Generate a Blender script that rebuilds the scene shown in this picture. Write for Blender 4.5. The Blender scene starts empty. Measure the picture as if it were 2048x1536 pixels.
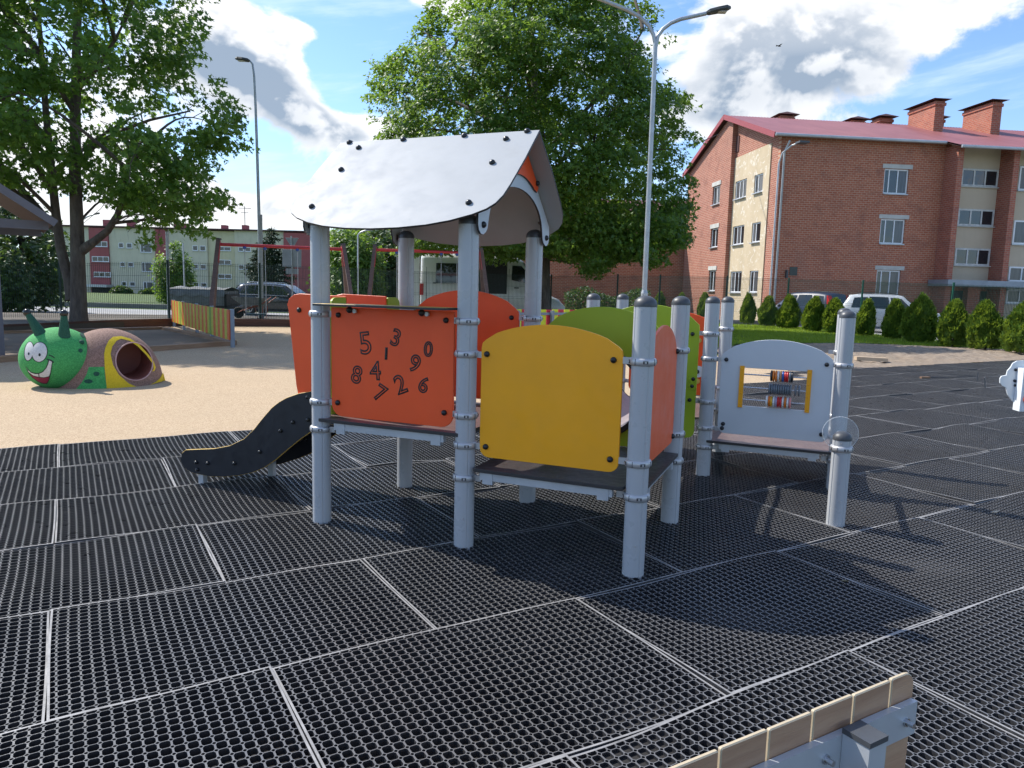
import bpy, bmesh, math, random
import numpy as np
from mathutils import Vector, Matrix, geometry
random.seed(7); RNG = np.random.default_rng(7)
pi = math.pi; sin = math.sin; cos = math.cos; rad = math.radians
scene = bpy.context.scene
COL = scene.collection

# ------------------------------------------------------------------ camera
F_PX, PITCH, ROLL, CAM_H = 1474.22, rad(7.2996), rad(1.4448), 1.4608
_f = Vector((0, cos(PITCH), -sin(PITCH))); _u = Vector((0, sin(PITCH), cos(PITCH))); _r = Vector((1, 0, 0))
CR = _r*cos(ROLL) + _u*sin(ROLL); CU = -_r*sin(ROLL) + _u*cos(ROLL); CF = _f
CAM = Vector((0, 0, CAM_H))
cd = bpy.data.cameras.new('camera'); cam = bpy.data.objects.new('camera', cd); COL.objects.link(cam)
M = Matrix.Identity(4)
for i in range(3):
    M[i][0] = CR[i]; M[i][1] = CU[i]; M[i][2] = -CF[i]; M[i][3] = CAM[i]
cam.matrix_world = M
cd.sensor_width = 36; cd.lens = F_PX/2048*36; cd.clip_start = 0.05; cd.clip_end = 3000
scene.camera = cam

# ------------------------------------------------------------------ sun, sky, exposure
SUN_AZ = rad(150.0)      # direction towards the sun, measured from +X
SUN_EL = rad(47.0)
SUN = Vector((cos(SUN_EL)*cos(SUN_AZ), cos(SUN_EL)*sin(SUN_AZ), sin(SUN_EL)))
sd = bpy.data.lights.new('sun', 'SUN'); sun = bpy.data.objects.new('sun', sd); COL.objects.link(sun)
sun.rotation_euler = (-SUN).to_track_quat('-Z', 'Y').to_euler()
sd.energy = 2.85; sd.angle = rad(0.53); sd.color = (1.0, 0.95, 0.87)
scene.view_settings.view_transform = 'Standard'; scene.view_settings.look = 'None'
scene.view_settings.exposure = 1.18; scene.view_settings.gamma = 1.0
scene.view_settings.use_curve_mapping = False
scene.cycles.max_bounces = 5; scene.cycles.transparent_max_bounces = 12
scene.cycles.diffuse_bounces = 2; scene.cycles.glossy_bounces = 2; scene.cycles.transmission_bounces = 4
scene.cycles.use_denoising = True
try:
    scene.cycles.denoiser = 'OPENIMAGEDENOISE'; scene.cycles.denoising_prefilter = 'ACCURATE'
except Exception: pass
scene.cycles.sample_clamp_indirect = 6.0

# ------------------------------------------------------------------ node helpers
class NT:
    """tiny expression builder on a node tree"""
    def __init__(s, tree): s.t = tree; s.n = tree.nodes; s.l = tree.links
    def node(s, typ, **kw):
        n = s.n.new(typ)
        for k, v in kw.items(): setattr(n, k, v)
        return n
    def put(s, sock, v):
        if isinstance(v, V): s.l.new(v.s, sock)
        elif isinstance(v, bpy.types.NodeSocket): s.l.new(v, sock)
        elif v is not None:
            if hasattr(sock.default_value, '__len__') and not hasattr(v, '__len__'): v = (v,)*len(sock.default_value)
            if hasattr(sock.default_value, '__len__') and len(sock.default_value) == 4 and len(v) == 3: v = tuple(v)+(1,)
            sock.default_value = v
    def math(s, op, a, b=None, c=None, clamp=False):
        n = s.node('ShaderNodeMath', operation=op); n.use_clamp = clamp
        for i, v in enumerate((a, b, c)):
            if v is not None: s.put(n.inputs[i], v)
        return V(s, n.outputs[0])
    def smooth(s, x, a, b):
        n = s.node('ShaderNodeMapRange', interpolation_type='SMOOTHSTEP')
        s.put(n.inputs[0], x); n.inputs[1].default_value = a; n.inputs[2].default_value = b
        return V(s, n.outputs[0])
    def lin(s, x, a, b, c=0.0, d=1.0):
        n = s.node('ShaderNodeMapRange'); s.put(n.inputs[0], x)
        for i, v in enumerate((a, b, c, d)): n.inputs[1+i].default_value = v
        return V(s, n.outputs[0])
    def mix(s, f, a, b, blend='MIX'):
        n = s.node('ShaderNodeMix', data_type='RGBA', blend_type=blend)
        s.put(n.inputs[0], f); s.put(n.inputs[6], a); s.put(n.inputs[7], b)
        return V(s, n.outputs[2])
    def noise(s, vec, scale, detail=3, rough=0.5, dim='3D', out=0, dist=0.0):
        n = s.node('ShaderNodeTexNoise', noise_dimensions=dim)
        if vec is not None: s.put(n.inputs['Vector'], vec)
        n.inputs['Scale'].default_value = scale; n.inputs['Detail'].default_value = detail
        n.inputs['Roughness'].default_value = rough; n.inputs['Distortion'].default_value = dist
        return V(s, n.outputs[out])
    def voro(s, vec, scale, feat='F1', out=0):
        n = s.node('ShaderNodeTexVoronoi', feature=feat)
        if vec is not None: s.put(n.inputs['Vector'], vec)
        n.inputs['Scale'].default_value = scale
        return V(s, n.outputs[out])
    def xyz(s, v):
        n = s.node('ShaderNodeSeparateXYZ'); s.put(n.inputs[0], v); return [V(s, o) for o in n.outputs]
    def comb(s, x, y, z):
        n = s.node('ShaderNodeCombineXYZ')
        for i, v in enumerate((x, y, z)): s.put(n.inputs[i], v)
        return V(s, n.outputs[0])
    def coord(s, which='Object'):
        return V(s, s.node('ShaderNodeTexCoord').outputs[which])
    def pos(s): return V(s, s.node('ShaderNodeNewGeometry').outputs['Position'])
    def vm(s, op, a, b=None):
        n = s.node('ShaderNodeVectorMath', operation=op); s.put(n.inputs[0], a)
        if b is not None: s.put(n.inputs[1], b)
        return V(s, n.outputs['Value' if op in ('DOT_PRODUCT', 'LENGTH', 'DISTANCE') else 'Vector'])
    def ramp(s, f, stops):
        n = s.node('ShaderNodeValToRGB'); s.put(n.inputs[0], f); cr = n.color_ramp
        while len(cr.elements) < len(stops): cr.elements.new(0.5)
        for e, (p, c) in zip(cr.elements, stops): e.position = p; e.color = tuple(c)+((1,) if len(c) == 3 else ())
        return V(s, n.outputs[0])
    def bump(s, h, strength=0.3, dist=0.01):
        n = s.node('ShaderNodeBump'); n.inputs['Strength'].default_value = strength
        n.inputs['Distance'].default_value = dist; s.put(n.inputs['Height'], h); return V(s, n.outputs[0])
    def rnd(s): return V(s, s.node('ShaderNodeObjectInfo').outputs['Random'])
class V:
    def __init__(s, nt, sock): s.nt = nt; s.s = sock
    def _b(s, op, o): return s.nt.math(op, s, o)
    def __add__(s, o): return s._b('ADD', o)
    def __sub__(s, o): return s._b('SUBTRACT', o)
    def __mul__(s, o): return s._b('MULTIPLY', o)
    def __truediv__(s, o): return s._b('DIVIDE', o)
    __radd__ = __add__; __rmul__ = __mul__
    def __rsub__(s, o): return s.nt.math('SUBTRACT', o, s)
    def max(s, o): return s._b('MAXIMUM', o)
    def min(s, o): return s._b('MINIMUM', o)
    def abs(s): return s.nt.math('ABSOLUTE', s)

def new_mat(name):
    m = bpy.data.materials.new(name); m.use_nodes = True
    nt = NT(m.node_tree); b = nt.n['Principled BSDF']
    return m, nt, b
def mat(name, col, rough=0.5, metal=0.0, var=0.12, scale=6.0, bump=0.0, bscale=60.0, bdist=0.004, spec=0.5, coat=0.0, rvar=0.1, coord='Object', dirt=0.0, wear=0.0):
    """plain painted / moulded surface with a little uneven colour, gloss and relief"""
    m, nt, b = new_mat(name)
    c = nt.coord(coord)
    n1 = nt.noise(c, scale, 4, 0.6)
    base = tuple(col)
    lo = tuple(max(0, x*(1-var)) for x in base); hi = tuple(min(1, x*(1+var)) for x in base)
    colr = nt.mix(nt.lin(n1, 0.3, 0.7), lo, hi)
    if dirt > 0:
        n3 = nt.noise(c, scale*2.7, 6, 0.7)
        colr = nt.mix(nt.smooth(n3, 0.55, 0.8)*dirt, colr, (0.16, 0.14, 0.11))
    if wear > 0:
        x_, y_, z_ = nt.xyz(c)
        sc1 = nt.noise(nt.comb(x_*7+z_*4, y_*7, z_*95-x_*30), 1.0, 3, 0.6); sc2 = nt.noise(nt.comb(x_*80+z_*55, y_*80, z_*6), 1.0, 3, 0.6); blot = nt.noise(c, 2.3, 5, 0.65)
        scr = nt.smooth(sc1, 0.70, 0.76).max(nt.smooth(sc2, 0.72, 0.78))*nt.smooth(blot, 0.46, 0.62)
        colr = nt.mix(scr*wear, colr, tuple(min(1, v*1.3+0.06) for v in base)); colr = nt.mix(nt.smooth(blot, 0.5, 0.75)*wear*0.35, colr, tuple(v*0.78+0.015 for v in base))
    nt.put(b.inputs['Base Color'], colr)
    n2 = nt.noise(c, scale*3.1, 3, 0.6)
    nt.put(b.inputs['Roughness'], nt.lin(n2, 0.3, 0.7, max(0.03, rough-rvar), min(1, rough+rvar)))
    b.inputs['Metallic'].default_value = metal
    b.inputs['Specular IOR Level'].default_value = spec
    b.inputs['Coat Weight'].default_value = coat
    if bump > 0:
        nt.put(b.inputs['Normal'], nt.bump(nt.noise(c, bscale, 4, 0.6), bump, bdist))
    return m

# ------------------------------------------------------------------ world: Nishita sky with cumulus
w = bpy.data.worlds.new('World'); scene.world = w; w.use_nodes = True
nt = NT(w.node_tree); nt.n.clear()
out = nt.node('ShaderNodeOutputWorld'); bg = nt.node('ShaderNodeBackground')
nt.l.new(bg.outputs[0], out.inputs[0])
sky = nt.node('ShaderNodeTexSky', sky_type='NISHITA'); sky.sun_disc = False
sky.sun_elevation = SUN_EL; sky.sun_rotation = pi/2 - SUN_AZ
sky.air_density = 1.0; sky.dust_density = 0.6; sky.ozone_density = 2.0
SKY_K = 0.085
skyc = nt.vm('MULTIPLY', V(nt, sky.outputs[0]), (SKY_K*0.78, SKY_K*0.98, SKY_K*1.22))
d = nt.coord('Generated'); dx, dy, dz = nt.xyz(d)
az = nt.math('ARCTAN2', dx, dy); el = nt.math('ARCSINE', dz)
# cumulus banks: large blobs placed in the sky by azimuth / elevation, broken up by noise
def gauss(az_, el_, a0, e0, sa, se, rot=0.0):
    da = az_-rad(a0); de = el_-rad(e0)
    if rot:
        c_, s_ = cos(rad(rot)), sin(rad(rot)); da, de = da*c_+de*s_, de*c_-da*s_
    q = (da*da)*(1/rad(sa)**2)+(de*de)*(1/rad(se)**2)
    return nt.math('EXPONENT', q*-1.0)
BLOBS = [(-21.0, 15.6, 3.8, 3.2, 0.40, 0), (-17.0, 13.2, 4.6, 2.3, 0.40, -35), (-13.2, 11.2, 2.6, 0.9, 0.30, -15), (-16.2, 17.2, 2.2, 0.8, 0.30, 8), (-18.5, 5.2, 5.0, 1.7, 0.38, 0), (-25, 9, 4, 3, 0.26, 0), (-34, 13, 8, 9, 0.22, 0),
         (-6.5, 20.3, 2.6, 2.0, 0.42, 0), (16, 16.6, 6.0, 3.4, 0.42, 0), (22.5, 16.6, 5.0, 2.7, 0.42, 0), (15, 12.6, 5, 1.6, 0.26, 0), (30.5, 19.0, 4, 1.4, 0.30, 0),
         (-11.2, 17.2, 3.6, 4.4, -0.45, 0), (-18.6, 8.3, 2.6, 0.75, -0.32, 0), (31.5, 13, 5, 2.6, -0.40, 0), (14, 9.6, 4, 1.2, -0.25, 0), (-13.0, 14.3, 1.6, 1.6, -0.3, -35)]
G_ = None
for a0, e0, sa, se, amp, rot in BLOBS:
    g = gauss(az, el, a0, e0, sa, se, rot)*amp; G_ = g if G_ is None else G_+g
def billow(az_, el_, det):
    p = nt.comb(az_+3.7, el_*1.5, 3.7)
    n = (nt.noise(p, 4.6, det, 0.62, dist=0.3)-0.5)*1.5+0.545
    return n+(0.42-nt.voro(nt.vm('ADD', p, nt.vm('MULTIPLY', nt.noise(p, 13, 2, 0.6, out=1), (0.06, 0.06, 0.06))), 17, 'F1'))*0.24
f1 = billow(az, el, 8); f2 = billow(az+0.012, el+0.022, 5)
dens = f1+G_
cov = nt.smooth(dens, 0.56, 0.73)
thick = nt.smooth(dens, 0.70, 1.02)
lit = nt.smooth(f1-f2, -0.10, 0.14)
under = gauss(az, el, -17.6, 12.3, 4.2, 1.7, -28)+gauss(az, el, -21.5, 13.6, 2.5, 2.2)*0.8+gauss(az, el, 15.5, 13.9, 6.5, 1.9)+gauss(az, el, 23.5, 14.6, 5, 1.4)*0.8+gauss(az, el, -21, 7.0, 2.5, 1.0)*0.7
shade = nt.math('MULTIPLY', thick*(1.0-lit*0.9)*0.75+under*(1.15-lit*0.7)*0.75, 1.0, clamp=True)
ccol = nt.mix(shade, (0.53, 0.53, 0.53), (0.165, 0.205, 0.26))
# thin streaks of high cloud
st = nt.noise(nt.comb(az*1.2+el*2.0, el*9.0-az*1.6, 4.0), 2.2, 6, 0.6)
skyc = nt.mix(nt.smooth(st, 0.50, 0.74)*0.45, skyc, (0.48, 0.55, 0.62))
# whitish air near the horizon
hz = nt.math('EXPONENT', nt.math('ABSOLUTE', el)*-7.5)
skyc = nt.mix(hz*0.45, skyc, (0.48, 0.54, 0.60))
col = nt.mix(cov*0.96, skyc, ccol)
nt.put(bg.inputs[0], col); bg.inputs[1].default_value = 1.0
w.cycles.sampling_method = 'MANUAL'; w.cycles.sample_map_resolution = 512
# ------------------------------------------------------------------ geometry helpers
def ray(x, y): return CF + CR*((x-1024)/F_PX) - CU*((y-768)/F_PX)
def at(x, y, Y):
    d = ray(x, y); return CAM + d*(Y/d.y)
def gnd(x, y, z=0.0):
    d = ray(x, y); return CAM + d*((z-CAM_H)/d.z)
def hit(x, y, p0, n):
    d = ray(x, y); return CAM + d*((p0-CAM).dot(n)/d.dot(n))
class MB:
    def __init__(s): s.v = []; s.f = []; s.m = []; s.sm = []
    def add(s, verts, faces, mi=0, smooth=False):
        o = len(s.v); s.v += [tuple(v) for v in verts]
        for f in faces: s.f.append(tuple(i+o for i in f)); s.m.append(mi); s.sm.append(smooth)
        return s
    def box(s, lo, hi, mi=0, mtx=None):
        x0, y0, z0 = lo; x1, y1, z1 = hi
        vs = [(x0,y0,z0),(x1,y0,z0),(x1,y1,z0),(x0,y1,z0),(x0,y0,z1),(x1,y0,z1),(x1,y1,z1),(x0,y1,z1)]
        if mtx is not None: vs = [mtx @ Vector(v) for v in vs]
        return s.add(vs, [(0,3,2,1),(4,5,6,7),(0,1,5,4),(1,2,6,5),(2,3,7,6),(3,0,4,7)], mi)
    def bar(s, p0, p1, w, h, mi=0, up=(0,0,1)):
        p0 = Vector(p0); p1 = Vector(p1); d = (p1-p0).normalized(); u = Vector(up)
        if abs(d.dot(u)) > 0.98: u = Vector((0,1,0))
        sd_ = d.cross(u).normalized(); u = sd_.cross(d).normalized()
        vs = []
        for p in (p0, p1):
            for a, b in ((-1,-1),(1,-1),(1,1),(-1,1)): vs.append(p+sd_*(a*w/2)+u*(b*h/2))
        return s.add(vs, [(0,1,2,3),(7,6,5,4),(0,4,5,1),(1,5,6,2),(2,6,7,3),(3,7,4,0)], mi)
    def cyl(s, p0, p1, r0, r1=None, n=14, caps=True, mi=0, smooth=True):
        r1 = r0 if r1 is None else r1
        p0 = Vector(p0); p1 = Vector(p1); d = (p1-p0).normalized()
        a = d.orthogonal().normalized(); b = d.cross(a)
        vs = []
        for p, r in ((p0, r0), (p1, r1)):
            for i in range(n):
                t = 2*pi*i/n; vs.append(p+(a*cos(t)+b*sin(t))*r)
        s.add(vs, [(i, (i+1) % n, n+(i+1) % n, n+i) for i in range(n)], mi, smooth)
        if caps:
            s.add(vs[:n], [tuple(range(n-1,-1,-1))], mi); s.add(vs[n:], [tuple(range(n))], mi)
        return s
    def tube(s, pts, r, n=8, mi=0, smooth=True, caps=True):
        pts = [Vector(p) for p in pts]; rs = r if hasattr(r, '__len__') else [r]*len(pts)
        vs = []; prev = None
        for i, p in enumerate(pts):
            d = (pts[min(i+1, len(pts)-1)]-pts[max(i-1, 0)]).normalized()
            if prev is None: a = d.orthogonal().normalized()
            else:
                a = prev-d*prev.dot(d); a = a.normalized() if a.length > 1e-6 else d.orthogonal().normalized()
            prev = a; b = d.cross(a)
            for k in range(n):
                t = 2*pi*k/n; vs.append(p+(a*cos(t)+b*sin(t))*rs[i])
        fs = [(i*n+k, i*n+(k+1) % n, (i+1)*n+(k+1) % n, (i+1)*n+k) for i in range(len(pts)-1) for k in range(n)]
        s.add(vs, fs, mi, smooth)
        if caps:
            s.add(vs[:n], [tuple(range(n-1,-1,-1))], mi); s.add(vs[-n:], [tuple(range(n))], mi)
        return s
    def lathe(s, prof, n=24, o=(0,0,0), ax=(0,0,1), mi=0, smooth=True):
        o = Vector(o); ax = Vector(ax).normalized(); a = ax.orthogonal().normalized(); b = ax.cross(a)
        vs = []
        for r, z in prof:
            for k in range(n):
                t = 2*pi*k/n; vs.append(o+ax*z+(a*cos(t)+b*sin(t))*max(r, 1e-4))
        fs = [(i*n+k, i*n+(k+1) % n, (i+1)*n+(k+1) % n, (i+1)*n+k) for i in range(len(prof)-1) for k in range(n)]
        return s.add(vs, fs, mi, smooth)
    def ball(s, c, r, n=12, m=8, mi=0):
        rx, ry, rz = r if hasattr(r, '__len__') else (r, r, r)
        c = Vector(c); vs = []
        for j in range(m+1):
            ph = -pi/2+pi*j/m
            for k in range(n):
                t = 2*pi*k/n; vs.append(c+Vector((rx*cos(ph)*cos(t), ry*cos(ph)*sin(t), rz*sin(ph))))
        fs = [(j*n+k, j*n+(k+1) % n, (j+1)*n+(k+1) % n, (j+1)*n+k) for j in range(m) for k in range(n)]
        return s.add(vs, fs, mi, True)
    def prism(s, poly, th, frame, holes=(), mi=0, side=None, ch=0.0):
        """poly in (u,v); frame = (origin,U,V,N); solid from -th/2 to th/2 along N with a small chamfer"""
        o, U, Vv, N = [Vector(q) for q in frame]; side = mi if side is None else side
        def area(p): return sum(p[i][0]*p[(i+1) % len(p)][1]-p[(i+1) % len(p)][0]*p[i][1] for i in range(len(p)))
        loops = [list(poly) if area(poly) > 0 else list(poly)[::-1]]
        for h in holes: loops.append(list(h) if area(h) < 0 else list(h)[::-1])
        def inset(p, c):
            r = []; n = len(p)
            for i in range(n):
                a = Vector(p[i])-Vector(p[i-1]); b = Vector(p[(i+1) % n])-Vector(p[i])
                if a.length < 1e-9 or b.length < 1e-9: r.append(tuple(p[i])); continue
                na = Vector((-a.y, a.x)).normalized(); nb = Vector((-b.y, b.x)).normalized()
                q = (na+nb); q = q/max(0.35, q.length_squared/2) if q.length > 1e-6 else na
                r.append((p[i][0]+q.x*c, p[i][1]+q.y*c))
            return r
        ins = [inset(p, ch) for p in loops] if ch > 0 else loops
        flat = [Vector((x, y, 0)) for p in ins for x, y in p]
        tris = geometry.tessellate_polygon([[Vector((x, y, 0)) for x, y in p] for p in ins])
        W = lambda x, y, z: o+U*x+Vv*y+N*z
        h = th/2
        top = [W(v.x, v.y, h) for v in flat]; bot = [W(v.x, v.y, -h) for v in flat]
        def up(t):
            a, b, c = [flat[i] for i in t]
            return t if (b-a).cross(c-a).z > 0 else t[::-1]
        s.add(top, [up(t) for t in tris], mi); s.add(bot, [up(t)[::-1] for t in tris], mi)
        for p, q in zip(loops, ins):
            n = len(p)
            if ch > 0:
                rings = [[W(x, y, h) for x, y in q], [W(x, y, h-ch) for x, y in p], [W(x, y, -h+ch) for x, y in p], [W(x, y, -h) for x, y in q]]
            else:
                rings = [[W(x, y, h) for x, y in p], [W(x, y, -h) for x, y in p]]
            vs = [v for r in rings for v in r]
            s.add(vs, [(j*n+i, (j+1)*n+i, (j+1)*n+(i+1) % n, j*n+(i+1) % n) for j in range(len(rings)-1) for i in range(n)], side)
        return s
    def mesh(s, name, mats):
        me = bpy.data.meshes.new(name)
        me.from_pydata(s.v, [], s.f)
        for m_ in (mats if isinstance(mats, (list, tuple)) else [mats]): me.materials.append(m_)
        me.polygons.foreach_set('material_index', s.m); me.polygons.foreach_set('use_smooth', s.sm)
        me.update(); return me
    def build(s, name, mats, parent=None, loc=None, rot=None):
        return link(name, s.mesh(name, mats), parent, loc, rot)
def link(name, me, parent=None, loc=None, rot=None):
    o = bpy.data.objects.new(name, me); COL.objects.link(o)
    if parent is not None: o.parent = parent
    if loc is not None: o.location = loc
    if rot is not None: o.rotation_euler = rot
    return o
def tag(o, label=None, cat=None, group=None, kind=None):
    if label: o['label'] = label
    if cat: o['category'] = cat
    if group: o['group'] = group
    if kind: o['kind'] = kind
    return o
def empty(name, loc, rz=0.0):
    o = bpy.data.objects.new(name, None); COL.objects.link(o); o.location = loc; o.rotation_euler = (0, 0, rz); o.empty_display_size = 0.2
    return o
def copy_tree(o, parent=None):
    c = o.copy(); COL.objects.link(c)
    if parent is not None: c.parent = parent
    for ch in list(o.children): copy_tree(ch, c)
    return c
def np_mesh(name, verts, faces, mats, mi=None, smooth=False):
    """verts (n,3) array; faces (m,k) array of equal-size polygons"""
    me = bpy.data.meshes.new(name)
    verts = np.asarray(verts, np.float32); faces = np.asarray(faces, np.int32)
    m, k = faces.shape
    me.vertices.add(len(verts)); me.vertices.foreach_set('co', verts.ravel())
    me.loops.add(m*k); me.loops.foreach_set('vertex_index', faces.ravel())
    me.polygons.add(m); me.polygons.foreach_set('loop_start', np.arange(0, m*k, k, dtype=np.int32))
    try: me.polygons.foreach_set('loop_total', np.full(m, k, np.int32))
    except Exception: pass
    for x in (mats if isinstance(mats, (list, tuple)) else [mats]): me.materials.append(x)
    if mi is not None: me.polygons.foreach_set('material_index', np.asarray(mi, np.int32))
    me.polygons.foreach_set('use_smooth', np.full(m, smooth, bool))
    me.update(calc_edges=True); me.validate()
    return me
def rrect(x0, y0, x1, y1, r=(0.02,)*4, n=5):
    """rounded rectangle; r = radii at (x0,y0),(x1,y0),(x1,y1),(x0,y1)"""
    if not hasattr(r, '__len__'): r = (r,)*4
    P = []
    for (cx, cy, a0, q) in ((x0+r[0], y0+r[0], pi, r[0]), (x1-r[1], y0+r[1], 1.5*pi, r[1]), (x1-r[2], y1-r[2], 0, r[2]), (x0+r[3], y1-r[3], 0.5*pi, r[3])):
        if q < 1e-5: P.append((cx, cy)); continue
        for i in range(n+1):
            a = a0+0.5*pi*i/n; P.append((cx+q*cos(a), cy+q*sin(a)))
    return P
def arch(x0, x1, z0, zs, za, rb=0.055, rt=0.05, n=18):
    """panel with round bottom corners, straight sides up to zs and an arched top with apex za"""
    P = []
    for (cx, cy, a0) in ((x0+rb, z0+rb, pi), (x1-rb, z0+rb, 1.5*pi)):
        for i in range(6):
            a = a0+0.5*pi*i/5; P.append((cx+rb*cos(a), cy+rb*sin(a)))
    xm = (x0+x1)/2; hw = (x1-x0)/2
    hh = za-zs; R = (hw*hw+hh*hh)/(2*hh); cz = za-R
    # arch points, with the shoulder rounded off
    pts = []
    for i in range(n+1):
        t = 1-2*i/n
        x = xm+hw*t; pts.append((x, cz+math.sqrt(max(0, R*R-(x-xm)**2))))
    k = rt
    P.append((x1, zs-k)); P.append((x1-0.12*k, zs-0.38*k)); P.append((x1-0.5*k, zs-0.02*k))
    P += [p for p in pts if abs(p[0]-xm) < hw-1.1*k]
    P.append((x0+0.5*k, zs-0.02*k)); P.append((x0+0.12*k, zs-0.38*k)); P.append((x0, zs-k))
    return P
def circ(cx, cy, r, n=32, ry=None):
    ry = r if ry is None else ry
    return [(cx+r*cos(2*pi*i/n), cy+ry*sin(2*pi*i/n)) for i in range(n)]
# ------------------------------------------------------------------ ground and surfacing
E1 = Vector((cos(rad(31)), sin(rad(31)), 0)); E2 = Vector((-sin(rad(31)), cos(rad(31)), 0))
def EE(a, b, z=0.0): return E1*a+E2*b+Vector((0, 0, z))
def zg(x, y): return -0.07-0.006*max(0.0, min(y, 130)-27)

def m_grass(name, c1=(0.035, 0.075, 0.012), c2=(0.085, 0.13, 0.022), c3=(0.13, 0.12, 0.05)):
    m, nt, b = new_mat(name); p = nt.pos()
    n = nt.noise(p, 1.3, 6, 0.65); n2 = nt.noise(p, 14, 4, 0.7); n3 = nt.noise(p, 0.35, 3, 0.5)
    c = nt.mix(nt.lin(n2, 0.3, 0.7), c1, c2); c = nt.mix(nt.smooth(n, 0.52, 0.75)*0.6, c, c3)
    c = nt.mix(nt.smooth(n3, 0.45, 0.65)*0.35, c, (0.10, 0.16, 0.02))
    nt.put(b.inputs['Base Color'], c); b.inputs['Roughness'].default_value = 0.9
    nt.put(b.inputs['Normal'], nt.bump(nt.noise(p, 45, 5, 0.8), 0.9, 0.05)); return m
GRASS = m_grass('grass_ground')
# base terrain: one sheet to the horizon
xs = np.concatenate([np.linspace(-900, -80, 12), np.linspace(-60, 60, 31), np.linspace(80, 900, 12)])
ys = np.concatenate([np.linspace(-300, -20, 8), np.linspace(-10, 140, 61), np.linspace(160, 1600, 14)])
vs = np.array([(x, y, zg(x, y)) for y in ys for x in xs]); nx = len(xs)
fs = np.array([(j*nx+i, j*nx+i+1, (j+1)*nx+i+1, (j+1)*nx+i) for j in range(len(ys)-1) for i in range(nx-1)])
tag(link('ground', np_mesh('ground', vs, fs, GRASS, smooth=True)), kind='structure')

def sheet(name, pts, z, m, kind='structure', thick=0.0):
    b = MB()
    tr = geometry.tessellate_polygon([[Vector((p[0], p[1], 0)) for p in pts]])
    v = [Vector((p[0], p[1], z)) for p in pts]
    def up(t): a, c, e = [v[i] for i in t]; return t if (c-a).cross(e-a).z > 0 else t[::-1]
    b.add(v, [up(t) for t in tr])
    if thick:
        n = len(v); lo = [q-Vector((0, 0, thick)) for q in v]
        ar = sum(v[i].x*v[(i+1) % n].y-v[(i+1) % n].x*v[i].y for i in range(n))
        fc = [(i, n+i, n+(i+1) % n, (i+1) % n) for i in range(n)]
        b.add(v+lo, fc if ar > 0 else [f[::-1] for f in fc])
    return tag(b.build(name, m), kind=kind)

# bed below the rubber mats
m, nt, b = new_mat('mat_bed'); p = nt.pos()
nt.put(b.inputs['Base Color'], nt.mix(nt.noise(p, 30, 4, 0.7), (0.010, 0.010, 0.012), (0.030, 0.028, 0.026))); b.inputs['Roughness'].default_value = 0.95
sheet('mat_bed', [EE(-9, -2.5), EE(26, -2.5), EE(26, 9.45), EE(12.0, 9.45), EE(12.0, 8.5), EE(8.0, 8.5), EE(8.0, 7.60), EE(-9, 7.60)], -0.028, m)

# beige poured rubber
m, nt, b = new_mat('poured_rubber'); p = nt.pos()
v1 = nt.voro(p, 120, 'F1', 1); v2 = nt.noise(p, 210, 3, 0.7); n3 = nt.noise(p, 0.9, 5, 0.6); n4 = nt.noise(p, 6, 5, 0.7)
g = nt.xyz(v1)[0]
c = nt.mix(nt.lin(g, 0.1, 0.9), (0.35, 0.245, 0.150), (0.57, 0.445, 0.300))
c = nt.mix(nt.smooth(v2, 0.56, 0.70)*0.55, c, (0.17, 0.115, 0.06))
c = nt.mix(nt.lin(n3, 0.35, 0.65)*0.30, c, (0.38, 0.29, 0.19)); c = nt.mix(nt.smooth(n4, 0.55, 0.8)*0.35, c, (0.27, 0.20, 0.13))
nt.put(b.inputs['Base Color'], c); b.inputs['Roughness'].default_value = 0.93; b.inputs['Specular IOR Level'].default_value = 0.25
nt.put(b.inputs['Normal'], nt.bump(v2+nt.xyz(v1)[1]*0.6, 0.55, 0.004))
sheet('poured_rubber_surface', [EE(-11, 7.575), EE(7.98, 7.575), EE(7.98, 8.50), EE(11.3, 8.50), (5.6, 15.5), (4.5, 19.5), (5.5, 24.8), (-7.0, 25.6), (-11.3, 24.6), (-12.2, 22.8), (-13.6, 18.4), (-16, 12)], -0.004, m, thick=0.05)

# rubber honeycomb mats: one real mesh of cells, a few gently warped variants
def m_mat():
    m, nt, b = new_mat('mat_rubber'); p = nt.pos(); o = nt.coord('Object')
    n1 = nt.noise(p, 2.2, 5, 0.65); n2 = nt.noise(p, 90, 3, 0.7); n3 = nt.noise(p, 7, 5, 0.7)
    c = nt.mix(nt.lin(n1, 0.3, 0.7), (0.022, 0.023, 0.027), (0.050, 0.049, 0.050))
    c = nt.mix(nt.smooth(n3, 0.58, 0.78)*0.5, c, (0.17, 0.155, 0.135))
    c = nt.mix(nt.smooth(n2, 0.62, 0.72)*0.35, c, (0.22, 0.20, 0.18))
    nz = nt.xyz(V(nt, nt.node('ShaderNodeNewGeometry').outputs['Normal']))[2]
    dust_sheen = nt.smooth(nz, 0.6, 0.95)
    c = nt.mix(dust_sheen*0.62, c, (0.19, 0.188, 0.186))  # upward faces paler: dust plus reflected light put into the colour
    nt.put(b.inputs['Base Color'], c)
    nt.put(b.inputs['Roughness'], nt.lin(n3, 0.3, 0.7, 0.24, 0.42)); b.inputs['Specular IOR Level'].default_value = 0.80
    nt.put(b.inputs['Normal'], nt.bump(nt.noise(p, 160, 3, 0.7), 0.35, 0.003))
    return m
MATRUB = m_mat(); MATRIM = mat('mat_rim_glint', (0.27, 0.265, 0.26), 0.45, 0, 0.35, 9, 0.3, 160, 0.003, spec=0.6)  # paler rim colour paints in sun caught by the rounded mat edges
ML, MW, MH = 1.425, 0.965, 0.022       # mat length, pitch of the rows, thickness
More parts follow.
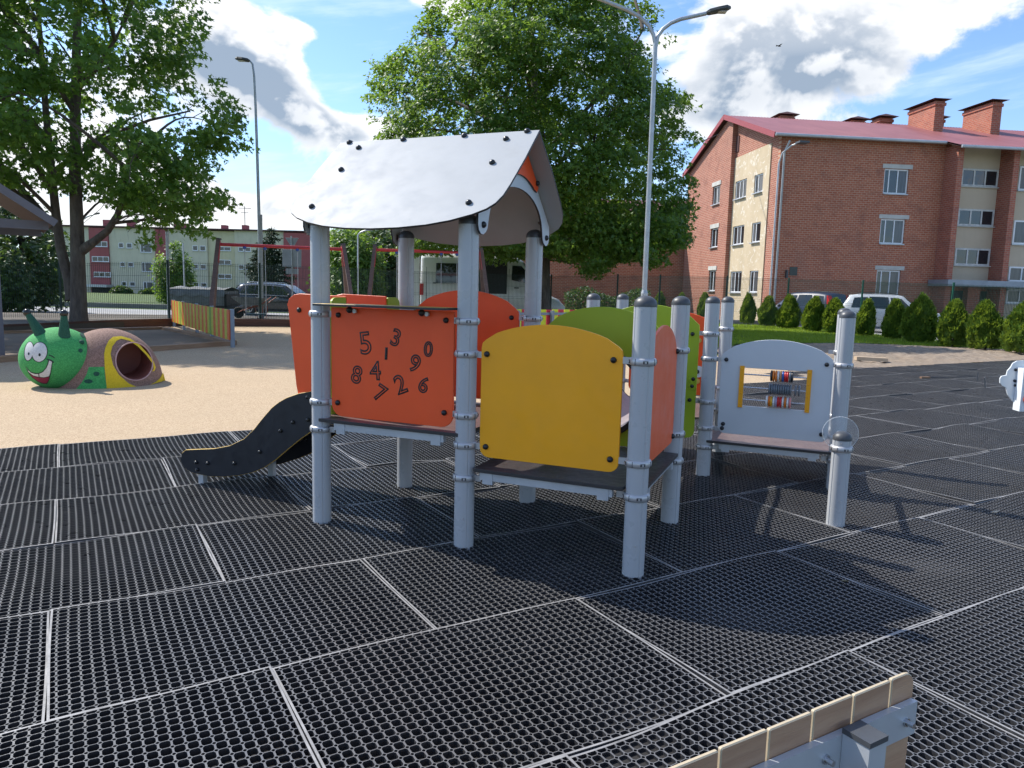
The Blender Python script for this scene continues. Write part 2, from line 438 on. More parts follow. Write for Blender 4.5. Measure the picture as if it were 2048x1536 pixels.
def mat_mesh(seed):
    rng = np.random.default_rng(seed)
    L = ML-0.004; W_ = MW-0.004; rim = 0.0085
    nx_, ny_ = 36, 24
    a = (L-2*rim)/nx_; bb = (W_-2*rim)/ny_
    ro = 0.0092; ri = 0.0062; w1 = 0.0030/2; w2 = 0.0064/2
    outer = np.array([(ro, -w1), (ro, w1), (w2, ro), (-w2, ro), (-ro, w1), (-ro, -w1), (-w2, -ro), (w2, -ro)])
    ang = np.arctan2(outer[:, 1], outer[:, 0]); inner = np.stack([ri*np.cos(ang), ri*np.sin(ang)], 1)
    # wall ends at half pitch
    ends = np.array([(a/2, -w1), (a/2, w1), (w2, bb/2), (-w2, bb/2), (-a/2, w1), (-a/2, -w1), (-w2, -bb/2), (w2, -bb/2)])
    ring = np.concatenate([outer, inner, ends])       # 24 points
    V3 = np.concatenate([np.c_[ring, np.zeros(24)], np.c_[ring, np.full(24, -MH)]])
    Fq = []
    for i in range(8):
        j = (i+1) % 8
        Fq.append((8+i, i, j, 8+j))                    # ring top
        Fq.append((8+j, 24+8+j, 24+8+i, 8+i))          # small hole wall
    for i in (0, 2, 4, 6):
        Fq.append((i, 16+i, 16+i+1, i+1))              # wall top
        Fq.append((i, 24+i, 24+16+i, 16+i)); Fq.append((i+1, 16+i+1, 24+16+i+1, 24+i+1))
    for i in (1, 3, 5, 7):
        j = (i+1) % 8; Fq.append((i, 24+i, 24+j, j))
    Fq = np.array(Fq)
    nodes = [(-L/2+rim+a*(i+0.5), -W_/2+rim+bb*(j+0.5)) for j in range(ny_) for i in range(nx_)]
    nodes = np.array(nodes); nn = len(nodes)
    VV = (V3[None]+np.c_[nodes, np.zeros(nn)][:, None, :]).reshape(-1, 3)
    FF = (Fq[None]+(np.arange(nn)*48)[:, None, None]).reshape(-1, 4)
    # solid rim, subdivided so that it follows the warp
    rv = []; rf = []
    def strip(x0, y0, x1, y1, n, along):
        for k in range(n):
            if along == 0: xa, xb, ya, yb = x0+(x1-x0)*k/n, x0+(x1-x0)*(k+1)/n, y0, y1
            else: xa, xb, ya, yb = x0, x1, y0+(y1-y0)*k/n, y0+(y1-y0)*(k+1)/n
            o = len(rv)
            rv.extend([(xa, ya, 0), (xb, ya, 0), (xb, yb, 0), (xa, yb, 0), (xa, ya, -MH), (xb, ya, -MH), (xb, yb, -MH), (xa, yb, -MH)])
            rf.extend([(o, o+1, o+2, o+3), (o, o+4, o+5, o+1), (o+1, o+5, o+6, o+2), (o+2, o+6, o+7, o+3), (o+3, o+7, o+4, o)])
    hx, hy = L/2, W_/2
    strip(-hx, -hy, hx, -hy+rim, 24, 0); strip(-hx, hy-rim, hx, hy, 24, 0)
    strip(-hx, -hy+rim, -hx+rim, hy-rim, 16, 1); strip(hx-rim, -hy+rim, hx, hy-rim, 16, 1)
    rf = np.array(rf)+len(VV); VV = np.concatenate([VV, np.array(rv)]); FF = np.concatenate([FF, rf])
    x, y = VV[:, 0], VV[:, 1]; z = np.zeros(len(VV)); dx_ = np.zeros(len(VV)); dy_ = np.zeros(len(VV))
    for k in range(5):
        kx, ky = rng.normal(0, 3.2), rng.normal(0, 3.0); ph = rng.uniform(0, 6.28); am = rng.uniform(0.0025, 0.0065)
        z += am*np.sin(kx*x+ky*y+ph)
    for k in range(2):
        dy_ += rng.uniform(0.001, 0.003)*np.sin(rng.uniform(2, 5)*x+rng.uniform(0, 6.28)); dx_ += rng.uniform(0.001, 0.003)*np.sin(rng.uniform(2, 5)*y+rng.uniform(0, 6.28))
    VV = VV+np.c_[dx_, dy_, z]
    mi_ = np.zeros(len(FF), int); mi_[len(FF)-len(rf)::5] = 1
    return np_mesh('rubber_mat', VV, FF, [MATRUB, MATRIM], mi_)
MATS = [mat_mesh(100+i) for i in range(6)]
surf = tag(empty('rubber_mat_surface', (0, 0, 0)), kind='structure')
def in_view(P, mx=450, my=500):
    d = P-CAM; z = d.dot(CF)
    if z < 0.12: return False
    x = 1024+F_PX*d.dot(CR)/z; y = 768-F_PX*d.dot(CU)/z
    return -mx < x < 2048+mx and y < 1536+my
nm = 0
for r in range(-4, 8):
    e2c = 1.76+MW*r+MW/2
    if r <= 5: lo, hi = -9.0, 26.0
    elif r == 6: lo, hi = 8.0, 26.0
    else: lo, hi = 12.0, 26.0
    off = 0.60 if r % 2 == 0 else -0.13
    k0 = int(math.floor((lo-off)/ML)); k1 = int(math.ceil((hi-off)/ML))
    for k in range(k0, k1):
        c0 = off+ML*(k+0.5)
        if c0-ML/2 < lo-1.0: continue
        P = EE(c0, e2c)
        if not any(in_view(P+E1*(sx*ML/2)+E2*(sy*MW/2)) for sx in (-1, 0, 1) for sy in (-1, 1)): continue
        if P.length > 26: continue
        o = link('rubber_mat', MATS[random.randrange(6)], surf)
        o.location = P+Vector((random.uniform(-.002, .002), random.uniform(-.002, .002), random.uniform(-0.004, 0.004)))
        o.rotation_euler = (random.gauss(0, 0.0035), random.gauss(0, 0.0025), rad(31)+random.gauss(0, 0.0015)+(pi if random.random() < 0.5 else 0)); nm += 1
print('mats', nm)

# loose soil on the right
m, nt, b = new_mat('soil'); p = nt.pos()
n1 = nt.noise(p, 9, 8, 0.75); n2 = nt.noise(p, 60, 4, 0.7); n3 = nt.noise(p, 0.7, 3, 0.5)
c = nt.mix(nt.lin(n1, 0.3, 0.7), (0.15, 0.112, 0.080), (0.40, 0.32, 0.24)); c = nt.mix(nt.smooth(n2, 0.6, 0.75)*0.6, c, (0.55, 0.46, 0.36))
c = nt.mix(nt.smooth(n3, 0.5, 0.7)*0.4, c, (0.27, 0.20, 0.13))
nt.put(b.inputs['Base Color'], c); b.inputs['Roughness'].default_value = 0.97; nt.put(b.inputs['Normal'], nt.bump(n1*0.6+n2*0.4, 0.9, 0.05)); SOIL = m
from mathutils import noise as mnoise
def relief(name, poly, step, m, amp, freq, base, rise=None, kind='structure'):
    """a bumpy patch of ground inside a polygon"""
    P2 = [Vector((q[0], q[1])) for q in poly]
    x0 = min(q.x for q in P2); x1 = max(q.x for q in P2); y0 = min(q.y for q in P2); y1 = max(q.y for q in P2)
    def inside(x, y):
        c = False; n = len(P2)
        for i in range(n):
            a, d_ = P2[i], P2[i-1]
            if (a.y > y) != (d_.y > y) and x < (d_.x-a.x)*(y-a.y)/(d_.y-a.y)+a.x: c = not c
        return c
    def edge(x, y):
        q = Vector((x, y)); best = 9e9; n = len(P2)
        for i in range(n):
            a, d_ = P2[i-1], P2[i]; e = d_-a; t = max(0, min(1, (q-a).dot(e)/e.length_squared)); best = min(best, (a+e*t-q).length)
        return best
    idx = {}; vs = []; fs = []
    nx_ = int((x1-x0)/step)+1; ny_ = int((y1-y0)/step)+1
    def vid(i, j):
        if (i, j) not in idx:
            x, y = x0+i*step, y0+j*step; e = min(1.0, edge(x, y)/0.5)
            h = mnoise.fractal(Vector((x*freq, y*freq, 1.3)), 0.9, 2.1, 5)
            idx[(i, j)] = len(vs); vs.append((x, y, base+amp*h*e+(rise(x, y)*min(1, edge(x, y)/2.0) if rise else 0)))
        return idx[(i, j)]
    for j in range(ny_):
        for i in range(nx_):
            if inside(x0+(i+.5)*step, y0+(j+.5)*step): fs.append((vid(i, j), vid(i+1, j), vid(i+1, j+1), vid(i, j+1)))
    return tag(link(name, np_mesh(name, vs, fs, m, smooth=True)), kind=kind)
soil_poly = [EE(11.2, 8.50), EE(12.02, 8.50), EE(12.02, 9.46), EE(26, 9.46), (19.5, 23.2), (15.2, 22.9), (13.2, 23.6), (11.2, 24.2), (9.2, 23.4), (6.7, 21.9), (5.2, 19.5), (5.7, 15.5)]
relief('soil', soil_poly, 0.09, SOIL, 0.050, 4.2, 0.0, lambda x, y: 0.04)
LAWN = m_grass('lawn_ground', (0.07, 0.14, 0.015), (0.16, 0.25, 0.025), (0.20, 0.21, 0.05))
lawn_poly = [(5.2, 19.7), (6.7, 22.0), (9.2, 23.5), (11.2, 24.3), (13.2, 23.7), (15.2, 23.0), (19.5, 23.3), (20, 24.3), (15.6, 25.2), (14.8, 30), (13.5, 36.5), (10, 37.5), (3, 34), (4.5, 27), (5.0, 24)]
relief('lawn', lawn_poly, 0.5, LAWN, 0.02, 0.8, 0.0)
# grass blades on the lawn (one mass)
def blades(name, poly, n, hmin, hmax, m, label, z0=0.0):
    P2 = np.array([(q[0], q[1]) for q in poly]); lo = P2.min(0); hi = P2.max(0)
    pts = RNG.uniform(lo, hi, (n*3, 2)); c = np.zeros(len(pts), bool)
    for i in range(len(P2)):
        a, d_ = P2[i], P2[i-1]; k = (a[1] > pts[:, 1]) != (d_[1] > pts[:, 1])
        with np.errstate(divide='ignore', invalid='ignore'): xx = (d_[0]-a[0])*(pts[:, 1]-a[1])/(d_[1]-a[1])+a[0]
        c ^= k & (pts[:, 0] < xx)
    pts = pts[c][:n]; n = len(pts)
    h = RNG.uniform(hmin, hmax, n); a = RNG.uniform(0, 2*pi, n); w_ = RNG.uniform(0.006, 0.014, n); lean = RNG.normal(0, 0.35, (n, 2))*h[:, None]
    v = np.zeros((n, 3, 3)); dx_ = np.cos(a)*w_; dy_ = np.sin(a)*w_
    v[:, 0, 0] = pts[:, 0]-dx_; v[:, 0, 1] = pts[:, 1]-dy_; v[:, 1, 0] = pts[:, 0]+dx_; v[:, 1, 1] = pts[:, 1]+dy_
    v[:, 2, 0] = pts[:, 0]+lean[:, 0]; v[:, 2, 1] = pts[:, 1]+lean[:, 1]; v[:, 2, 2] = h; v[:, :, 2] += z0
    o = link(name, np_mesh(name, v.reshape(-1, 3), np.arange(n*3).reshape(-1, 3), m))
    return tag(o, label, 'grass', kind='stuff')
def m_leaf(name, c1, c2, trans=0.35, tc=None, rough=0.45):
    m, nt, b = new_mat(name); p = nt.pos()
    geo = nt.node('ShaderNodeNewGeometry'); ri = V(nt, geo.outputs['Random Per Island'])
    n = nt.noise(p, 1.5, 3, 0.6)
    c = nt.mix(nt.math('MULTIPLY', ri*0.5+nt.lin(n, 0.3, 0.7)*0.5, 1.0, clamp=True), c1, c2)
    nt.put(b.inputs['Base Color'], c); b.inputs['Roughness'].default_value = rough; b.inputs['Specular IOR Level'].default_value = 0.35
    tr = nt.node('ShaderNodeBsdfTranslucent'); tcol = tc or (c2[0]*2.2, c2[1]*2.0, c2[2]*0.8)
    nt.put(tr.inputs[0], nt.mix(ri, tuple(x*0.7 for x in tcol), tcol))
    mx = nt.node('ShaderNodeMixShader'); mx.inputs[0].default_value = trans
    nt.l.new(b.outputs[0], mx.inputs[1]); nt.l.new(tr.outputs[0], mx.inputs[2])
    nt.l.new(mx.outputs[0], nt.n['Material Output'].inputs[0]); return m
BLADE = m_leaf('grass_blade', (0.09, 0.17, 0.014), (0.22, 0.33, 0.03), 0.45, (0.45, 0.58, 0.05))
blades('lawn_grass', lawn_poly, 60000, 0.03, 0.09, BLADE, 'short green lawn grass between bare soil and the row of conical shrubs')

# asphalt lot behind the right fence, road, kerb and pavement behind the left fence
def m_asph(name, c1, c2):
    m, nt, b = new_mat(name); p = nt.pos()
    n1 = nt.noise(p, 0.5, 5, 0.6); n2 = nt.noise(p, 40, 4, 0.7)
    c = nt.mix(nt.lin(n1, 0.3, 0.7), c1, c2); c = nt.mix(nt.smooth(n2, 0.5, 0.75)*0.3, c, tuple(x*0.6 for x in c1))
    nt.put(b.inputs['Base Color'], c); b.inputs['Roughness'].default_value = 0.9; nt.put(b.inputs['Normal'], nt.bump(n2, 0.4, 0.01)); return m
ASPH = m_asph('asphalt_light', (0.26, 0.26, 0.26), (0.36, 0.355, 0.345)); CONC = m_asph('concrete_paving', (0.40, 0.39, 0.37), (0.50, 0.485, 0.46)); KERB = m_asph('kerb_concrete', (0.17, 0.17, 0.165), (0.25, 0.245, 0.24))
def ribbon(name, pa, pb, m, dz, n=24, kind='structure'):
    """strip of paving between two edge lines, draped on the terrain"""
    b = MB(); vs = []
    for i in range(n+1):
        t = i/n
        for pl in (pa, pb):
            x = pl[0][0]+(pl[1][0]-pl[0][0])*t; y = pl[0][1]+(pl[1][1]-pl[0][1])*t; vs.append((x, y, zg(x, y)+dz))
    b.add(vs, [(2*i, 2*i+2, 2*i+3, 2*i+1) for i in range(n)]); return tag(b.build(name, m), kind=kind)
ribbon('parking_lot', ((3.5, 38.3), (60, 38.3)), ((3.5, 46), (60, 46)), ASPH, 0.02)
ribbon('parking_apron', ((15.9, 25.0), (60, 20.0)), ((15.2, 38.28), (60, 38.28)), ASPH, 0.03)
ribbon('road', ((-90, 31.0), (30, 30.8)), ((-90, 44.5), (30, 38.2)), ASPH, 0.014)
ribbon('sidewalk', ((-90, 47.0), (30, 40.4)), ((-90, 52.0), (30, 43.5)), CONC, 0.02)
b = MB(); b.box((-60, -0.16, -0.1), (60, 0.16, 0.26)); kb = b.build('road_kerb', KERB, None, (-30, 43.4, zg(0, 43)), (0, 0, rad(-3.0))); tag(kb, kind='structure')
# ------------------------------------------------------------------ play structure
POST = mat('post_grey_coat', (0.43, 0.445, 0.46), 0.33, 0.0, 0.03, 3.0, 0.03, 300, 0.001, coat=0.15, dirt=0.03)
CLAMP = mat('cast_aluminium', (0.50, 0.50, 0.505), 0.42, 0.55, 0.10, 20, 0.12, 200, 0.001)
DARKREC = mat('recess_dark', (0.05, 0.05, 0.055), 0.6)
CAPM = mat('post_cap_plastic', (0.060, 0.064, 0.070), 0.42, 0, 0.1, 12, 0.05, 300, 0.001)
BOLT = mat('bolt_cap_black', (0.012, 0.013, 0.015), 0.34, 0, 0.2, 30)
ORANGE = mat('panel_orange', (0.92, 0.098, 0.016), 0.46, 0, 0.05, 3, 0.05, 400, 0.001, wear=0.5)
SALMON = mat('panel_orange_side', (0.84, 0.13, 0.035), 0.42, 0, 0.05, 3, 0.05, 400, 0.001)
YELLOW = mat('panel_yellow', (0.94, 0.395, 0.006), 0.42, 0, 0.05, 3, 0.05, 400, 0.001, wear=0.5)
GREEN = mat('panel_green', (0.34, 0.46, 0.02), 0.44, 0, 0.05, 3, 0.05, 400, 0.001, wear=0.5)
GREY = mat('panel_pale_grey', (0.59, 0.62, 0.645), 0.40, 0, 0.03, 3, 0.04, 400, 0.001, dirt=0.05)
CORE = mat('laminate_core_dark', (0.035, 0.032, 0.032), 0.5)
ROOFW = mat('roof_white_laminate', (0.375, 0.388, 0.396), 0.58, 0, 0.05, 2.2, 0.03, 300, 0.001, dirt=0.10, spec=0.3, wear=0.6)
SLIDEB = mat('slide_black', (0.013, 0.015, 0.021), 0.42, 0, 0.2, 5, 0.06, 300, 0.001, wear=0.4)
EDGEY = mat('edge_yellow', (0.62, 0.40, 0.08), 0.5)
DECK = mat('deck_dark_brown', (0.048, 0.040, 0.038), 0.42, 0, 0.2, 8, 0.25, 260, 0.002)
DECKR = mat('deck_brown', (0.135, 0.095, 0.092), 0.40, 0, 0.15, 8, 0.25, 260, 0.002)  # deck tone lightened and reddened; its glossy reflection is put into the colour
STEEL = mat('brushed_steel', (0.55, 0.55, 0.56), 0.28, 1.0, 0.08, 14)
ALU = mat('aluminium_profile', (0.52, 0.55, 0.58), 0.38, 0.35, 0.06, 8)
TUNNEL = mat('tunnel_grey', (0.36, 0.31, 0.32), 0.4, 0, 0.08, 8)
ps = empty('play_structure', (-1.169, 4.474, 0), rad(-22.72))
tag(ps, 'climbing play structure with white gabled roof, coloured panels and small black slide on grey posts', 'playset')
SP = 0.9903; T2 = 2.435*SP; T3 = 3.435*SP; TH_ = 1.435*SP; PR = 0.057
def groove_profile(r, n=64):
    pts = []
    for i in range(n):
        a = 2*pi*i/n; d = min(abs(((a-pi/4*k+pi) % (2*pi))-pi) for k in (1, 3, 5, 7)); q = r
        if d < 0.035: q = r-0.0035
        pts.append((q*cos(a), q*sin(a)))
    return pts
def make_post(s, t, ztop, clamps=(), cap=True, rot=0.0):
    b = MB(); pr = groove_profile(PR); n = len(pr); zt = ztop-(0.05 if cap else 0)
    b.add([(x, y, -0.06) for x, y in pr]+[(x, y, zt) for x, y in pr], [(i, (i+1) % n, n+(i+1) % n, n+i) for i in range(n)], 0, False)
    b.add([(x, y, zt) for x, y in pr], [tuple(range(n))], 0)
    b.cyl((0.02, -PR+0.001, 0.17), (0.02, -PR-0.003, 0.17), 0.005, n=8, mi=1)
    b.cyl((-0.004, -PR+0.001, zt-0.02), (-0.004, -PR-0.003, zt-0.02), 0.004, n=8, mi=1)
    o = b.build('post', [POST, CLAMP], ps, (s, t, 0), (0, 0, rot))
    if cap:
        c = MB(); pf = [(PR+0.0015, -0.004), (PR+0.0015, 0.006)]
        for i in range(1, 9): a = 0.5*pi*i/8; pf.append(((PR+0.0015)*cos(a), 0.006+0.046*sin(a)))
        c.lathe(pf, 28, (0, 0, zt)); c.build('cap', CAPM, o)
    for z, dirs in clamps:
        c = MB(); h = 0.020
        pf = [(PR, -h), (PR+0.007, -h+0.002), (PR+0.0115, -h*0.5), (PR+0.0125, 0), (PR+0.0115, h*0.5), (PR+0.007, h-0.002), (PR, h)]
        c.lathe(pf, 32, (0, 0, z))
        for k in range(8):
            a = rot*0+2*pi*k/8+pi/8+0.2*((z*10) % 1)
            m3 = Matrix.Translation((cos(a)*(PR+0.0122), sin(a)*(PR+0.0122), z)) @ Matrix.Rotation(a, 4, 'Z')
            if k % 2 == 0:
                c.box((-0.0008, -0.013, -0.0075), (0.0012, 0.013, 0.0075), 1, m3)
                c.box((-0.001, -0.005, -0.005), (0.0030, 0.005, 0.005), 0, m3)
            else: c.box((-0.001, -0.0012, -h*0.8), (0.0010, 0.0012, h*0.8), 1, m3)
        for d_ in dirs:
            dx_, dy_ = {'+s': (1, 0), '-s': (-1, 0), '+t': (0, 1), '-t': (0, -1)}[d_]
            c.bar((dx_*PR, dy_*PR, z), (dx_*(PR+0.048), dy_*(PR+0.048), z), 0.014, 0.034)
        c.build('clamp', [CLAMP, DARKREC], o)
    return o
ZP = 1.446; ZR = 1.86
make_post(0, 0, ZR, [(1.287, ['+s']), (0.752, ['+s']), (0.583, ['+s'])])
make_post(SP, 0, ZR, [(1.281, ['-s']), (1.100, ['+s']), (0.755, ['-s']), (0.587, ['+s']), (0.400, ['+s'])])
make_post(2*SP, 0, ZP, [(1.117, ['-s', '+t']), (0.595, ['-s', '+t']), (0.418, ['-s'])])
make_post(0, SP, ZR, [(1.27, ['+s']), (0.752, ['+s']), (0.583, [])])
make_post(SP, SP, ZR, [(1.270, ['-s']), (1.10, ['+s']), (0.752, ['-s']), (0.587, []), (0.40, [])])
make_post(2*SP, SP, ZP, [(1.110, ['-t', '-s']), (0.580, ['-t', '-s']), (0.405, [])])
make_post(SP, T2, ZP, [(1.149, ['+s']), (0.60, ['+s']), (0.384, [])])
make_post(2*SP, T2, ZP, [(1.149, ['-s']), (0.948, ['+s']), (0.598, ['-s']), (0.384, ['+s']), (0.227, ['+s'])])
make_post(SP, T3, ZP, [(1.149, ['+s']), (0.60, ['+s']), (0.384, [])])
make_post(2*SP, T3, ZP, [(1.149, ['-s']), (0.598, ['-s']), (0.384, [])])
make_post(3*SP, T2, 1.367, [(0.955, ['-s']), (0.40, ['-s']), (0.227, ['-s'])])
make_post(3*SP, T3, 1.372, [(0.985, ['-s']), (0.42, ['-s']), (0.30, [])])
make_post(3*SP, TH_, 0.615, [(0.505, [])])

def pframe(t): return ((0, t, 0), (1, 0, 0), (0, 0, 1), (0, -1, 0))       # panel standing along s
def sframe(s): return ((s, 0, 0), (0, 1, 0), (0, 0, 1), (1, 0, 0))        # panel standing along t
def bolts(parent, pts, frame, off=0.009, r=0.0165):
    """domed caps on both faces of a panel"""
    o, U, Vv, N = [Vector(q) for q in frame]
    for (x, y) in pts:
        b = MB()
        for sg in (1, -1):
            c = o+U*x+Vv*y+N*(sg*(off-0.001))
            b.lathe([(r*1.0, 0), (r*1.02, 0.004), (r*0.92, 0.011), (r*0.6, 0.017), (0.001, 0.0195)], 14, c, N*sg)
        b.build('bolt', BOLT, parent)
def panel(name, poly, frame, m, th=0.016, holes=(), bl=(), side=None, label=None):
    b = MB(); b.prism(poly, th, frame, holes, 0, 1 if side else 0, 0.0018)
    o = b.build(name, [m, side] if side else m, ps)
    if label: o['label'] = label
    bolts(o, bl, frame, th/2)
    return o
# numbers panel and its shelf
fr0 = pframe(0.0)
np_ = panel('panel', rrect(0.083, 0.672, 0.912, 1.330, (0.075, 0.075, 0.01, 0.01)), fr0, ORANGE, 0.016, bl=[(0.138, 1.285), (0.862, 1.281), (0.130, 0.755), (0.858, 0.757)], label='orange panel with ten outlined numerals and a narrow yellow shelf')
def digit(ch, px, py, hpx, rot):
    p = hit(px, py, Vector((-1.169, 4.474, 0)), Vector((sin(rad(-22.72)), -cos(rad(-22.72)), 0)))
    lp = Matrix.Rotation(rad(22.72), 4, 'Z') @ (p-Vector((-1.169, 4.474, 0)))
    cu = bpy.data.curves.new('numeral', 'FONT'); cu.body = ch; cu.align_x = 'CENTER'; cu.align_y = 'CENTER'; cu.size = hpx*0.00305*1.36
    cu.fill_mode = 'NONE'; cu.bevel_depth = 0.0050; cu.bevel_resolution = 1; cu.resolution_u = 6
    tmp = bpy.data.objects.new('tmp', cu); COL.objects.link(tmp)
    dg = bpy.context.evaluated_depsgraph_get(); me = bpy.data.meshes.new_from_object(tmp.evaluated_get(dg)); bpy.data.objects.remove(tmp)
    co = np.zeros(len(me.vertices)*3); me.vertices.foreach_get('co', co); co = co.reshape(-1, 3)
    c = (co.max(0)+co.min(0))/2; co -= c; hh = co[:, 1].max()-co[:, 1].min(); k = hpx*0.00305/hh
    co[:, :2] *= k; co[:, 2] *= 0.3
    a = rad(rot); x = co[:, 0]*cos(a)-co[:, 1]*sin(a); y = co[:, 0]*sin(a)+co[:, 1]*cos(a)
    v = np.stack([lp.x+x, -0.0082-co[:, 2], lp.z+y], 1)
    me.vertices.foreach_set('co', v.astype(np.float32).ravel()); me.materials.clear(); me.materials.append(BOLT); me.update()
    link('numeral', me, np_)
for ch, x, y, h_, r_ in (('5', 732, 686, 45, 8), ('3', 793, 675, 35, -17), ('1', 774, 707, 24, -3), ('0', 858, 698, 30, -4), ('9', 831, 727, 36, -20), ('8', 715, 749, 37, -14), ('4', 752, 741, 38, 4), ('2', 802, 768, 38, 22), ('7', 763, 787, 36, -27), ('6', 849, 769, 33, -18)):
    digit(ch, x, y, h_, r_)
b = MB(); b.prism([(0.062, -0.155), (0.905, -0.155), (0.925, -0.135), (0.925, 0.03), (0.075, 0.03), (0.048, -0.135)], 0.013, ((0, 0, 1.346), (1, 0, 0), (0, 1, 0), (0, 0, 1)), (), 0, 1, 0.0015)
sh = b.build('shelf', [EDGEY, CORE], ps)
for s_ in (0.235, 0.72):
    b = MB(); b.ball((s_, -0.035, 1.318), 0.02, 10, 8); b.cyl((s_+0.03, -0.02, 1.312), (s_+0.03, -0.034, 1.312), 0.013, n=10, mi=1); b.build('bracket', [BOLT, ALU], sh)
# yellow, side and back panels
panel('panel', arch(1.083, 1.880, 0.528, 1.185, 1.281), fr0, YELLOW, bl=[(1.118, 1.106), (1.831, 1.116), (1.122, 0.588), (1.835, 0.597)], label='plain yellow panel with arched top')
panel('panel', arch(0.095, 0.905, 0.540, 1.135, 1.283), sframe(2*SP), SALMON, bl=[(0.88, 1.110), (0.88, 0.580), (0.13, 1.115), (0.13, 0.595)], label='orange panel seen edge-on between two capped posts')
panel('panel', arch(0.085, 0.895, 0.690, 1.330, 1.449), pframe(SP), ORANGE, bl=[(0.84, 1.27), (0.13, 1.27), (0.13, 0.755), (0.85, 0.755)], label='orange arched back panel below the roof')
def ring(parent, cx, cz, t, r0, r1, m):
    b = MB(); b.prism(circ(cx, cz, r1, 40), 0.03, pframe(t), [circ(cx, cz, r0, 40)], 0, 0, 0.004); b.build('rim', m, parent)
g1 = panel('panel', arch(1.085, 1.885, 0.46, 1.235, 1.365), pframe(SP), GREEN, holes=[circ(1.485, 0.80, 0.285, 40)], bl=[(1.13, 1.11), (1.84, 1.11), (1.13, 0.56), (1.84, 0.58)], label='green arched panel with round crawl-through hole')
ring(g1, 1.485, 0.80, SP, 0.262, 0.298, CORE)
g2 = panel('panel', arch(1.085, 1.890, 0.285, 1.235, 1.367), pframe(T2), GREEN, holes=[circ(1.485, 0.80, 0.285, 40)], bl=[(1.836, 1.14), (1.862, 0.775), (1.856, 0.715), (1.842, 0.60), (1.13, 1.14), (1.13, 0.6)], label='green arched panel at the far end of the crawl bridge')
b = MB()
for zc in (0.775, 0.715): b.prism(circ(1.858, zc, 0.032, 20), 0.006, pframe(T2-0.012), (), 0, 0, 0.001)
b.box((1.70, T2-0.0105, 0.742), (1.885, T2-0.0085, 0.745)); b.build('cover_plate', GREEN, g2)
ring(g2, 1.485, 0.80, T2, 0.262, 0.298, CORE)
# crawl bridge: half pipe with rails
b = MB(); n = 18; vs = []
for k, t in ((0, SP+0.01), (1, T2-0.01)):
    for rr in (0.262, 0.274):
        for i in range(n+1): a = pi+pi*i/n; vs.append((1.485+rr*cos(a), t, 0.80+rr*sin(a)))
q = n+1
for i in range(n): b.add([vs[i], vs[i+1], vs[2*q+i+1], vs[2*q+i]], [(0, 1, 2, 3)], 0, True); b.add([vs[q+i], vs[3*q+i], vs[3*q+i+1], vs[q+i+1]], [(0, 1, 2, 3)], 0, True)
tb = b.build('crawl_bridge', TUNNEL, ps)
for sg in (-1, 1):
    for zz in (0.80, 0.93):
        dxr = 0.268*math.sqrt(max(0, 1-((zz-0.80)/0.268)**2)); r_ = MB(); r_.cyl((1.485+sg*dxr, SP, zz), (1.485+sg*dxr, T2, zz), 0.013, n=10); r_.build('rail', TUNNEL, tb)
# orange face panel at the back
of = panel('panel', arch(1.085, 1.890, 0.51, 1.19, 1.300), pframe(T3), ORANGE, bl=[(1.84, 1.14), (1.84, 0.6), (1.13, 1.14), (1.13, 0.6)], label='orange panel with white discs half hidden behind green panel')
for (cx, cz, r_, mm, nm_) in ((1.752, 0.736, 0.055, 'w', 'disc'), (1.22, 0.736, 0.055, 'w', 'disc'), (1.744, 1.029, 0.022, 'c', 'knob'), (1.747, 0.646, 0.026, 'c', 'knob')):
    b = MB(); b.prism(circ(cx, cz, r_, 24), 0.014, pframe(T3-0.016), (), 0, 0, 0.002)
    if mm == 'w': b.lathe([(0.022, 0), (0.022, 0.008), (0.014, 0.016), (0.001, 0.018)], 14, (cx-0.012, T3-0.022, cz), (0, -1, 0), mi=1)
    b.build(nm_, [GREY if mm == 'w' else EDGEY, BOLT], of)
# abacus panel
ab = panel('panel', arch(2.075, 2.902, 0.352, 1.010, 1.124, 0.06, 0.05), pframe(T2), GREY, holes=[rrect(2.238, 0.588, 2.738, 0.892, 0.006, 2)], bl=[(2.113, 0.949), (2.853, 0.954), (2.118, 0.428), (2.112, 0.392), (2.853, 0.414)], label='pale grey arched panel with an abacus window')
for s_ in (2.240, 2.737):
    b = MB(); b.box((s_-0.017, T2-0.020, 0.575), (s_+0.017, T2-0.0095, 0.907))
    for zc in (0.60, 0.69, 0.79, 0.882): b.ball((s_, T2-0.021, zc), 0.0055, 8, 6)
    b.build('abacus_bar', YELLOW, ab)
BC = {k: mat('bead_'+k, c, 0.35, 0, 0.05) for k, c in dict(black=(0.02, 0.02, 0.025), orange=(0.75, 0.20, 0.02), white=(0.75, 0.74, 0.72), tan=(0.62, 0.30, 0.12), blue=(0.03, 0.12, 0.45), red=(0.62, 0.03, 0.03), grey=(0.14, 0.16, 0.18), yellow=(0.75, 0.40, 0.02), lilac=(0.42, 0.36, 0.50), pink=(0.70, 0.22, 0.20)).items()}
bead_me = {}
for k, mm in BC.items():
    b = MB(); b.lathe([(0.004, -0.0076), (0.038, -0.0076), (0.0435, -0.0045), (0.0445, 0), (0.0435, 0.0045), (0.038, 0.0076), (0.004, 0.0076)], 20, (0, 0, 0), (1, 0, 0)); bead_me[k] = b.mesh('bead', mm)
ROWS = [(0.842, 2.462, ['black', 'orange', 'orange', 'white', 'tan', 'blue', 'red', 'red', 'grey', 'black'], []),
        (0.738, 2.455, ['grey']*10, [2.645, 2.672]),
        (0.640, 2.440, ['white', 'orange', 'yellow', 'white', 'lilac', 'red', 'red', 'white', 'orange', 'white', 'pink'], [])]
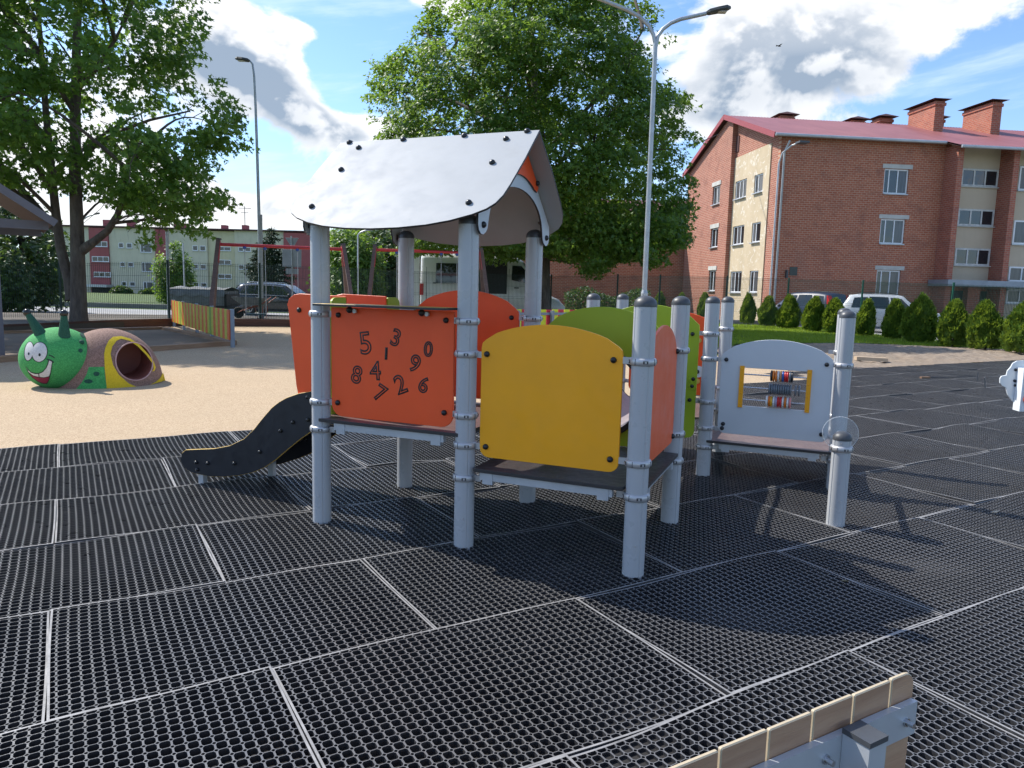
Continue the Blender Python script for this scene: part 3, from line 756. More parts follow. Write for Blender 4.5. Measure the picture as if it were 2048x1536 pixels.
for z, s0, beads, ex in ROWS:
    b = MB(); b.cyl((2.25, T2-0.012, z), (2.73, T2-0.012, z), 0.0055, n=10); rod = b.build('rod', STEEL, ab)
    for i, k in enumerate(beads): link('bead', bead_me[k], ab, (s0+0.0170*i+random.uniform(-.001, .001), T2-0.012, z))
    for s_ in ex: link('bead', bead_me['grey'], ab, (s_, T2-0.012, z))
# decks with frames
def deck(poly, z, m, th=0.02):
    b = MB(); b.prism(poly, th, ((0, 0, z-th/2), (1, 0, 0), (0, 1, 0), (0, 0, 1)), (), 0, 1, 0.002); d_ = b.build('deck', [m, CORE], ps); return d_
def frame(d_, segs, z):
    for p0, p1 in segs:
        b = MB(); b.bar((p0[0], p0[1], z-0.043), (p1[0], p1[1], z-0.043), 0.035, 0.044)
        v = (Vector(p1)-Vector(p0)).normalized()
        for p in (Vector(p0)+v*0.05, Vector(p1)-v*0.05): b.box((p.x-0.03, p.y-0.022, z-0.085), (p.x+0.03, p.y+0.022, z-0.0215))
        b.build('beam', ALU, d_)
d1 = deck(rrect(0.005, -0.055, SP-0.005, SP+0.05, 0.02, 3), 0.655, DECKR); frame(d1, [((0.12, -0.02), (0.87, -0.02)), ((0.12, SP), (0.87, SP)), ((0.02, 0.12), (0.02, 0.87))], 0.655)
d2 = deck(rrect(SP+0.07, -0.055, 2*SP-0.06, SP-0.06, 0.02, 3), 0.468, DECK); frame(d2, [((SP+0.11, -0.02), (2*SP-0.12, -0.02)), ((2*SP, 0.12), (2*SP, 0.87)), ((SP+0.12, SP-0.1), (2*SP-0.12, SP-0.1))], 0.468)
b = MB(); b.box((2*SP-0.06, 0.075, 0.448), (2*SP+0.045, SP-0.075, 0.467)); b.build('deck_edge', DECK, d2)
d3 = deck(rrect(SP+0.06, T2+0.04, 2*SP-0.06, T3-0.02, 0.02, 3), 0.455, DECKR); frame(d3, [((SP+0.12, T3-0.04), (2*SP-0.12, T3-0.04)), ((SP+0.12, T2+0.06), (2*SP-0.12, T2+0.06))], 0.455)
d4 = deck(rrect(2*SP+0.005, T2-0.055, 3*SP-0.01, T3+0.02, 0.02, 3), 0.290, DECKR); frame(d4, [((2*SP+0.12, T2-0.02), (3*SP-0.12, T2-0.02)), ((2*SP+0.12, T3-0.02), (3*SP-0.12, T3-0.02))], 0.290)
# clear disc on the abacus bay
m, nt, bb_ = new_mat('clear_polycarbonate'); bb_.inputs['Base Color'].default_value = (0.9, 0.94, 0.96, 1); bb_.inputs['Roughness'].default_value = 0.13; bb_.inputs['Transmission Weight'].default_value = 0.90; bb_.inputs['IOR'].default_value = 1.3
b = MB(); b.prism(circ(0, 0, 0.118, 36), 0.012, ((3*SP+0.0, 1.90*SP, 0.525), (1, 0, 0), (0, 0, 1), (0, -1, 0)), (), 0, 0, 0.003); dsk = b.build('clear_disc', m, ps)
b = MB(); b.bar((3*SP, TH_, 0.45), (3*SP, T2, 0.45), 0.025, 0.03); b.build('disc_bracket', ALU, dsk)
# roof
RZ, RT, SL = 2.392, 0.495, math.atan2(0.62, 0.703)
def roof_outline():
    R_ = [(0.700, 0.0), (0.705, 0.30), (0.700, 0.55), (0.692, 0.655), (0.672, 0.725), (0.636, 0.775), (0.57, 0.822), (0.46, 0.872), (0.33, 0.908), (0.17, 0.930), (0.0, 0.937)]
    return R_+[(-x, q) for x, q in R_[::-1][1:]]
for sg in (-1, 1):
    o_ = Vector((0.495, RT, RZ)); Vd = Vector((0, sg*cos(SL), -sin(SL))); N_ = Vector((0, sg*sin(SL), cos(SL)))
    fr = (o_-N_*0.006, (1, 0, 0), Vd, N_)
    b = MB(); b.prism(roof_outline(), 0.012, fr, (), 0, 1, 0.0012)
    rp = b.build('roof_plate', [ROOFW, CORE], ps)
    bolts(rp, [(sx*x, q) for sx in (-1, 1) for x, q in ((0.625, 0.012), (0.515, 0.085), (0.515, 0.335), (0.515, 0.722), (0.215, 0.018))], (o_, (1, 0, 0), Vd, N_), 0.0005, 0.0185)
def gable(s, sgn):
    inner = []
    for i in range(21):
        a = pi*i/20; inner.append((0.495-0.42*cos(a)*(1-0.0*sin(a)), 1.795+0.268*(sin(a)**0.85)))
    k = math.tan(SL); off = 0.028
    rl = lambda t: RZ-off-abs(t-RT)*k
    foot = lambda t0, dr: [(t0+dr*0.055*cos(a_)+0.0, 1.80-0.052*abs(sin(a_))) for a_ in np.linspace(0, pi, 9)]
    P = [(1.045, rl(1.045)), (0.495, rl(0.495)), (-0.055, rl(-0.055))]
    P += [(-0.055, 1.80), (-0.045, 1.775), (-0.02, 1.755), (0.01, 1.752), (0.045, 1.768), (0.065, 1.79)]+inner[1:-1]+[(0.925, 1.79), (0.945, 1.768), (0.98, 1.752), (1.01, 1.755), (1.035, 1.775), (1.045, 1.80)]
    b = MB(); b.prism(P, 0.013, sframe(s), (), 0, 1, 0.001); g_ = b.build('gable_arch', [GREY, CORE], ps)
    low = [(0.495+0.275*x, 2.055+0.085*(1-x*x)-0.0) for x in np.linspace(1, -1, 13)]
    P2 = [(0.79, rl(0.79)-0.002), (0.495, rl(0.495)-0.002), (0.20, rl(0.20)-0.002)]+[(0.225, 2.07)]+low[::-1][1:-1]+[(0.765, 2.07)]
    b = MB(); b.prism(P2, 0.013, sframe(s+sgn*0.014), (), 0, 1, 0.001); tri = b.build('gable_infill', [ORANGE, CORE], ps)
    bolts(g_, [(0.005, 1.805), (0.985, 1.805)], sframe(s), 0.007, 0.018); bolts(tri, [(0.755, 2.125), (0.235, 2.125)], sframe(s+sgn*0.014), 0.007, 0.017)
    for t in (0.0, SP):
        b = MB(); b.box((min(s, s-sgn*0.09), t-0.02, 1.795), (max(s, s-sgn*0.09), t+0.02, 1.83)); b.build('roof_bracket', CORE, g_)
gable(SP+0.075, 1); gable(-0.075, -1)
# slide with side plates, guards and wings
prof = [(-1.437, 0.166), (-1.425, 0.222), (-1.385, 0.250), (-1.30, 0.262), (-1.114, 0.288), (-0.97, 0.325), (-0.839, 0.388), (-0.75, 0.465), (-0.681, 0.540), (-0.594, 0.627), (-0.53, 0.672), (-0.466, 0.706), (-0.362, 0.744), (-0.256, 0.766), (-0.12, 0.772), (0.02, 0.772), (0.02, 0.56), (-0.12, 0.555), (-0.259, 0.500), (-0.36, 0.432), (-0.472, 0.346), (-0.57, 0.267), (-0.667, 0.202), (-0.77, 0.155), (-0.891, 0.119), (-1.03, 0.092), (-1.168, 0.078), (-1.334, 0.084), (-1.405, 0.112)]
ctr = [(0.02, 0.668), (-0.12, 0.665), (-0.27, 0.64), (-0.40, 0.575), (-0.52, 0.495), (-0.64, 0.395), (-0.76, 0.305), (-0.89, 0.24), (-1.05, 0.195), (-1.25, 0.175), (-1.40, 0.17)]
b = MB(); vs = []
for t in (0.255, 0.735):
    for s_, z in ctr: vs.append((s_, t, z-0.02))
n = len(ctr); b.add(vs, [(i, i+1, n+i+1, n+i) for i in range(n-1)], 0, True)
b.add([(x, y, z-0.004) for x, y, z in vs], [(i, n+i, n+i+1, i+1) for i in range(n-1)], 0, True)
sl = b.build('slide', STEEL, ps); sl['label'] = 'short children slide with black curved side plates'
for t in (0.25, 0.74):
    pf_ = prof if t < 0.5 else [(s_ if s_ > -0.85 else -0.85+(s_+0.85)*0.5, z) for s_, z in prof]; b = MB(); b.prism(pf_, 0.016, pframe(t), (), 0, 1, 0.0022); sp_ = b.build('side_plate', [SLIDEB, EDGEY], sl)
    bolts(sp_, ([(-1.283, 0.169), (-1.275, 0.117), (-1.174, 0.175)] if t < 0.5 else [])+[(-0.929, 0.203), (-0.70, 0.311), (-0.52, 0.475), (-0.414, 0.544), (-0.291, 0.572)], pframe(t), 0.008, 0.014)
for t in (0.29,):
    b = MB(); b.box((-1.30, t-0.02, -0.03), (-1.255, t+0.02, 0.12)); b.build('foot', ALU, sl); b = MB(); b.box((-1.02, 0.68, -0.03), (-0.975, 0.72, 0.12)); b.build('foot', ALU, sl)
gp = [(-0.452, 1.290), (-0.462, 1.325), (-0.445, 1.365), (-0.405, 1.392), (-0.36, 1.400), (0.0, 1.392), (0.0, 0.665), (-0.235, 0.628), (-0.29, 0.640), (-0.345, 0.672), (-0.378, 0.72), (-0.395, 0.79)]
for t in (0.262, 0.728): panel('guard', gp, pframe(t), ORANGE, bl=[(-0.362, 1.293), (-0.30, 0.72)], label='orange guard plate beside the slide entrance')
for (t0, t1) in ((0.095, 0.252), (0.738, 0.895)):
    panel('wing', rrect(t0, 0.632, t1, 1.384, (0.01, 0.01, 0.012 if t0 < .5 else 0.05, 0.05 if t0 < .5 else 0.012)), sframe(0.0), GREEN, bl=[((t0+t1)/2, 0.72)], label='narrow green plate framing the slide entrance')
# ------------------------------------------------------------------ buildings
def m_brick(name, c1, c2, mortar, var=(0.36, 0.12, 0.07), sx=0.29, sy=0.118, mode='front'):
    """far brickwork: courses too fine to build, with pale joints and uneven bricks; o = object coords (x along wall, z up)"""
    m, nt, b = new_mat(name); o = nt.coord('Object'); x, y, z = nt.xyz(o)
    u = x if mode == 'front' else (y if mode == 'side' else x+y)
    vec = nt.comb(u, z, 0)
    t = nt.node('ShaderNodeTexBrick'); nt.put(t.inputs['Vector'], vec); t.inputs['Scale'].default_value = 1.0
    t.inputs['Brick Width'].default_value = sx; t.inputs['Row Height'].default_value = sy; t.inputs['Mortar Size'].default_value = 0.016; t.inputs['Mortar Smooth'].default_value = 0.2
    nt.put(t.inputs['Color1'], c1); nt.put(t.inputs['Color2'], c2); nt.put(t.inputs['Mortar'], mortar); t.inputs['Bias'].default_value = -0.1
    c = V(nt, t.outputs[0]); n1 = nt.noise(vec, 1.1, 6, 0.65); n2 = nt.noise(nt.comb(u*3.1, z*8.5, 0), 1.0, 2, 0.5)
    c = nt.mix(nt.smooth(n2, 0.56, 0.68)*0.55, c, var); c = nt.mix(nt.smooth(n1, 0.48, 0.72)*0.55, c, (0.21, 0.088, 0.065)); n5 = nt.noise(nt.comb(u*0.5, z*0.22, 3.0), 1.0, 5, 0.6); c = nt.mix(nt.smooth(n5, 0.52, 0.70)*0.40, c, (0.33, 0.17, 0.125)); c = nt.mix(nt.smooth(n2, 0.30, 0.22)*0.5, c, (0.16, 0.06, 0.05))
    nt.put(b.inputs['Base Color'], c); b.inputs['Roughness'].default_value = 0.9
    nt.put(b.inputs['Normal'], nt.bump(V(nt, t.outputs[1])*-1.0, 0.6, 0.02)); return m
BR_F = m_brick('brick_front', (0.37, 0.104, 0.054), (0.47, 0.150, 0.080), (0.48, 0.31, 0.215))
BR_S = m_brick('brick_gable', (0.31, 0.100, 0.062), (0.40, 0.142, 0.090), (0.48, 0.33, 0.25), mode='side')
BR_C = m_brick('brick_chimney', (0.34, 0.09, 0.055), (0.45, 0.14, 0.08), (0.40, 0.25, 0.19), sx=0.29, sy=0.118, mode='both')
def m_plaster(name, c1, c2, patch=0.0, streak=0.3):
    m, nt, b = new_mat(name); o = nt.coord('Object'); x, y, z = nt.xyz(o)
    n1 = nt.noise(o, 0.9, 6, 0.6); n2 = nt.noise(nt.comb(x*2.6, y*2.6, z*0.25), 1.0, 5, 0.65); n3 = nt.noise(o, 2.2, 7, 0.75, dist=1.2)
    c = nt.mix(nt.lin(n1, 0.3, 0.7), c1, c2); c = nt.mix(nt.smooth(n2, 0.52, 0.72)*streak, c, tuple(v*0.62 for v in c1))
    if patch: c = nt.mix(nt.smooth(n3, 0.555, 0.60)*patch, c, (0.66, 0.60, 0.50))
    nt.put(b.inputs['Base Color'], c); b.inputs['Roughness'].default_value = 0.93; return m
PL_BEIGE = m_plaster('plaster_beige', (0.48, 0.385, 0.255), (0.57, 0.465, 0.32), 0.95, 0.2)
PL_TAN = m_plaster('panel_tan', (0.50, 0.41, 0.30), (0.55, 0.455, 0.335), 0, 0.15)
PL_GREEN = m_plaster('plaster_pale_green', (0.55, 0.515, 0.385), (0.61, 0.575, 0.44), 0, 0.45)
PL_YEL = m_plaster('plaster_yellow', (0.56, 0.51, 0.33), (0.61, 0.56, 0.38), 0, 0.35)
PL_RED = m_plaster('plaster_red', (0.30, 0.085, 0.09), (0.36, 0.11, 0.11), 0, 0.25)
LINTEL = mat('concrete_lintel', (0.50, 0.49, 0.45), 0.9, 0, 0.15, 2); FRAMEW = mat('window_frame_white', (0.78, 0.79, 0.80), 0.4, 0, 0.05, 3); OLDFR = mat('old_window_frame', (0.55, 0.55, 0.53), 0.7, 0, 0.2, 5)
m, nt, b = new_mat('window_glass'); b.inputs['Base Color'].default_value = (0.018, 0.022, 0.026, 1); b.inputs['Roughness'].default_value = 0.04; b.inputs['Specular IOR Level'].default_value = 0.9
nt.put(b.inputs['Normal'], nt.bump(nt.noise(nt.coord('Object'), 0.9, 2, 0.5), 0.25, 0.05)); GLASS = m
m, nt, b = new_mat('window_glass_curtain'); o_ = nt.coord('Object'); xx, yy, zz = nt.xyz(o_)
nt.put(b.inputs['Base Color'], nt.mix(nt.noise(nt.comb(xx*9, yy*9, zz*0.8), 1.0, 2), (0.03, 0.035, 0.04), (0.16, 0.16, 0.165))); b.inputs['Roughness'].default_value = 0.05; CURT = m
m, nt, b = new_mat('metal_roof_red'); o_ = nt.coord('Object'); n1 = nt.noise(o_, 0.6, 5, 0.6); n2 = nt.noise(nt.comb(nt.xyz(o_)[0]*2.0, nt.xyz(o_)[1]*0.3, 0), 1.0, 4, 0.6)
nt.put(b.inputs['Base Color'], nt.mix(nt.lin(n1*0.5+n2*0.5, 0.35, 0.65), (0.22, 0.078, 0.078), (0.30, 0.115, 0.112))); b.inputs['Roughness'].default_value = 0.42; ROOFR = m
ZINC = mat('zinc_sheet', (0.46, 0.48, 0.50), 0.45, 0.5, 0.12, 2); FASC = mat('fascia_red', (0.30, 0.05, 0.055), 0.5); DARKV = mat('dark_opening', (0.012, 0.012, 0.014), 0.6); SOFFIT = mat('soffit_dark', (0.07, 0.03, 0.03), 0.8)
def window(parent, o, U, Vz, N, w_, h_, cols=(1,), frame=FRAMEW, glass=GLASS, ft=0.07, depth=0.12, sill=True, lintel=0.0, inset=0.0, sillout=0.14):
    """one window as a part with its panes and sill as sub-parts. o = lower-left corner on the wall face"""
    o = Vector(o); U = Vector(U); N = Vector(N); Z = Vector((0, 0, 1))
    tot = sum(cols); b = MB()
    def slab(bb, x0, x1, z0, z1, n0, n1, mi=0):
        vs = [o+U*x+Z*z+N*n_ for n_ in (n0, n1) for (x, z) in ((x0, z0), (x1, z0), (x1, z1), (x0, z1))]
        bb.add(vs, [(3, 2, 1, 0), (4, 5, 6, 7), (0, 1, 5, 4), (1, 2, 6, 5), (2, 3, 7, 6), (3, 0, 4, 7)], mi)
    slab(b, 0, w_, 0, ft, 0.004, 0.05); slab(b, 0, w_, h_-ft, h_, 0.004, 0.05); slab(b, 0, ft, ft, h_-ft, 0.004, 0.05); slab(b, w_-ft, w_, ft, h_-ft, 0.004, 0.05)
    x = ft; inner = w_-2*ft; panes = []
    for i, c in enumerate(cols):
        x1 = x+inner*c/tot
        if i < len(cols)-1: slab(b, x1-ft*0.45, x1+ft*0.45, ft, h_-ft, 0.006, 0.048)
        panes.append((x, x1)); x = x1
    wo = b.build('window', frame, parent)
    for i, (x0, x1) in enumerate(panes):
        b = MB(); slab(b, x0+0.005, x1-0.005, ft, h_-ft, 0.002, 0.022); b.build('pane', glass if not isinstance(glass, (list, tuple)) else glass[i % len(glass)], wo)
    if sill: b = MB(); slab(b, -0.07 if sillout < 0.2 else 0.0, w_+(0.07 if sillout < 0.2 else 0.0), -0.06, -0.005, 0.0, sillout); b.build('sill', ZINC if frame is not OLDFR else LINTEL, wo)
    if lintel: b = MB(); slab(b, -0.12, w_+0.12, h_+0.01, h_+lintel, 0.0, 0.05); b.build('lintel', LINTEL, wo)
    return wo

# --- brick apartment house on the right
BO = at(1541, 600, 42.0); BO.z = -0.2
gd = at(1386, 345, 56.0); gdir = Vector((gd.x-BO.x, gd.y-BO.y, 0)); BD = gdir.length; gdir.normalize(); fdir = Vector((gdir.y, -gdir.x, 0))
bang = math.atan2(fdir.y, fdir.x)
bh = empty('brick_apartment_house', BO, bang); tag(bh, 'three-storey red brick apartment house with red metal roof behind the parked cars', 'building')
RB = Matrix.Rotation(-bang, 4, 'Z')
def bl(P): return RB @ (P-BO)
def ff(x, y, off=0.0): return bl(hit(x, y, BO-gdir*off, gdir))         # point on the front wall
def gf(x, y, off=0.0): return bl(hit(x, y, BO-fdir*off, fdir))         # point on the gable wall
EZ = ff(1545, 270).z; RZB = bl(at(1460, 232, 42+BD/2)).z
XR = 34.0
FW = [(1765.5, 339, 1819, 387), (1758, 439, 1811.5, 487), (1749, 541, 1802, 601)]
fholes = []
for q in FW:
    a = ff(q[0], q[3]); c = ff(q[2], q[1]); fholes.append((a.x, a.z, c.x, c.z))
def rect(h): return [(h[0], h[1]), (h[2], h[1]), (h[2], h[3]), (h[0], h[3])]
bld = MB(); bld.prism([(0, 0), (XR, 0), (XR, EZ), (0, EZ)], 0.30, ((0, 0.15, 0), (1, 0, 0), (0, 0, 1), (0, -1, 0)), [rect(h) for h in fholes]); bld.build('wall', BR_F, bh)
ym = BD*0.5; y0p = gf(1464, 450).y; kz = (RZB-0.25-EZ)/ym
zt = lambda y: min(EZ+kz*y, EZ+kz*(BD-y))-0.02
GWP = [((1469, 356, 1494, 400), (1, 1, 1), 0), ((1464, 449, 1489, 491), (1, 1, 1), 0), ((1459, 542, 1484, 585), (1, 1, 1), 0), ((1507, 345, 1527, 388), (1, 1.6), 0), ((1502, 443, 1522, 486), (1, 1.6), 0), ((1497, 541, 1517, 585), (1, 1.6), 0), ((1424, 369, 1441, 411), (1, 1), 1), ((1420, 455, 1437, 496), (1, 1), 1), ((1416, 540, 1432, 582), (1, 1), 1)]
GH = []
for q, cols, leaf in GWP:
    off = 0.32 if leaf else 0.06
    a = gf(q[0], q[3], off); c = gf(q[2], q[1], off); GH.append((min(a.y, c.y), min(a.z, c.z), max(a.y, c.y), max(a.z, c.z), cols, leaf))
def gframe(x): return ((x, 0, 0), (0, -1, 0), (0, 0, 1), (-1, 0, 0))     # u = -y so that the outside faces -x
def gpoly(P): return [(-y, z) for y, z in P]
g_ = MB()
g_.prism(gpoly([(0.302, 0), (BD, 0), (BD, EZ), (ym, RZB-0.25), (0.302, EZ)]), 0.30, gframe(0.15), [gpoly(rect(h[:4])) for h in GH])
top = [(y0p, zt(y0p))]+([(ym, zt(ym))] if y0p < ym else [])
g_.prism(gpoly([(y0p, 0), (BD-0.01, 0), (BD-0.01, zt(BD-0.01))]+top[::-1]), 0.318, gframe(-0.161), [gpoly(rect(h[:4])) for h in GH if h[5]])
g_.build('gable_wall', BR_S, bh)
pz = gf(1531, 292).z; py0 = gf(1534, 450).y
b = MB(); b.prism(gpoly([(py0, 0.02), (y0p-0.004, 0.02), (y0p-0.004, pz), (py0, pz)]), 0.058, gframe(-0.031), [gpoly(rect(h[:4])) for h in GH if not h[5]]); b.build('plaster_field', PL_BEIGE, bh)
b = MB(); b.box((0.31, BD-0.3, 0), (XR, BD, EZ)); b.box((XR-0.3, 0.31, 0), (XR, BD-0.31, EZ)); b.build('wall', BR_C, bh)
for i, h in enumerate(GH):
    xf = 0.05 if not h[5] else -0.18
    window(bh, (xf, h[2]-0.01, h[1]+0.01), (0, -1, 0), None, (-1, 0, 0), h[2]-h[0]-0.02, h[3]-h[1]-0.02, h[4], FRAMEW, ([GLASS, CURT, GLASS] if i % 2 else [CURT, GLASS, GLASS]) if not h[5] else GLASS, 0.065, lintel=0.0, sill=True, sillout=0.24 if not h[5] else 0.26)
    if h[5]: b = MB(); b.box((-0.36, h[0]-0.12, h[3]+0.01), (-0.322, h[2]+0.12, h[3]+0.28)); b.build('lintel', LINTEL, bh)
a = gf(1471, 306); c = gf(1480, 271); b = MB(); b.box((-0.05, c.y, a.z), (0.0, a.y, c.z)); b.build('attic_hatch', SOFFIT, bh)
for h in fholes:
    window(bh, (h[0]+0.01, 0.13, h[1]+0.01), (1, 0, 0), None, (0, -1, 0), h[2]-h[0]-0.02, h[3]-h[1]-0.02, (0.9, 1.9, 1.9), FRAMEW, [GLASS, GLASS, CURT], 0.07, sillout=0.24)
    b = MB(); b.box((h[0]-0.14, -0.03, h[3]+0.01), (h[2]+0.18, -0.002, h[3]+0.24)); b.build('lintel', LINTEL, bh)
# stair bay: two brick fins, tan panels, strip windows, canopy and entrance
xl0, xl1 = ff(1912, 400).x, ff(1923, 400).x; xr0 = ff(2020, 400, 1.1).x; FP = 1.1
xl0 = ff(1908, 400, FP).x; xl1 = xl0+0.34; xr1 = xr0+0.34
for x in (xl0, xr0):
    b = MB(); b.box((x, -FP, 0), (x+0.34, -0.002, EZ-0.22)); b.build('fin_wall', BR_C, bh)
b = MB(); b.box((xl1+0.003, -0.05, 2.6), (xr0-0.003, -0.003, EZ)); b.build('tan_infill', PL_TAN, bh)
for q in ((1920, 340, 1997, 372), (1913, 420, 1989, 451), (1907, 498, 1981, 530)):
    a = ff(q[0], q[3], 0.05); c = ff(q[2], q[1], 0.05); xa = max(a.x, xl1+0.02)
    window(bh, (xa, -0.05, a.z), (1, 0, 0), None, (0, -1, 0), xr0-0.05-xa, c.z-a.z, (1, 1, 1), OLDFR, GLASS, 0.10)
b = MB(); b.box((xr1+0.003, -0.06, 0), (XR, -0.003, EZ)); b.build('tan_infill', PL_TAN, bh)
for zc in (ff(2048, 360).z-0.6, ff(2048, 468).z-0.6, ff(2048, 560).z-0.6, ff(2048, 590).z-0.5):
    window(bh, (xr1+0.9, -0.06, zc), (1, 0, 0), None, (0, -1, 0), 1.8, 1.35 if zc > 1.5 else 0.6, (0.8, 1), FRAMEW, CURT, 0.09)
cz = ff(1950, 567, 1.4).z; b = MB(); b.box((xl0-0.35, -1.75, cz-0.17), (XR-1, -0.07, cz+0.17)); can = b.build('entrance_canopy', mat('canopy_sheet', (0.26, 0.29, 0.32), .5, .2, .12, 2), bh)
b = MB(); b.box((xl1+0.4, -0.10, 0.1), (xl1+1.5, -0.055, cz-0.4)); b.build('door', DARKV, bh); b = MB(); b.box((xl1+2.3, -0.10, 0.1), (xl1+3.9, -0.055, cz-0.4)); b.build('door', DARKV, bh)
b = MB(); b.box((xl1+1.52, -0.5, 0), (xl1+2.28, -0.06, cz-0.18)); b.build('pier', BR_C, bh)
# roof: ribbed sheet metal, ridge along x
ov = 0.45; slope = math.atan2(RZB-EZ, ym)
def roofpiece(name, x0, x1, ye, ze, yr, zr, ribs, parent):
    b = MB(); n = max(1, int((x1-x0)/0.20))
    vs = []
    for i in range(n*2+1):
        x = x0+(x1-x0)*i/(2*n); k = 0.028 if i % 2 else 0.0; vs += [(x, ye, ze+k), (x, yr, zr+k)]
    b.add(vs, [(2*i, 2*i+2, 2*i+3, 2*i+1) for i in range(2*n)])
    b.add([(x0, ye, ze-0.10), (x1, ye, ze-0.10), (x1, yr, zr-0.10), (x0, yr, zr-0.10)], [(0, 3, 2, 1)], 1)
    b.add([(x0, ye, ze-0.10), (x1, ye, ze-0.10), (x1, ye, ze), (x0, ye, ze)], [(0, 1, 2, 3)], 1)
    return b.build(name, [ROOFR, SOFFIT], parent)
eo = -ov; ez = EZ+0.12-ov*math.tan(slope)*0.6
rf = roofpiece('roof', -0.62, XR+0.3, eo, ez, ym, RZB, 1, bh)
roofpiece('roof', -0.62, XR+0.3, BD+ov, ez, ym, RZB, 1, bh)
roofpiece('roof', xl0-0.35, XR+0.2, -FP-0.55, EZ-0.36, eo-0.0, ez+0.02, 1, bh)
b = MB(); b.bar((-0.62, eo, ez-0.09), (-0.62, ym, RZB-0.09), 0.05, 0.30); b.bar((-0.62, BD+ov, ez-0.09), (-0.62, ym, RZB-0.09), 0.05, 0.30); b.build('verge_board', FASC, rf)
for x0, x1, y, z in ((-0.6, xl0-0.36, eo-0.07, ez-0.07), (xl0-0.3, XR, -FP-0.62, EZ-0.45)):
    b = MB(); b.tube([(x0, y, z), (x1, y, z)], 0.085, 8); b.build('gutter', ZINC, bh)
p = [ff(1546, 285, 0.3), ff(1541, 296, 0.25), ff(1540, 330, 0.12)]
b = MB(); b.tube([(0.25, -0.5, EZ-0.35), (0.16, -0.12, EZ-0.9), (0.16, -0.12, 0.1)], 0.06, 8); b.build('downpipe', ZINC, bh)
b = MB(); b.tube([(-0.12, -0.12, EZ-1.5), (-0.12, -0.12, 0.1)], 0.05, 8); b.build('downpipe', ZINC, bh)
b = MB(); b.tube([(-0.12, -0.12, EZ-1.52), (-0.08, -0.4, EZ-1.0), (0.15, -0.9, EZ-0.7), (0.35, -1.3, EZ-0.62)], 0.045, 8); b.box((0.2, -1.75, EZ-0.68), (0.75, -1.2, EZ-0.58), 1); b.build('wall_lamp', [ZINC, CAPM], bh)
b = MB(); b.box((1.0, -0.03, ff(1560, 541).z-0.25), (1.45, -0.003, ff(1560, 541).z+0.22)); b.build('number_plate', mat('plate_dark', (0.05, 0.06, 0.05), 0.5), bh)
b = MB(); b.box((0.75, -0.18, ff(1552, 552).z-0.1), (0.85, -0.003, ff(1552, 552).z+0.35)); b.build('wall_bracket', CAPM, bh)
def chimney(x, y, zb, w_, d_, h_, cap=0.35):
    b = MB(); b.box((x-w_/2, y-d_/2, zb-0.6), (x+w_/2, y+d_/2, zb+h_)); b.box((x-w_/2-0.06, y-d_/2-0.06, zb+h_-0.28), (x+w_/2+0.06, y+d_/2+0.06, zb+h_-0.10)); c_ = b.build('chimney', BR_C, bh)
    b = MB(); zc = zb+h_+cap; hw, hd = w_/2+0.28, d_/2+0.28
    b.add([(x-hw, y-hd, zc-0.16), (x+hw, y-hd, zc-0.16), (x+hw, y+hd, zc-0.16), (x-hw, y+hd, zc-0.16), (x, y-hd*0.5, zc+0.06), (x, y+hd*0.5, zc+0.06)], [(0, 1, 4), (1, 2, 5, 4), (2, 3, 5), (3, 0, 4, 5), (3, 2, 1, 0)])
    for sx in (-1, 1):
        for k in (-1, 1): b.cyl((x+sx*w_*0.4, y+k*d_*0.4, zb+h_), (x+sx*w_*0.4, y+k*d_*0.4, zc-0.16), 0.025, n=6)
    b.build('chimney_cap', SOFFIT, c_)
def roof_at(px, py):
    # point on the front roof slope under a pixel
    n = Vector((0, -sin(slope), cos(slope))); P0 = Vector((0, 0, EZ+0.1)); R4 = Matrix.Rotation(bang, 4, 'Z')
    return bl(hit(px, py, BO+(R4 @ P0), R4 @ n))
for (cx_, cy_, tx_, ty_) in ((1868, 262, 1853, 211), (1982, 268, 1970, 213)):
    q = roof_at(cx_, cy_); zt2 = bl(hit(tx_, ty_, BO+(Matrix.Rotation(bang, 4, 'Z') @ Vector((0, q.y+1.0, 0))), gdir)).z; chimney(q.x+0.25, q.y+1.3, q.z+0.5, 0.62, 2.6, zt2-q.z-0.5+0.05, 0.25)
for px_, hh in ((1567, 0.55), (1717, 0.5), (1776, 0.75), (1888, 0.9)):
    q = bl(at(px_, 235, 42+ym+1.5)); chimney(q.x, ym+1.0, RZB-0.22, 0.9, 0.9, hh, 0.22)
# lower brick wing behind the big maple
wg = empty('brick_wing', at(1232, 600, 57)); wg.location.z = -0.3; tag(wg, 'lower brick wing in shade behind the tall maple and mesh fence', 'building')
b = MB(); b.box((-11.5, 0, 0), (7.0, 8, 7.4)); b.build('wall', BR_F, wg)
b = MB(); b.add([(-12, -0.5, 7.3), (7.0, -0.5, 7.3), (7.0, 8.5, 7.3), (-12, 8.5, 7.3), (-12, 4, 9.2), (7.0, 4, 9.2)], [(0, 1, 5, 4), (2, 3, 4, 5), (1, 2, 5), (3, 0, 4)]); b.build('roof', ROOFR, wg)
for x in (-9.6, -6.4):
    window(wg, (x, 0, 1.6), (1, 0, 0), None, (0, -1, 0), 1.3, 1.4, (1, 1), FRAMEW, GLASS, 0.08)

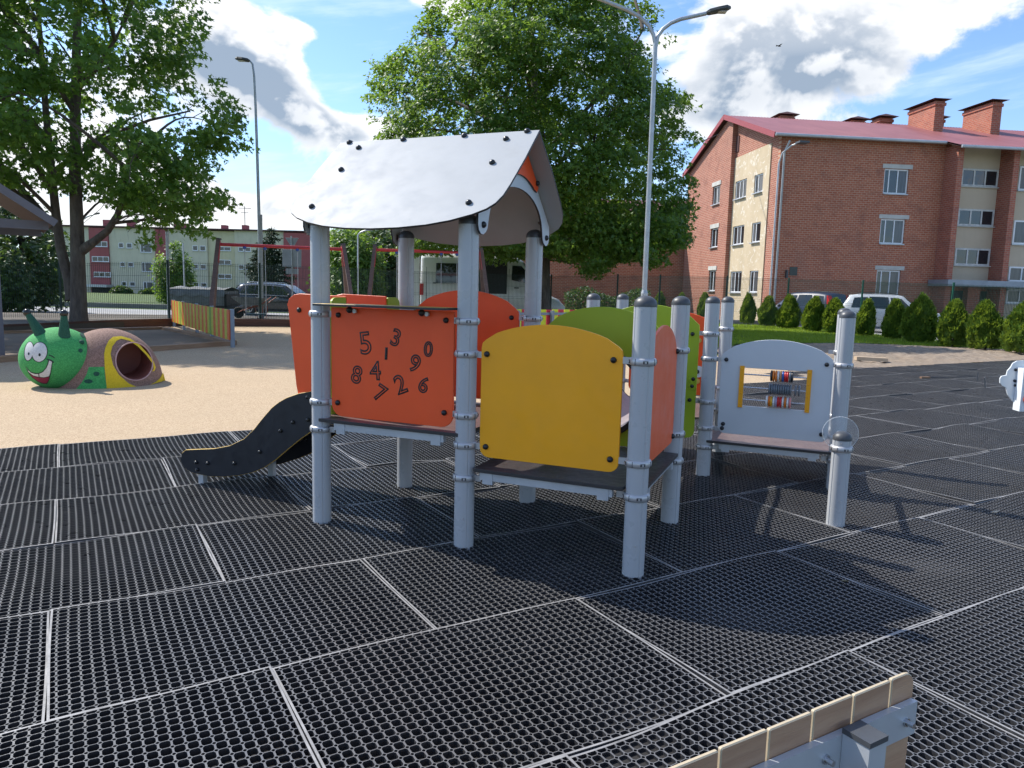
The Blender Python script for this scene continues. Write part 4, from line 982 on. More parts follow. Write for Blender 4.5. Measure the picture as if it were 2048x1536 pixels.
# --- long apartment block far left
AY = 115.0
ao = at(165, 590, AY); za0 = at(200, 588, AY).z
ap = empty('pale_apartment_block', (ao.x, AY, za0)); tag(ap, 'long three-storey pale green apartment block with dark red stripes across the road', 'building')
def ax(px_): return at(px_, 520, AY).x-ao.x
def azz(px_, py_): return at(px_, py_, AY).z-za0
ZT = azz(300, 457)
SEC = [(120, 181, PL_GREEN), (181.5, 219.5, PL_RED), (220, 312, PL_GREEN), (312.5, 337, PL_RED), (337.5, 415, PL_GREEN), (415.5, 469.5, PL_YEL), (470, 568, PL_GREEN), (568.5, 621, PL_RED), (621.5, 640, PL_GREEN)]
for x0, x1, mm in SEC:
    off = 0.0 if mm in (PL_GREEN,) else (-0.25 if mm is PL_RED else 0.3)
    b = MB(); b.box((ax(x0), off, 0), (ax(x1), 11, ZT-(0 if mm is PL_GREEN else 0.1))); b.build('wall', mm, ap)
b = MB(); b.box((ax(118), -0.45, ZT), (ax(642), 11.4, ZT+0.22)); b.build('roof', SOFFIT, ap)
def awin(x0, y0, x1, y1, cols, off=0.0, gl=GLASS): 
    window(ap, (ax(x0), off, azz((x0+x1)/2, y1)), (1, 0, 0), None, (0, -1, 0), ax(x1)-ax(x0), azz((x0+x1)/2, y0)-azz((x0+x1)/2, y1), cols, FRAMEW, gl, 0.085)
for x0, y0, y1 in ((184, 483, 493.5), (186, 513, 523.5), (188, 544, 554)): awin(x0, y0, x0+34, y1, (1, 1, 1), -0.25)
for dx_, ys_ in ((0, (485.5, 496)), (1.5, (524, 533.5)), (3, (563, 572))):
    awin(238.5+dx_, ys_[0], 248.5+dx_, ys_[1], (1,)); awin(254.5+dx_, ys_[0]+.5, 265.5+dx_, ys_[1]+.5, (1,), 0, CURT)
for x0, y0, y1 in ((282, 486, 505), (283, 525, 543.5), (285, 563.5, 579)): awin(x0, y0, x0+22, y1, (0.4, 1), 0, CURT)
for y0, y1 in ((491, 501.5), (528.5, 538), (565, 574)): awin(386, y0, 396.5, y1, (1,)); awin(400.5, y0+.5, 412, y1+.5, (1,))
for y0, y1 in ((493, 501.5), (519.5, 529), (548, 557.5)): awin(434, y0, 461, y1, (1, 1), 0.3)
for y0, y1 in ((494, 503), (529.5, 539), (566, 573)): awin(477.5, y0, 488, y1, (1,)); awin(490.5, y0+.3, 502, y1+.3, (1,))
b = MB(); b.box((ax(176), -2.0, azz(200, 574)), (ax(225), -0.26, azz(200, 569))); b.build('entrance_canopy', ZINC, ap)
b = MB(); b.box((ax(183), -0.32, 0.05), (ax(221), -0.26, azz(200, 575))); b.build('door', DARKV, ap)
for x0, x1, yt in ((176, 192, 445), (225, 237, 447), (322, 334, 451), (334.5, 346, 453), (420, 430, 456), (463, 473.5, 456)):
    b = MB(); b.box((ax(x0), 4.6, ZT+0.2), (ax(x1), 5.8, azz(x0, yt)+0.85)); b.build('chimney', PL_RED, ap)
b = MB(); xx_ = ax(468); b.cyl((xx_, 5, ZT+1.2), (xx_, 5, ZT+4.2), 0.06, n=6); b.cyl((xx_-1.0, 5, ZT+3.9), (xx_+1.0, 5, ZT+3.9), 0.045, n=5); b.cyl((xx_-.6, 5, ZT+3.2), (xx_+.6, 5, ZT+3.2), 0.04, n=5); b.build('aerial', CAPM, ap)
# ------------------------------------------------------------------ trees and shrubs
def m_bark(name, c1, c2):
    m, nt, b = new_mat(name); p = nt.coord('Object'); x, y, z = nt.xyz(p)
    n = nt.noise(nt.comb(x*9, y*9, z*2.2), 1.0, 7, 0.7); n2 = nt.noise(p, 1.1, 4, 0.6)
    c = nt.mix(nt.lin(n, 0.3, 0.7), c1, c2); c = nt.mix(nt.smooth(n2, 0.5, 0.7)*0.35, c, (0.17, 0.17, 0.13))
    nt.put(b.inputs['Base Color'], c); b.inputs['Roughness'].default_value = 0.95; nt.put(b.inputs['Normal'], nt.bump(n, 1.0, 0.05)); return m
BARK = m_bark('bark_maple', (0.055, 0.043, 0.035), (0.16, 0.13, 0.105)); BARKD = m_bark('bark_dark', (0.035, 0.027, 0.022), (0.085, 0.07, 0.055))
MAPLE = m_leaf('leaf_maple', (0.034, 0.095, 0.015), (0.090, 0.180, 0.028), 0.40, (0.33, 0.54, 0.07))
MAPLE2 = m_leaf('leaf_maple_dense', (0.028, 0.084, 0.015), (0.098, 0.180, 0.028), 0.38, (0.33, 0.52, 0.06))
DARKL = m_leaf('leaf_dark', (0.022, 0.060, 0.016), (0.058, 0.115, 0.028), 0.28, (0.18, 0.28, 0.04))
THUJA = m_leaf('leaf_thuja', (0.032, 0.085, 0.012), (0.110, 0.190, 0.024), 0.36, (0.34, 0.46, 0.04), 0.6)
SPRUCE = m_leaf('leaf_spruce', (0.014, 0.034, 0.014), (0.035, 0.062, 0.026), 0.12, (0.06, 0.09, 0.03), 0.6)
L_MAPLE = np.array([(0, 0), (-.55, .12), (-.26, .34), (-.66, .62), (-.20, .62), (0, 1.06), (.20, .62), (.66, .62), (.26, .34), (.55, .12)]); F_MAPLE = np.array([(0, 2, 1), (0, 4, 2), (2, 4, 3), (0, 6, 4), (4, 6, 5), (0, 8, 6), (6, 8, 7), (0, 9, 8)])
L_SMALL = np.array([(0, 0), (-.55, .38), (-.17, .50), (0, 1.0), (.17, .50), (.55, .38)]); F_SMALL = np.array([(0, 2, 1), (0, 4, 2), (2, 4, 3), (0, 5, 4)])
L_OVAL = np.array([(0, 0), (-.34, .5), (0, 1.0), (.34, .5)]); F_OVAL = np.array([(0, 2, 1), (0, 3, 2)])
L_NEED = np.array([(0, 0), (-.16, .55), (0, 1.0), (.16, .55)])
def leaf_mesh(name, P, N, size, shape, m, droop=0.15):
    """P leaf base points, N leaf normals; leaves are folded along the midrib"""
    L, Fc = shape; n = len(P)
    N = N/np.maximum(1e-6, np.linalg.norm(N, axis=1))[:, None]
    r = RNG.normal(0, 1, (n, 3)); r[:, 2] -= 0.6
    A = r-(r*N).sum(1)[:, None]*N; A /= np.maximum(1e-6, np.linalg.norm(A, axis=1))[:, None]
    B = np.cross(N, A); sz = size*RNG.uniform(0.65, 1.25, n)
    fold = RNG.uniform(0.05, 0.45, n)
    x = L[:, 0][None]*sz[:, None]; y = L[:, 1][None]*sz[:, None]; z = np.abs(x)*fold[:, None]-droop*y*np.abs(L[:, 1])[None]
    W = P[:, None, :]+B[:, None, :]*x[..., None]+A[:, None, :]*y[..., None]+N[:, None, :]*z[..., None]
    k = len(L); FF = (Fc[None]+(np.arange(n)*k)[:, None, None]).reshape(-1, 3)
    return np_mesh(name, W.reshape(-1, 3), FF, m)
def poly_inside(P2, pts):
    c = np.zeros(len(pts), bool)
    for i in range(len(P2)):
        a, d_ = P2[i], P2[i-1]; k = (a[1] > pts[:, 1]) != (d_[1] > pts[:, 1])
        with np.errstate(divide='ignore', invalid='ignore'): xx = (d_[0]-a[0])*(pts[:, 1]-a[1])/(d_[1]-a[1])+a[0]
        c ^= k & (pts[:, 0] < xx)
    return c
def poly_dist(P2, pts):
    best = np.full(len(pts), 1e9)
    for i in range(len(P2)):
        a, d_ = np.array(P2[i-1], float), np.array(P2[i], float); e = d_-a
        t = np.clip(((pts-a)@e)/(e@e), 0, 1); best = np.minimum(best, np.linalg.norm(a+t[:, None]*e-pts, axis=1))
    return best
_cr, _cu, _cf, _cc = [np.array(v) for v in (CR, CU, CF, CAM)]
def pix_points(px, Yd):
    d = _cf[None]+_cr[None]*((px[:, 0]-1024)/F_PX)[:, None]-_cu[None]*((px[:, 1]-768)/F_PX)[:, None]
    return _cc[None]+d*(Yd/d[:, 1])[:, None]
def crown_clusters(outline, Y, Rz, n, bulge_px, gaps=0.0, gscale=0.5, surf=0.55, notch=0.0):
    """cluster centres through the volume whose silhouette is the given outline at distance Y"""
    P2 = np.array(outline, float); lo = P2.min(0); hi = P2.max(0); out = []
    got = 0
    while got < n:
        pts = RNG.uniform(lo, hi, (n*3, 2)); pts = pts[poly_inside(P2, pts)]
        dd = poly_dist(P2, pts); k = np.clip(dd/bulge_px, 0, 1); hz = Rz*np.sqrt(1-(1-k)**2)
        u = RNG.uniform(-1, 1, len(pts)); u = np.sign(u)*np.abs(u)**surf
        W = pix_points(pts, Y+u*hz)
        if notch > 0:
            g2 = np.array([mnoise.noise(Vector(p_)*0.42+Vector((7, 3, 1))) for p_ in W]); kp = dd > notch*(g2*2.2+0.35); W = W[kp]
        if gaps > 0:
            g = np.array([mnoise.noise(Vector(p_)*gscale) for p_ in W]); keep = g > (gaps-1.0)*0.5-0.0
            thr = np.quantile(g, gaps); keep = g > thr
            W = W[keep]
        out.append(W); got += len(W)
    return np.concatenate(out)[:n]
def spray(C, per, rad_, flat=0.5, outward=None):
    n = len(C); d = RNG.normal(0, 1, (n, per, 3)); d /= np.linalg.norm(d, axis=2)[..., None]; d *= (RNG.uniform(0, 1, (n, per, 1))**0.5)*rad_
    d[..., 2] *= flat; d[..., 2] -= 0.30*(d[..., 0]**2+d[..., 1]**2)/rad_
    P = (C[:, None, :]+d).reshape(-1, 3)
    N = RNG.normal(0, 0.55, P.shape); N[:, 2] += 1.0
    if outward is not None:
        o_ = P-np.array(outward)[None]; o_ /= np.linalg.norm(o_, axis=1)[:, None]; N += o_*0.7
    return P, N
def limb_paths(base_pts, C, k, rng=RNG):
    """limbs from points on the trunk to spread-out crown clusters"""
    sel = C[rng.choice(len(C), min(len(C), k*6), replace=False)]; chosen = [sel[0]]
    while len(chosen) < k:
        dmin = np.min([np.linalg.norm(sel-c, axis=1) for c in chosen], axis=0); chosen.append(sel[np.argmax(dmin)])
    out = []
    for c in chosen:
        bp = [b_ for b_ in base_pts if 2.6 < b_[2] < max(3.2, c[2]-0.3)] or base_pts[-3:]
        b0 = min(bp, key=lambda q: np.linalg.norm(np.array(q)-c)+rng.uniform(0, 1.0)+0.5*abs((c[2]-q[2])-0.8*np.linalg.norm(np.array(q[:2])-c[:2])))
        b0 = np.array(b0); L = np.linalg.norm(c-b0); pts = []
        off = rng.normal(0, 0.06*L, 3)
        for i in range(7):
            t = i/6; q = b0+(c-b0)*t; q = q+off*sin(pi*t)+np.array([0, 0, 0.10*L])*sin(pi*t); pts.append(q)
        out.append((pts, L))
    return out
def tree(name, label, base, trunk, crown, m_leaf_, shape, leafsize, per, srad, group=None, bark=BARK, limbs=24, flat=0.5, twig=True):
    root = empty(name, base); tag(root, label, 'tree', group); B0 = np.array(base)
    b = MB(); tips = []
    for pts, r0, r1 in trunk:
        m_ = len(pts); rs = [r0+(r1-r0)*(i/(m_-1)) for i in range(m_)]; rs[0] *= 1.18
        b.tube([Vector(p_)-Vector(base) for p_ in pts], rs, 12); 
        for i in range(1, m_):
            for f_ in (0.0, 0.5): tips.append(tuple(np.array(pts[i-1])*(f_)+np.array(pts[i])*(1-f_)))
    if limbs:
        for pts, L in limb_paths(tips, crown, limbs):
            r0 = min(0.11, 0.018+0.012*L); b.tube([Vector(p_)-Vector(base) for p_ in pts], [r0*(1-0.85*i/6) for i in range(7)], 6)
            if twig:
                for q in range(3):
                    s_ = pts[3+q]; e_ = s_+RNG.normal(0, 0.16*L+0.2, 3)+np.array([0, 0, 0.1]); b.tube([Vector(s_)-Vector(base), Vector((s_+e_)/2+RNG.normal(0, .06, 3))-Vector(base), Vector(e_)-Vector(base)], [r0*0.35, r0*0.22, 0.006], 5)
    b.build('trunk', bark, root)
    P, N = spray(crown, per, srad, flat, crown.mean(0))
    link('crown', leaf_mesh('crown', P-B0, N, leafsize, shape, m_leaf_), root)
    return root
# --- left maple with two stems
YL = 21.4
bl_ = at(157, 637, YL); bl_.z = 0.05
def pp(x, y, Y): return tuple(at(x, y, Y))
trunkL = [([(bl_.x, bl_.y, -0.1), pp(157, 610, YL), pp(156, 540, YL), pp(154, 450, YL), pp(150, 350, YL), pp(151, 230, YL), pp(153, 100, YL), pp(157, 0, YL), pp(160, -140, YL), pp(166, -260, YL)], 0.245, 0.05),
          ([pp(146, 600, YL+.05), pp(138, 560, YL+.1), pp(122, 500, YL+.2), pp(112, 430, YL+.3), pp(104, 350, YL+.4), pp(92, 230, YL+.5), pp(84, 110, YL+.6), pp(72, -20, YL+.7), pp(66, -160, YL+.8)], 0.17, 0.04),
          ([pp(165, 500, YL), pp(190, 482, YL-.2), pp(215, 462, YL-.4), pp(235, 430, YL-.7), pp(248, 390, YL-1), pp(258, 340, YL-1.2), pp(285, 295, YL-1.5), pp(320, 262, YL-1.8)], 0.125, 0.03),
          ([pp(155, 330, YL), pp(190, 290, YL-.3), pp(240, 262, YL-.6), pp(300, 240, YL-1), pp(380, 222, YL-1.3)], 0.08, 0.02),
          ([pp(152, 180, YL), pp(190, 140, YL), pp(230, 80, YL), pp(260, 20, YL)], 0.08, 0.02),
          ([pp(163, 395, YL), pp(140, 330, YL), pp(118, 280, YL)], 0.06, 0.02)]
outL = [(-420, -420), (120, -470), (420, -300), (448, -60), (455, 20), (430, 45), (425, 90), (380, 130), (398, 175), (420, 150), (450, 150), (462, 190), (490, 225), (500, 255), (478, 272), (512, 275), (498, 298), (455, 305), (425, 300), (440, 330), (410, 345), (405, 375), (450, 378), (505, 405), (470, 425), (430, 408), (412, 440), (395, 485), (370, 440), (330, 470), (290, 500), (268, 488), (282, 440), (255, 420), (232, 428), (205, 400), (175, 390), (170, 330), (150, 320), (135, 380), (100, 372), (60, 350), (30, 375), (0, 365), (-80, 400), (-260, 330), (-480, 100)]
cl = crown_clusters(outL, YL, 4.2, 2550, 240, 0.41, 0.62, 0.55, 8)
tree('maple_tree', 'big two-stemmed maple with leafy low branches beside the left shelter roof', bl_, trunkL, cl, MAPLE, (L_MAPLE, F_MAPLE), 0.145, 22, 0.46, limbs=44)
# --- big dense maple in the middle
YC = 29.0
bc = at(1087, 640, YC); bc.z = zg(0, 29)
trunkC = [([(bc.x, bc.y, bc.z-0.1), pp(1087, 590, YC), pp(1088, 520, YC), pp(1085, 430, YC), pp(1078, 330, YC), pp(1072, 220, YC), pp(1066, 110, YC), pp(1060, 0, YC), pp(1058, -70, YC)], 0.30, 0.05)]
trunkC += [([pp(1086, 450-i*35, YC), pp(1086+dx_*0.3, 400-i*38, YC-dz_*.3), pp(1086+dx_*0.7, 340-i*45, YC-dz_*.8), pp(1086+dx_, 260-i*50, YC-dz_)], 0.10, 0.03) for i, (dx_, dz_) in enumerate(((150, 2), (-150, 2.2), (120, -2), (-190, 1), (200, 1), (-60, 3)))]
outC = [(745, 120), (770, 122), (790, 100), (800, 60), (840, 20), (900, -60), (1020, -110), (1150, -100), (1270, -50), (1330, 40), (1348, 75), (1335, 110), (1370, 140), (1375, 165), (1410, 200), (1405, 215), (1382, 235), (1405, 262), (1398, 300), (1388, 345), (1405, 370), (1400, 408), (1365, 420), (1372, 480), (1340, 495), (1315, 530), (1270, 510), (1230, 520), (1180, 548), (1150, 510), (1080, 500), (1000, 520), (930, 500), (860, 500), (800, 500), (770, 430), (760, 340), (745, 285), (715, 262), (725, 248), (760, 245), (738, 215), (740, 175)]
cc = crown_clusters(outC, YC, 5.4, 4300, 210, 0.34, 0.62, 0.45, 46)
cc = np.concatenate([cc, crown_clusters([(780, 440), (1000, 470), (1370, 400), (1385, 440), (1372, 485), (1335, 500), (1312, 535), (1265, 515), (1230, 525), (1180, 552), (1140, 520), (1060, 505), (1000, 525), (930, 505), (800, 505)], YC, 4.2, 620, 40, 0.2, 0.8, 0.6)])
tree('maple_tree', 'tall dense round-headed maple in front of the white van and brick wing', bc, trunkC, cc, MAPLE2, (L_SMALL, F_SMALL), 0.165, 24, 0.46, limbs=30, flat=0.40)
# --- background trees
def simple_tree(name, label, outline, Y, Rz, n, m_, size, per, srad, trunk_px=None, group='trees beyond the mesh fence', bulge=60, shape=None, limbs=10):
    P2 = np.array(outline, float); xc = P2[:, 0].mean() if trunk_px is None else trunk_px
    g_ = at(xc, 600, Y); zb = zg(g_.x, Y); C = crown_clusters(outline, Y, Rz, n, bulge, 0.18, 0.4, 0.5)
    top = C[:, 2].max(); tr = [([(g_.x, Y, zb-0.1), (g_.x+0.05, Y, zb+(top-zb)*0.3), (g_.x-0.05, Y, zb+(top-zb)*0.6), (g_.x, Y, zb+(top-zb)*0.85)], 0.02*(top-zb)+0.05, 0.03)]
    return tree(name, label, Vector((g_.x, Y, zb)), tr, C, m_, shape or (L_SMALL, F_SMALL), size, per, srad, group, BARKD, limbs, 0.7, False)
simple_tree('dark_tree', 'dark dense tree under the shelter roof edge at far left', [(-120, 430), (-40, 380), (40, 395), (95, 440), (120, 480), (128, 560), (120, 600), (60, 604), (-120, 604)], 33, 2.6, 650, DARKL, 0.24, 22, 0.7, 50)
simple_tree('broadleaf_tree', 'dark green trees filling the gap left of the red-brown swing frame', [(628, 640), (640, 540), (660, 480), (700, 455), (770, 440), (830, 440), (850, 500), (850, 600), (800, 630)], 60, 5, 900, DARKL, 0.36, 22, 1.1, 740)
simple_tree('broadleaf_tree', 'lighter green tree top behind the first swing beam end', [(655, 500), (668, 462), (700, 450), (735, 470), (760, 520), (750, 600), (660, 600)], 52, 3, 420, MAPLE2, 0.30, 20, 0.9, 705)
simple_tree('young_tree', 'small round tree in front of the pale apartment block', [(312, 575), (308, 530), (325, 495), (350, 482), (368, 500), (380, 540), (384, 575), (365, 600), (325, 600)], 55, 1.6, 260, MAPLE2, 0.22, 20, 0.55, 348)
simple_tree('broadleaf_tree', 'leafy tree at the fence beside the far left trunk', [(-60, 520), (-20, 470), (20, 500), (50, 560), (40, 605), (-60, 605)], 30, 2, 260, DARKL, 0.2, 20, 0.6, 0)
def spruce(base, h, r, label):
    root = empty('spruce_tree', base); tag(root, label, 'tree'); b = MB(); b.tube([(0, 0, -0.1), (0, 0, h*0.5), (0, 0, h)], [0.16, 0.1, 0.015], 8)
    Ps = []; Ns = []; lb = b
    z = 0.9
    while z < h*0.99:
        rr = r*(1-z/h)**0.85+0.12; nb = max(5, int(11*rr/r)+4)
        for k in range(nb):
            a = RNG.uniform(0, 2*pi); L = rr*RNG.uniform(0.75, 1.15); m_ = max(8, int(70*L/r)); t = RNG.uniform(0.15, 1, m_)
            x = L*t*cos(a); y = L*t*sin(a); zz_ = z-0.30*L*t+0.16*L*t*t
            w_ = RNG.normal(0, 0.16*L*(1.1-t)+0.03); Ps.append(np.stack([x-sin(a)*w_, y+cos(a)*w_, zz_+RNG.normal(0, 0.05, m_)], 1)); Ns.append(np.stack([RNG.normal(0, .5, m_), RNG.normal(0, .5, m_), np.ones(m_)], 1))
            lb.tube([(0, 0, z), (L*.5*cos(a), L*.5*sin(a), z-0.12*L), (L*cos(a), L*sin(a), z-0.16*L)], [0.03, 0.018, 0.006], 4)
        z += 0.30+0.02*h*(1-z/h)
    lb.build('trunk', BARKD, root)
    P = np.concatenate(Ps); link('crown', leaf_mesh('crown', P, np.concatenate(Ns), 0.34, (L_NEED, F_OVAL), SPRUCE, 0.3), root); return root
g_ = at(545, 600, 58); spruce(Vector((g_.x, 58, zg(0, 58))), at(543, 452, 58).z-zg(0, 58), 2.6, 'dark spruce tree standing left of the grey traffic sign backs')
g_ = at(508, 600, 62); spruce(Vector((g_.x+0.6, 62, zg(0, 62))), at(520, 478, 62).z-zg(0, 62), 2.0, 'smaller spruce tree half hidden by the tall lamp post')
# --- clipped conical shrubs along the right fence
def thuja(base, h, r, seed):
    rng = np.random.default_rng(seed); n = int(3400)
    u = rng.uniform(0, 1, n)**0.8; a = rng.uniform(0, 2*pi, n)
    prof_ = np.interp(u, [0, 0.06, 0.25, 0.5, 0.75, 0.92, 1.0], [0.66+0.1*sin(seed), 0.84, 1.0, 0.90+0.06*cos(seed*2), 0.60+0.08*sin(seed*3), 0.28, 0.05])
    lump = 1+0.14*np.sin(a*3+seed+u*5)+0.10*np.sin(a*5-u*11+seed*2)
    q = rng.uniform(0.60, 1.0, n)**0.5*lump; R_ = r*prof_*q
    P = np.stack([R_*np.cos(a), R_*np.sin(a), h*u*0.97+0.02], 1)
    N = np.stack([np.cos(a)+rng.normal(0, .5, n), np.sin(a)+rng.normal(0, .5, n), rng.normal(0.2, .35, n)], 1)
    for q_ in range(5):     # stray leading shoots
        k0 = n-40*(q_+1); aa = rng.uniform(0, 6.28); rr = rng.uniform(0.02, 0.13); hh = rng.uniform(0.04, 0.13); t_ = rng.uniform(0, 1, 40); zt_ = 0.97-rr*1.3
        P[k0:k0+40, 0] = rr*cos(aa)*(1+0.2*t_)+rng.normal(0, .012, 40); P[k0:k0+40, 1] = rr*sin(aa)*(1+0.2*t_)+rng.normal(0, .012, 40); P[k0:k0+40, 2] = (zt_-0.05+t_*(hh+0.05))
    # upright flat sprays: leaf axis points up and out
    L, Fc = L_SMALL, F_SMALL; N /= np.linalg.norm(N, axis=1)[:, None]
    A = np.stack([0.55*np.cos(a)+rng.normal(0, .3, n), 0.55*np.sin(a)+rng.normal(0, .3, n), np.ones(n)], 1); B = np.cross(A, N); B /= np.linalg.norm(B, axis=1)[:, None]; A /= np.linalg.norm(A, axis=1)[:, None]
    sz = rng.uniform(0.07, 0.14, n); W = P[:, None]+B[:, None]*(L[:, 0][None]*sz[:, None])[..., None]+A[:, None]*(L[:, 1][None]*sz[:, None])[..., None]
    return np_mesh('foliage', W.reshape(-1, 3), (Fc[None]+(np.arange(n)*6)[:, None, None]).reshape(-1, 3), THUJA)
TH_ME = [thuja(None, 1.0, 0.36, 11+i) for i in range(7)]
TJ = [(1315, 582, 640, 30), (1362, 584, 642, 30), (1410, 583, 644, 34), (1496, 586, 648, 35), (1533, 590, 652, 40), (1577.5, 590, 657, 47), (1624, 591, 662, 46), (1668, 592, 666, 48), (1727, 597, 671, 46), (1786.6, 595, 677, 52), (1837, 590, 684, 66), (1905, 597, 692, 66), (1970, 596, 699, 74), (2042, 603, 707, 80)]
ORD = ['leftmost', 'second', 'third', 'fourth', 'fifth', 'sixth', 'seventh', 'eighth', 'ninth', 'tenth', 'eleventh', 'twelfth', 'thirteenth', 'rightmost']
for i, (x, yt, yb, wpx) in enumerate(TJ):
    g_ = gnd(x, yb, 0.02); k = g_.y/F_PX; h = (yb-yt)*k*1.0; r_ = wpx*k/2/0.36*0.86
    root = empty('conical_shrub', (g_.x, g_.y, 0.0), random.uniform(0, 6)); lab = f'{ORD[i]} conical evergreen shrub in the row along the right mesh fence'
    if i not in (0, 13): lab = f'{ORD[i]} conical evergreen shrub from the left in the row along the right fence'
    tag(root, lab, 'shrub', 'conical shrubs along the fence')
    f_ = link('foliage', TH_ME[(i*3) % 7], root); f_.scale = (r_*random.uniform(.92, 1.06), r_*random.uniform(.92, 1.06), h*random.uniform(.88, .95)); f_.rotation_euler = (random.gauss(0, .035), random.gauss(0, .035), 0)
    b = MB(); b.tube([(0, 0, -0.1), (0.01, 0, 0.3), (0, 0, 0.6)], [0.035, 0.03, 0.012], 6); b.build('stem', BARKD, root)
# low hedge in front of the brick wing
def hedge(name, label, x0, x1, y, h, w_, n):
    P = np.stack([RNG.uniform(x0, x1, n), RNG.normal(y, w_*0.35, n), RNG.uniform(0, 1, n)**0.8*h], 1); P[:, 2] *= 1+0.15*np.sin(P[:, 0]*2.3)
    N = RNG.normal(0, .7, (n, 3)); N[:, 2] += .6; N[:, 1] -= .6
    c = Vector(((x0+x1)/2, y, 0)); r_ = empty(name, c); tag(r_, label, 'hedge'); link('foliage', leaf_mesh('foliage', P-np.array(c), N, 0.12, (L_SMALL, F_SMALL), DARKL), r_)
    b = MB()
    for k in range(14): x = x0+(x1-x0)*(k+.5)/14-c.x; b.tube([(x, 0, -0.1), (x+.05, 0.03, h*.4), (x, 0, h*.7)], [0.025, 0.02, 0.008], 5)
    b.build('stems', BARKD, r_)
a_ = at(1130, 600, 36); c_ = at(1300, 600, 36); hedge('clipped_hedge', 'low dark green hedge behind the fence right of the van', a_.x, c_.x, 36.2, at(1200, 583, 36).z, 1.1, 4200)
for (x0, x1, yt, lab) in ((222, 266, 572, 'rounded bush left of centre at the foot of the pale apartment block'), (280, 316, 578, 'rounded bush below the wide window of the pale apartment block')):
    a_ = at(x0, 590, 108); c_ = at(x1, 590, 108); zb = zg(0, 108)
    n = 1500; P = RNG.normal(0, 1, (n, 3)); P /= np.linalg.norm(P, axis=1)[:, None]; P *= RNG.uniform(.6, 1, (n, 1)); hw = (c_.x-a_.x)/2; hh = at(x0, yt, 108).z-zb
    P = P*np.array([hw, 1.2, hh]); P[:, 2] = np.abs(P[:, 2]); r_ = empty('bush', ((a_.x+c_.x)/2, 108, zb)); tag(r_, lab, 'bush'); link('foliage', leaf_mesh('foliage', P, RNG.normal(0, 1, (n, 3))+np.array([0, -.4, .7]), 0.4, (L_SMALL, F_SMALL), DARKL), r_)
# ------------------------------------------------------------------ mesh fences
FENCEG = mat('fence_green', (0.010, 0.035, 0.026), 0.5, 0.2, 0.15, 5); FENCEG2 = mat('fence_bright_green', (0.012, 0.095, 0.060), 0.45, 0.1, 0.1, 5)
FP_ = [(-70, 523, 22.0), (118, 524, 23.3), (335, 521, 24.6), (519, 527, 25.8), (685, 533, 27.4), (826, 540, 28.6), (965, 545, 29.6), (1103, 550, 30.6), (1236, 549, 32.2), (1321, 550, 33.0), (1455, 552, 34.6), (1578, 556, 34.0), (1727, 561, 30.2), (1908, 566, 24.9), (2110, 574, 21.0)]
PT = []
for x, yt, Y in FP_:
    p = at(x, yt, Y); PT.append(Vector((p.x, p.y, p.z)))
fl = empty('mesh_fence', (PT[0].x, PT[0].y, 0)); tag(fl, 'dark green wire mesh fence along the road on the left and behind the swings', 'fence')
fr_ = empty('mesh_fence', (PT[7].x, PT[7].y, 0)); tag(fr_, 'green wire mesh fence behind the conical shrubs on the right', 'fence')
for i, p in enumerate(PT):
    par = fl if i < 7 else fr_; o_ = par.location; b = MB(); gz = 0.2 if i < 6 else 0.0
    b.box((p.x-o_.x-0.03, p.y-o_.y-0.022, -0.2), (p.x-o_.x+0.03, p.y-o_.y+0.022, p.z)); b.box((p.x-o_.x-0.034, p.y-o_.y-0.026, p.z), (p.x-o_.x+0.034, p.y-o_.y+0.026, p.z+0.018)); b.build('fence_post', FENCEG2 if i >= 11 else FENCEG, par)
for i in range(len(PT)-1):
    par = fl if i < 7 else fr_; o_ = Vector(par.location); a, c = PT[i]-o_, PT[i+1]-o_
    L = Vector((c.x-a.x, c.y-a.y)).length; d_ = Vector((c.x-a.x, c.y-a.y, 0)).normalized(); nrm = Vector((-d_.y, d_.x, 0)); zb = 0.10 if i >= 6 else 0.22
    b = MB(); n = int(L/0.055)
    for k in range(1, n):
        q = a+(c-a)*(k/n); w_ = 0.0044
        for aa, bb in ((d_, nrm),):
            vs = [Vector((q.x, q.y, zb))+d_*sx*w_+nrm*sy*w_ for sx, sy in ((-1, -1), (1, -1), (1, 1), (-1, 1))]; vs += [Vector((v.x, v.y, q.z-0.03)) for v in vs]
            b.add(vs, [(0, 1, 5, 4), (1, 2, 6, 5), (2, 3, 7, 6), (3, 0, 4, 7)])
    H = a.z-0.03-zb
    for f_ in (0.02, 0.05, 0.28, 0.51, 0.55, 0.76, 0.95, 0.98):
        off = nrm*(0.03 if f_ in (0.05, 0.55, 0.95) else 0.0)
        b.bar(Vector((a.x, a.y, zb+f_*(a.z-.03-zb)))-off, Vector((c.x, c.y, zb+f_*(c.z-.03-zb)))-off, 0.007, 0.007)
    b.build('wire_panel', FENCEG, par)

# ------------------------------------------------------------------ timber edging and sand pit
def m_wood(name, c1, c2, sc=1.0, rough=0.7):
    m, nt, b = new_mat(name); o = nt.coord('Object'); x, y, z = nt.xyz(o)
    n = nt.noise(nt.comb(x*2.0*sc, y*14*sc, z*22*sc), 1.0, 6, 0.65, dist=0.4); r_ = nt.rnd()
    c = nt.mix(nt.lin(n, 0.3, 0.7), c1, c2); c = nt.mix(r_*0.35, c, tuple(v*0.6 for v in c1))
    nt.put(b.inputs['Base Color'], c); b.inputs['Roughness'].default_value = rough; nt.put(b.inputs['Normal'], nt.bump(n, 0.4, 0.006)); return m
WBROWN = m_wood('stained_board', (0.070, 0.030, 0.020), (0.13, 0.062, 0.042)); WTIM = m_wood('timber_beam', (0.20, 0.115, 0.065), (0.36, 0.22, 0.125)); WPOST = m_wood('swing_post_wood', (0.105, 0.065, 0.055), (0.19, 0.125, 0.105))
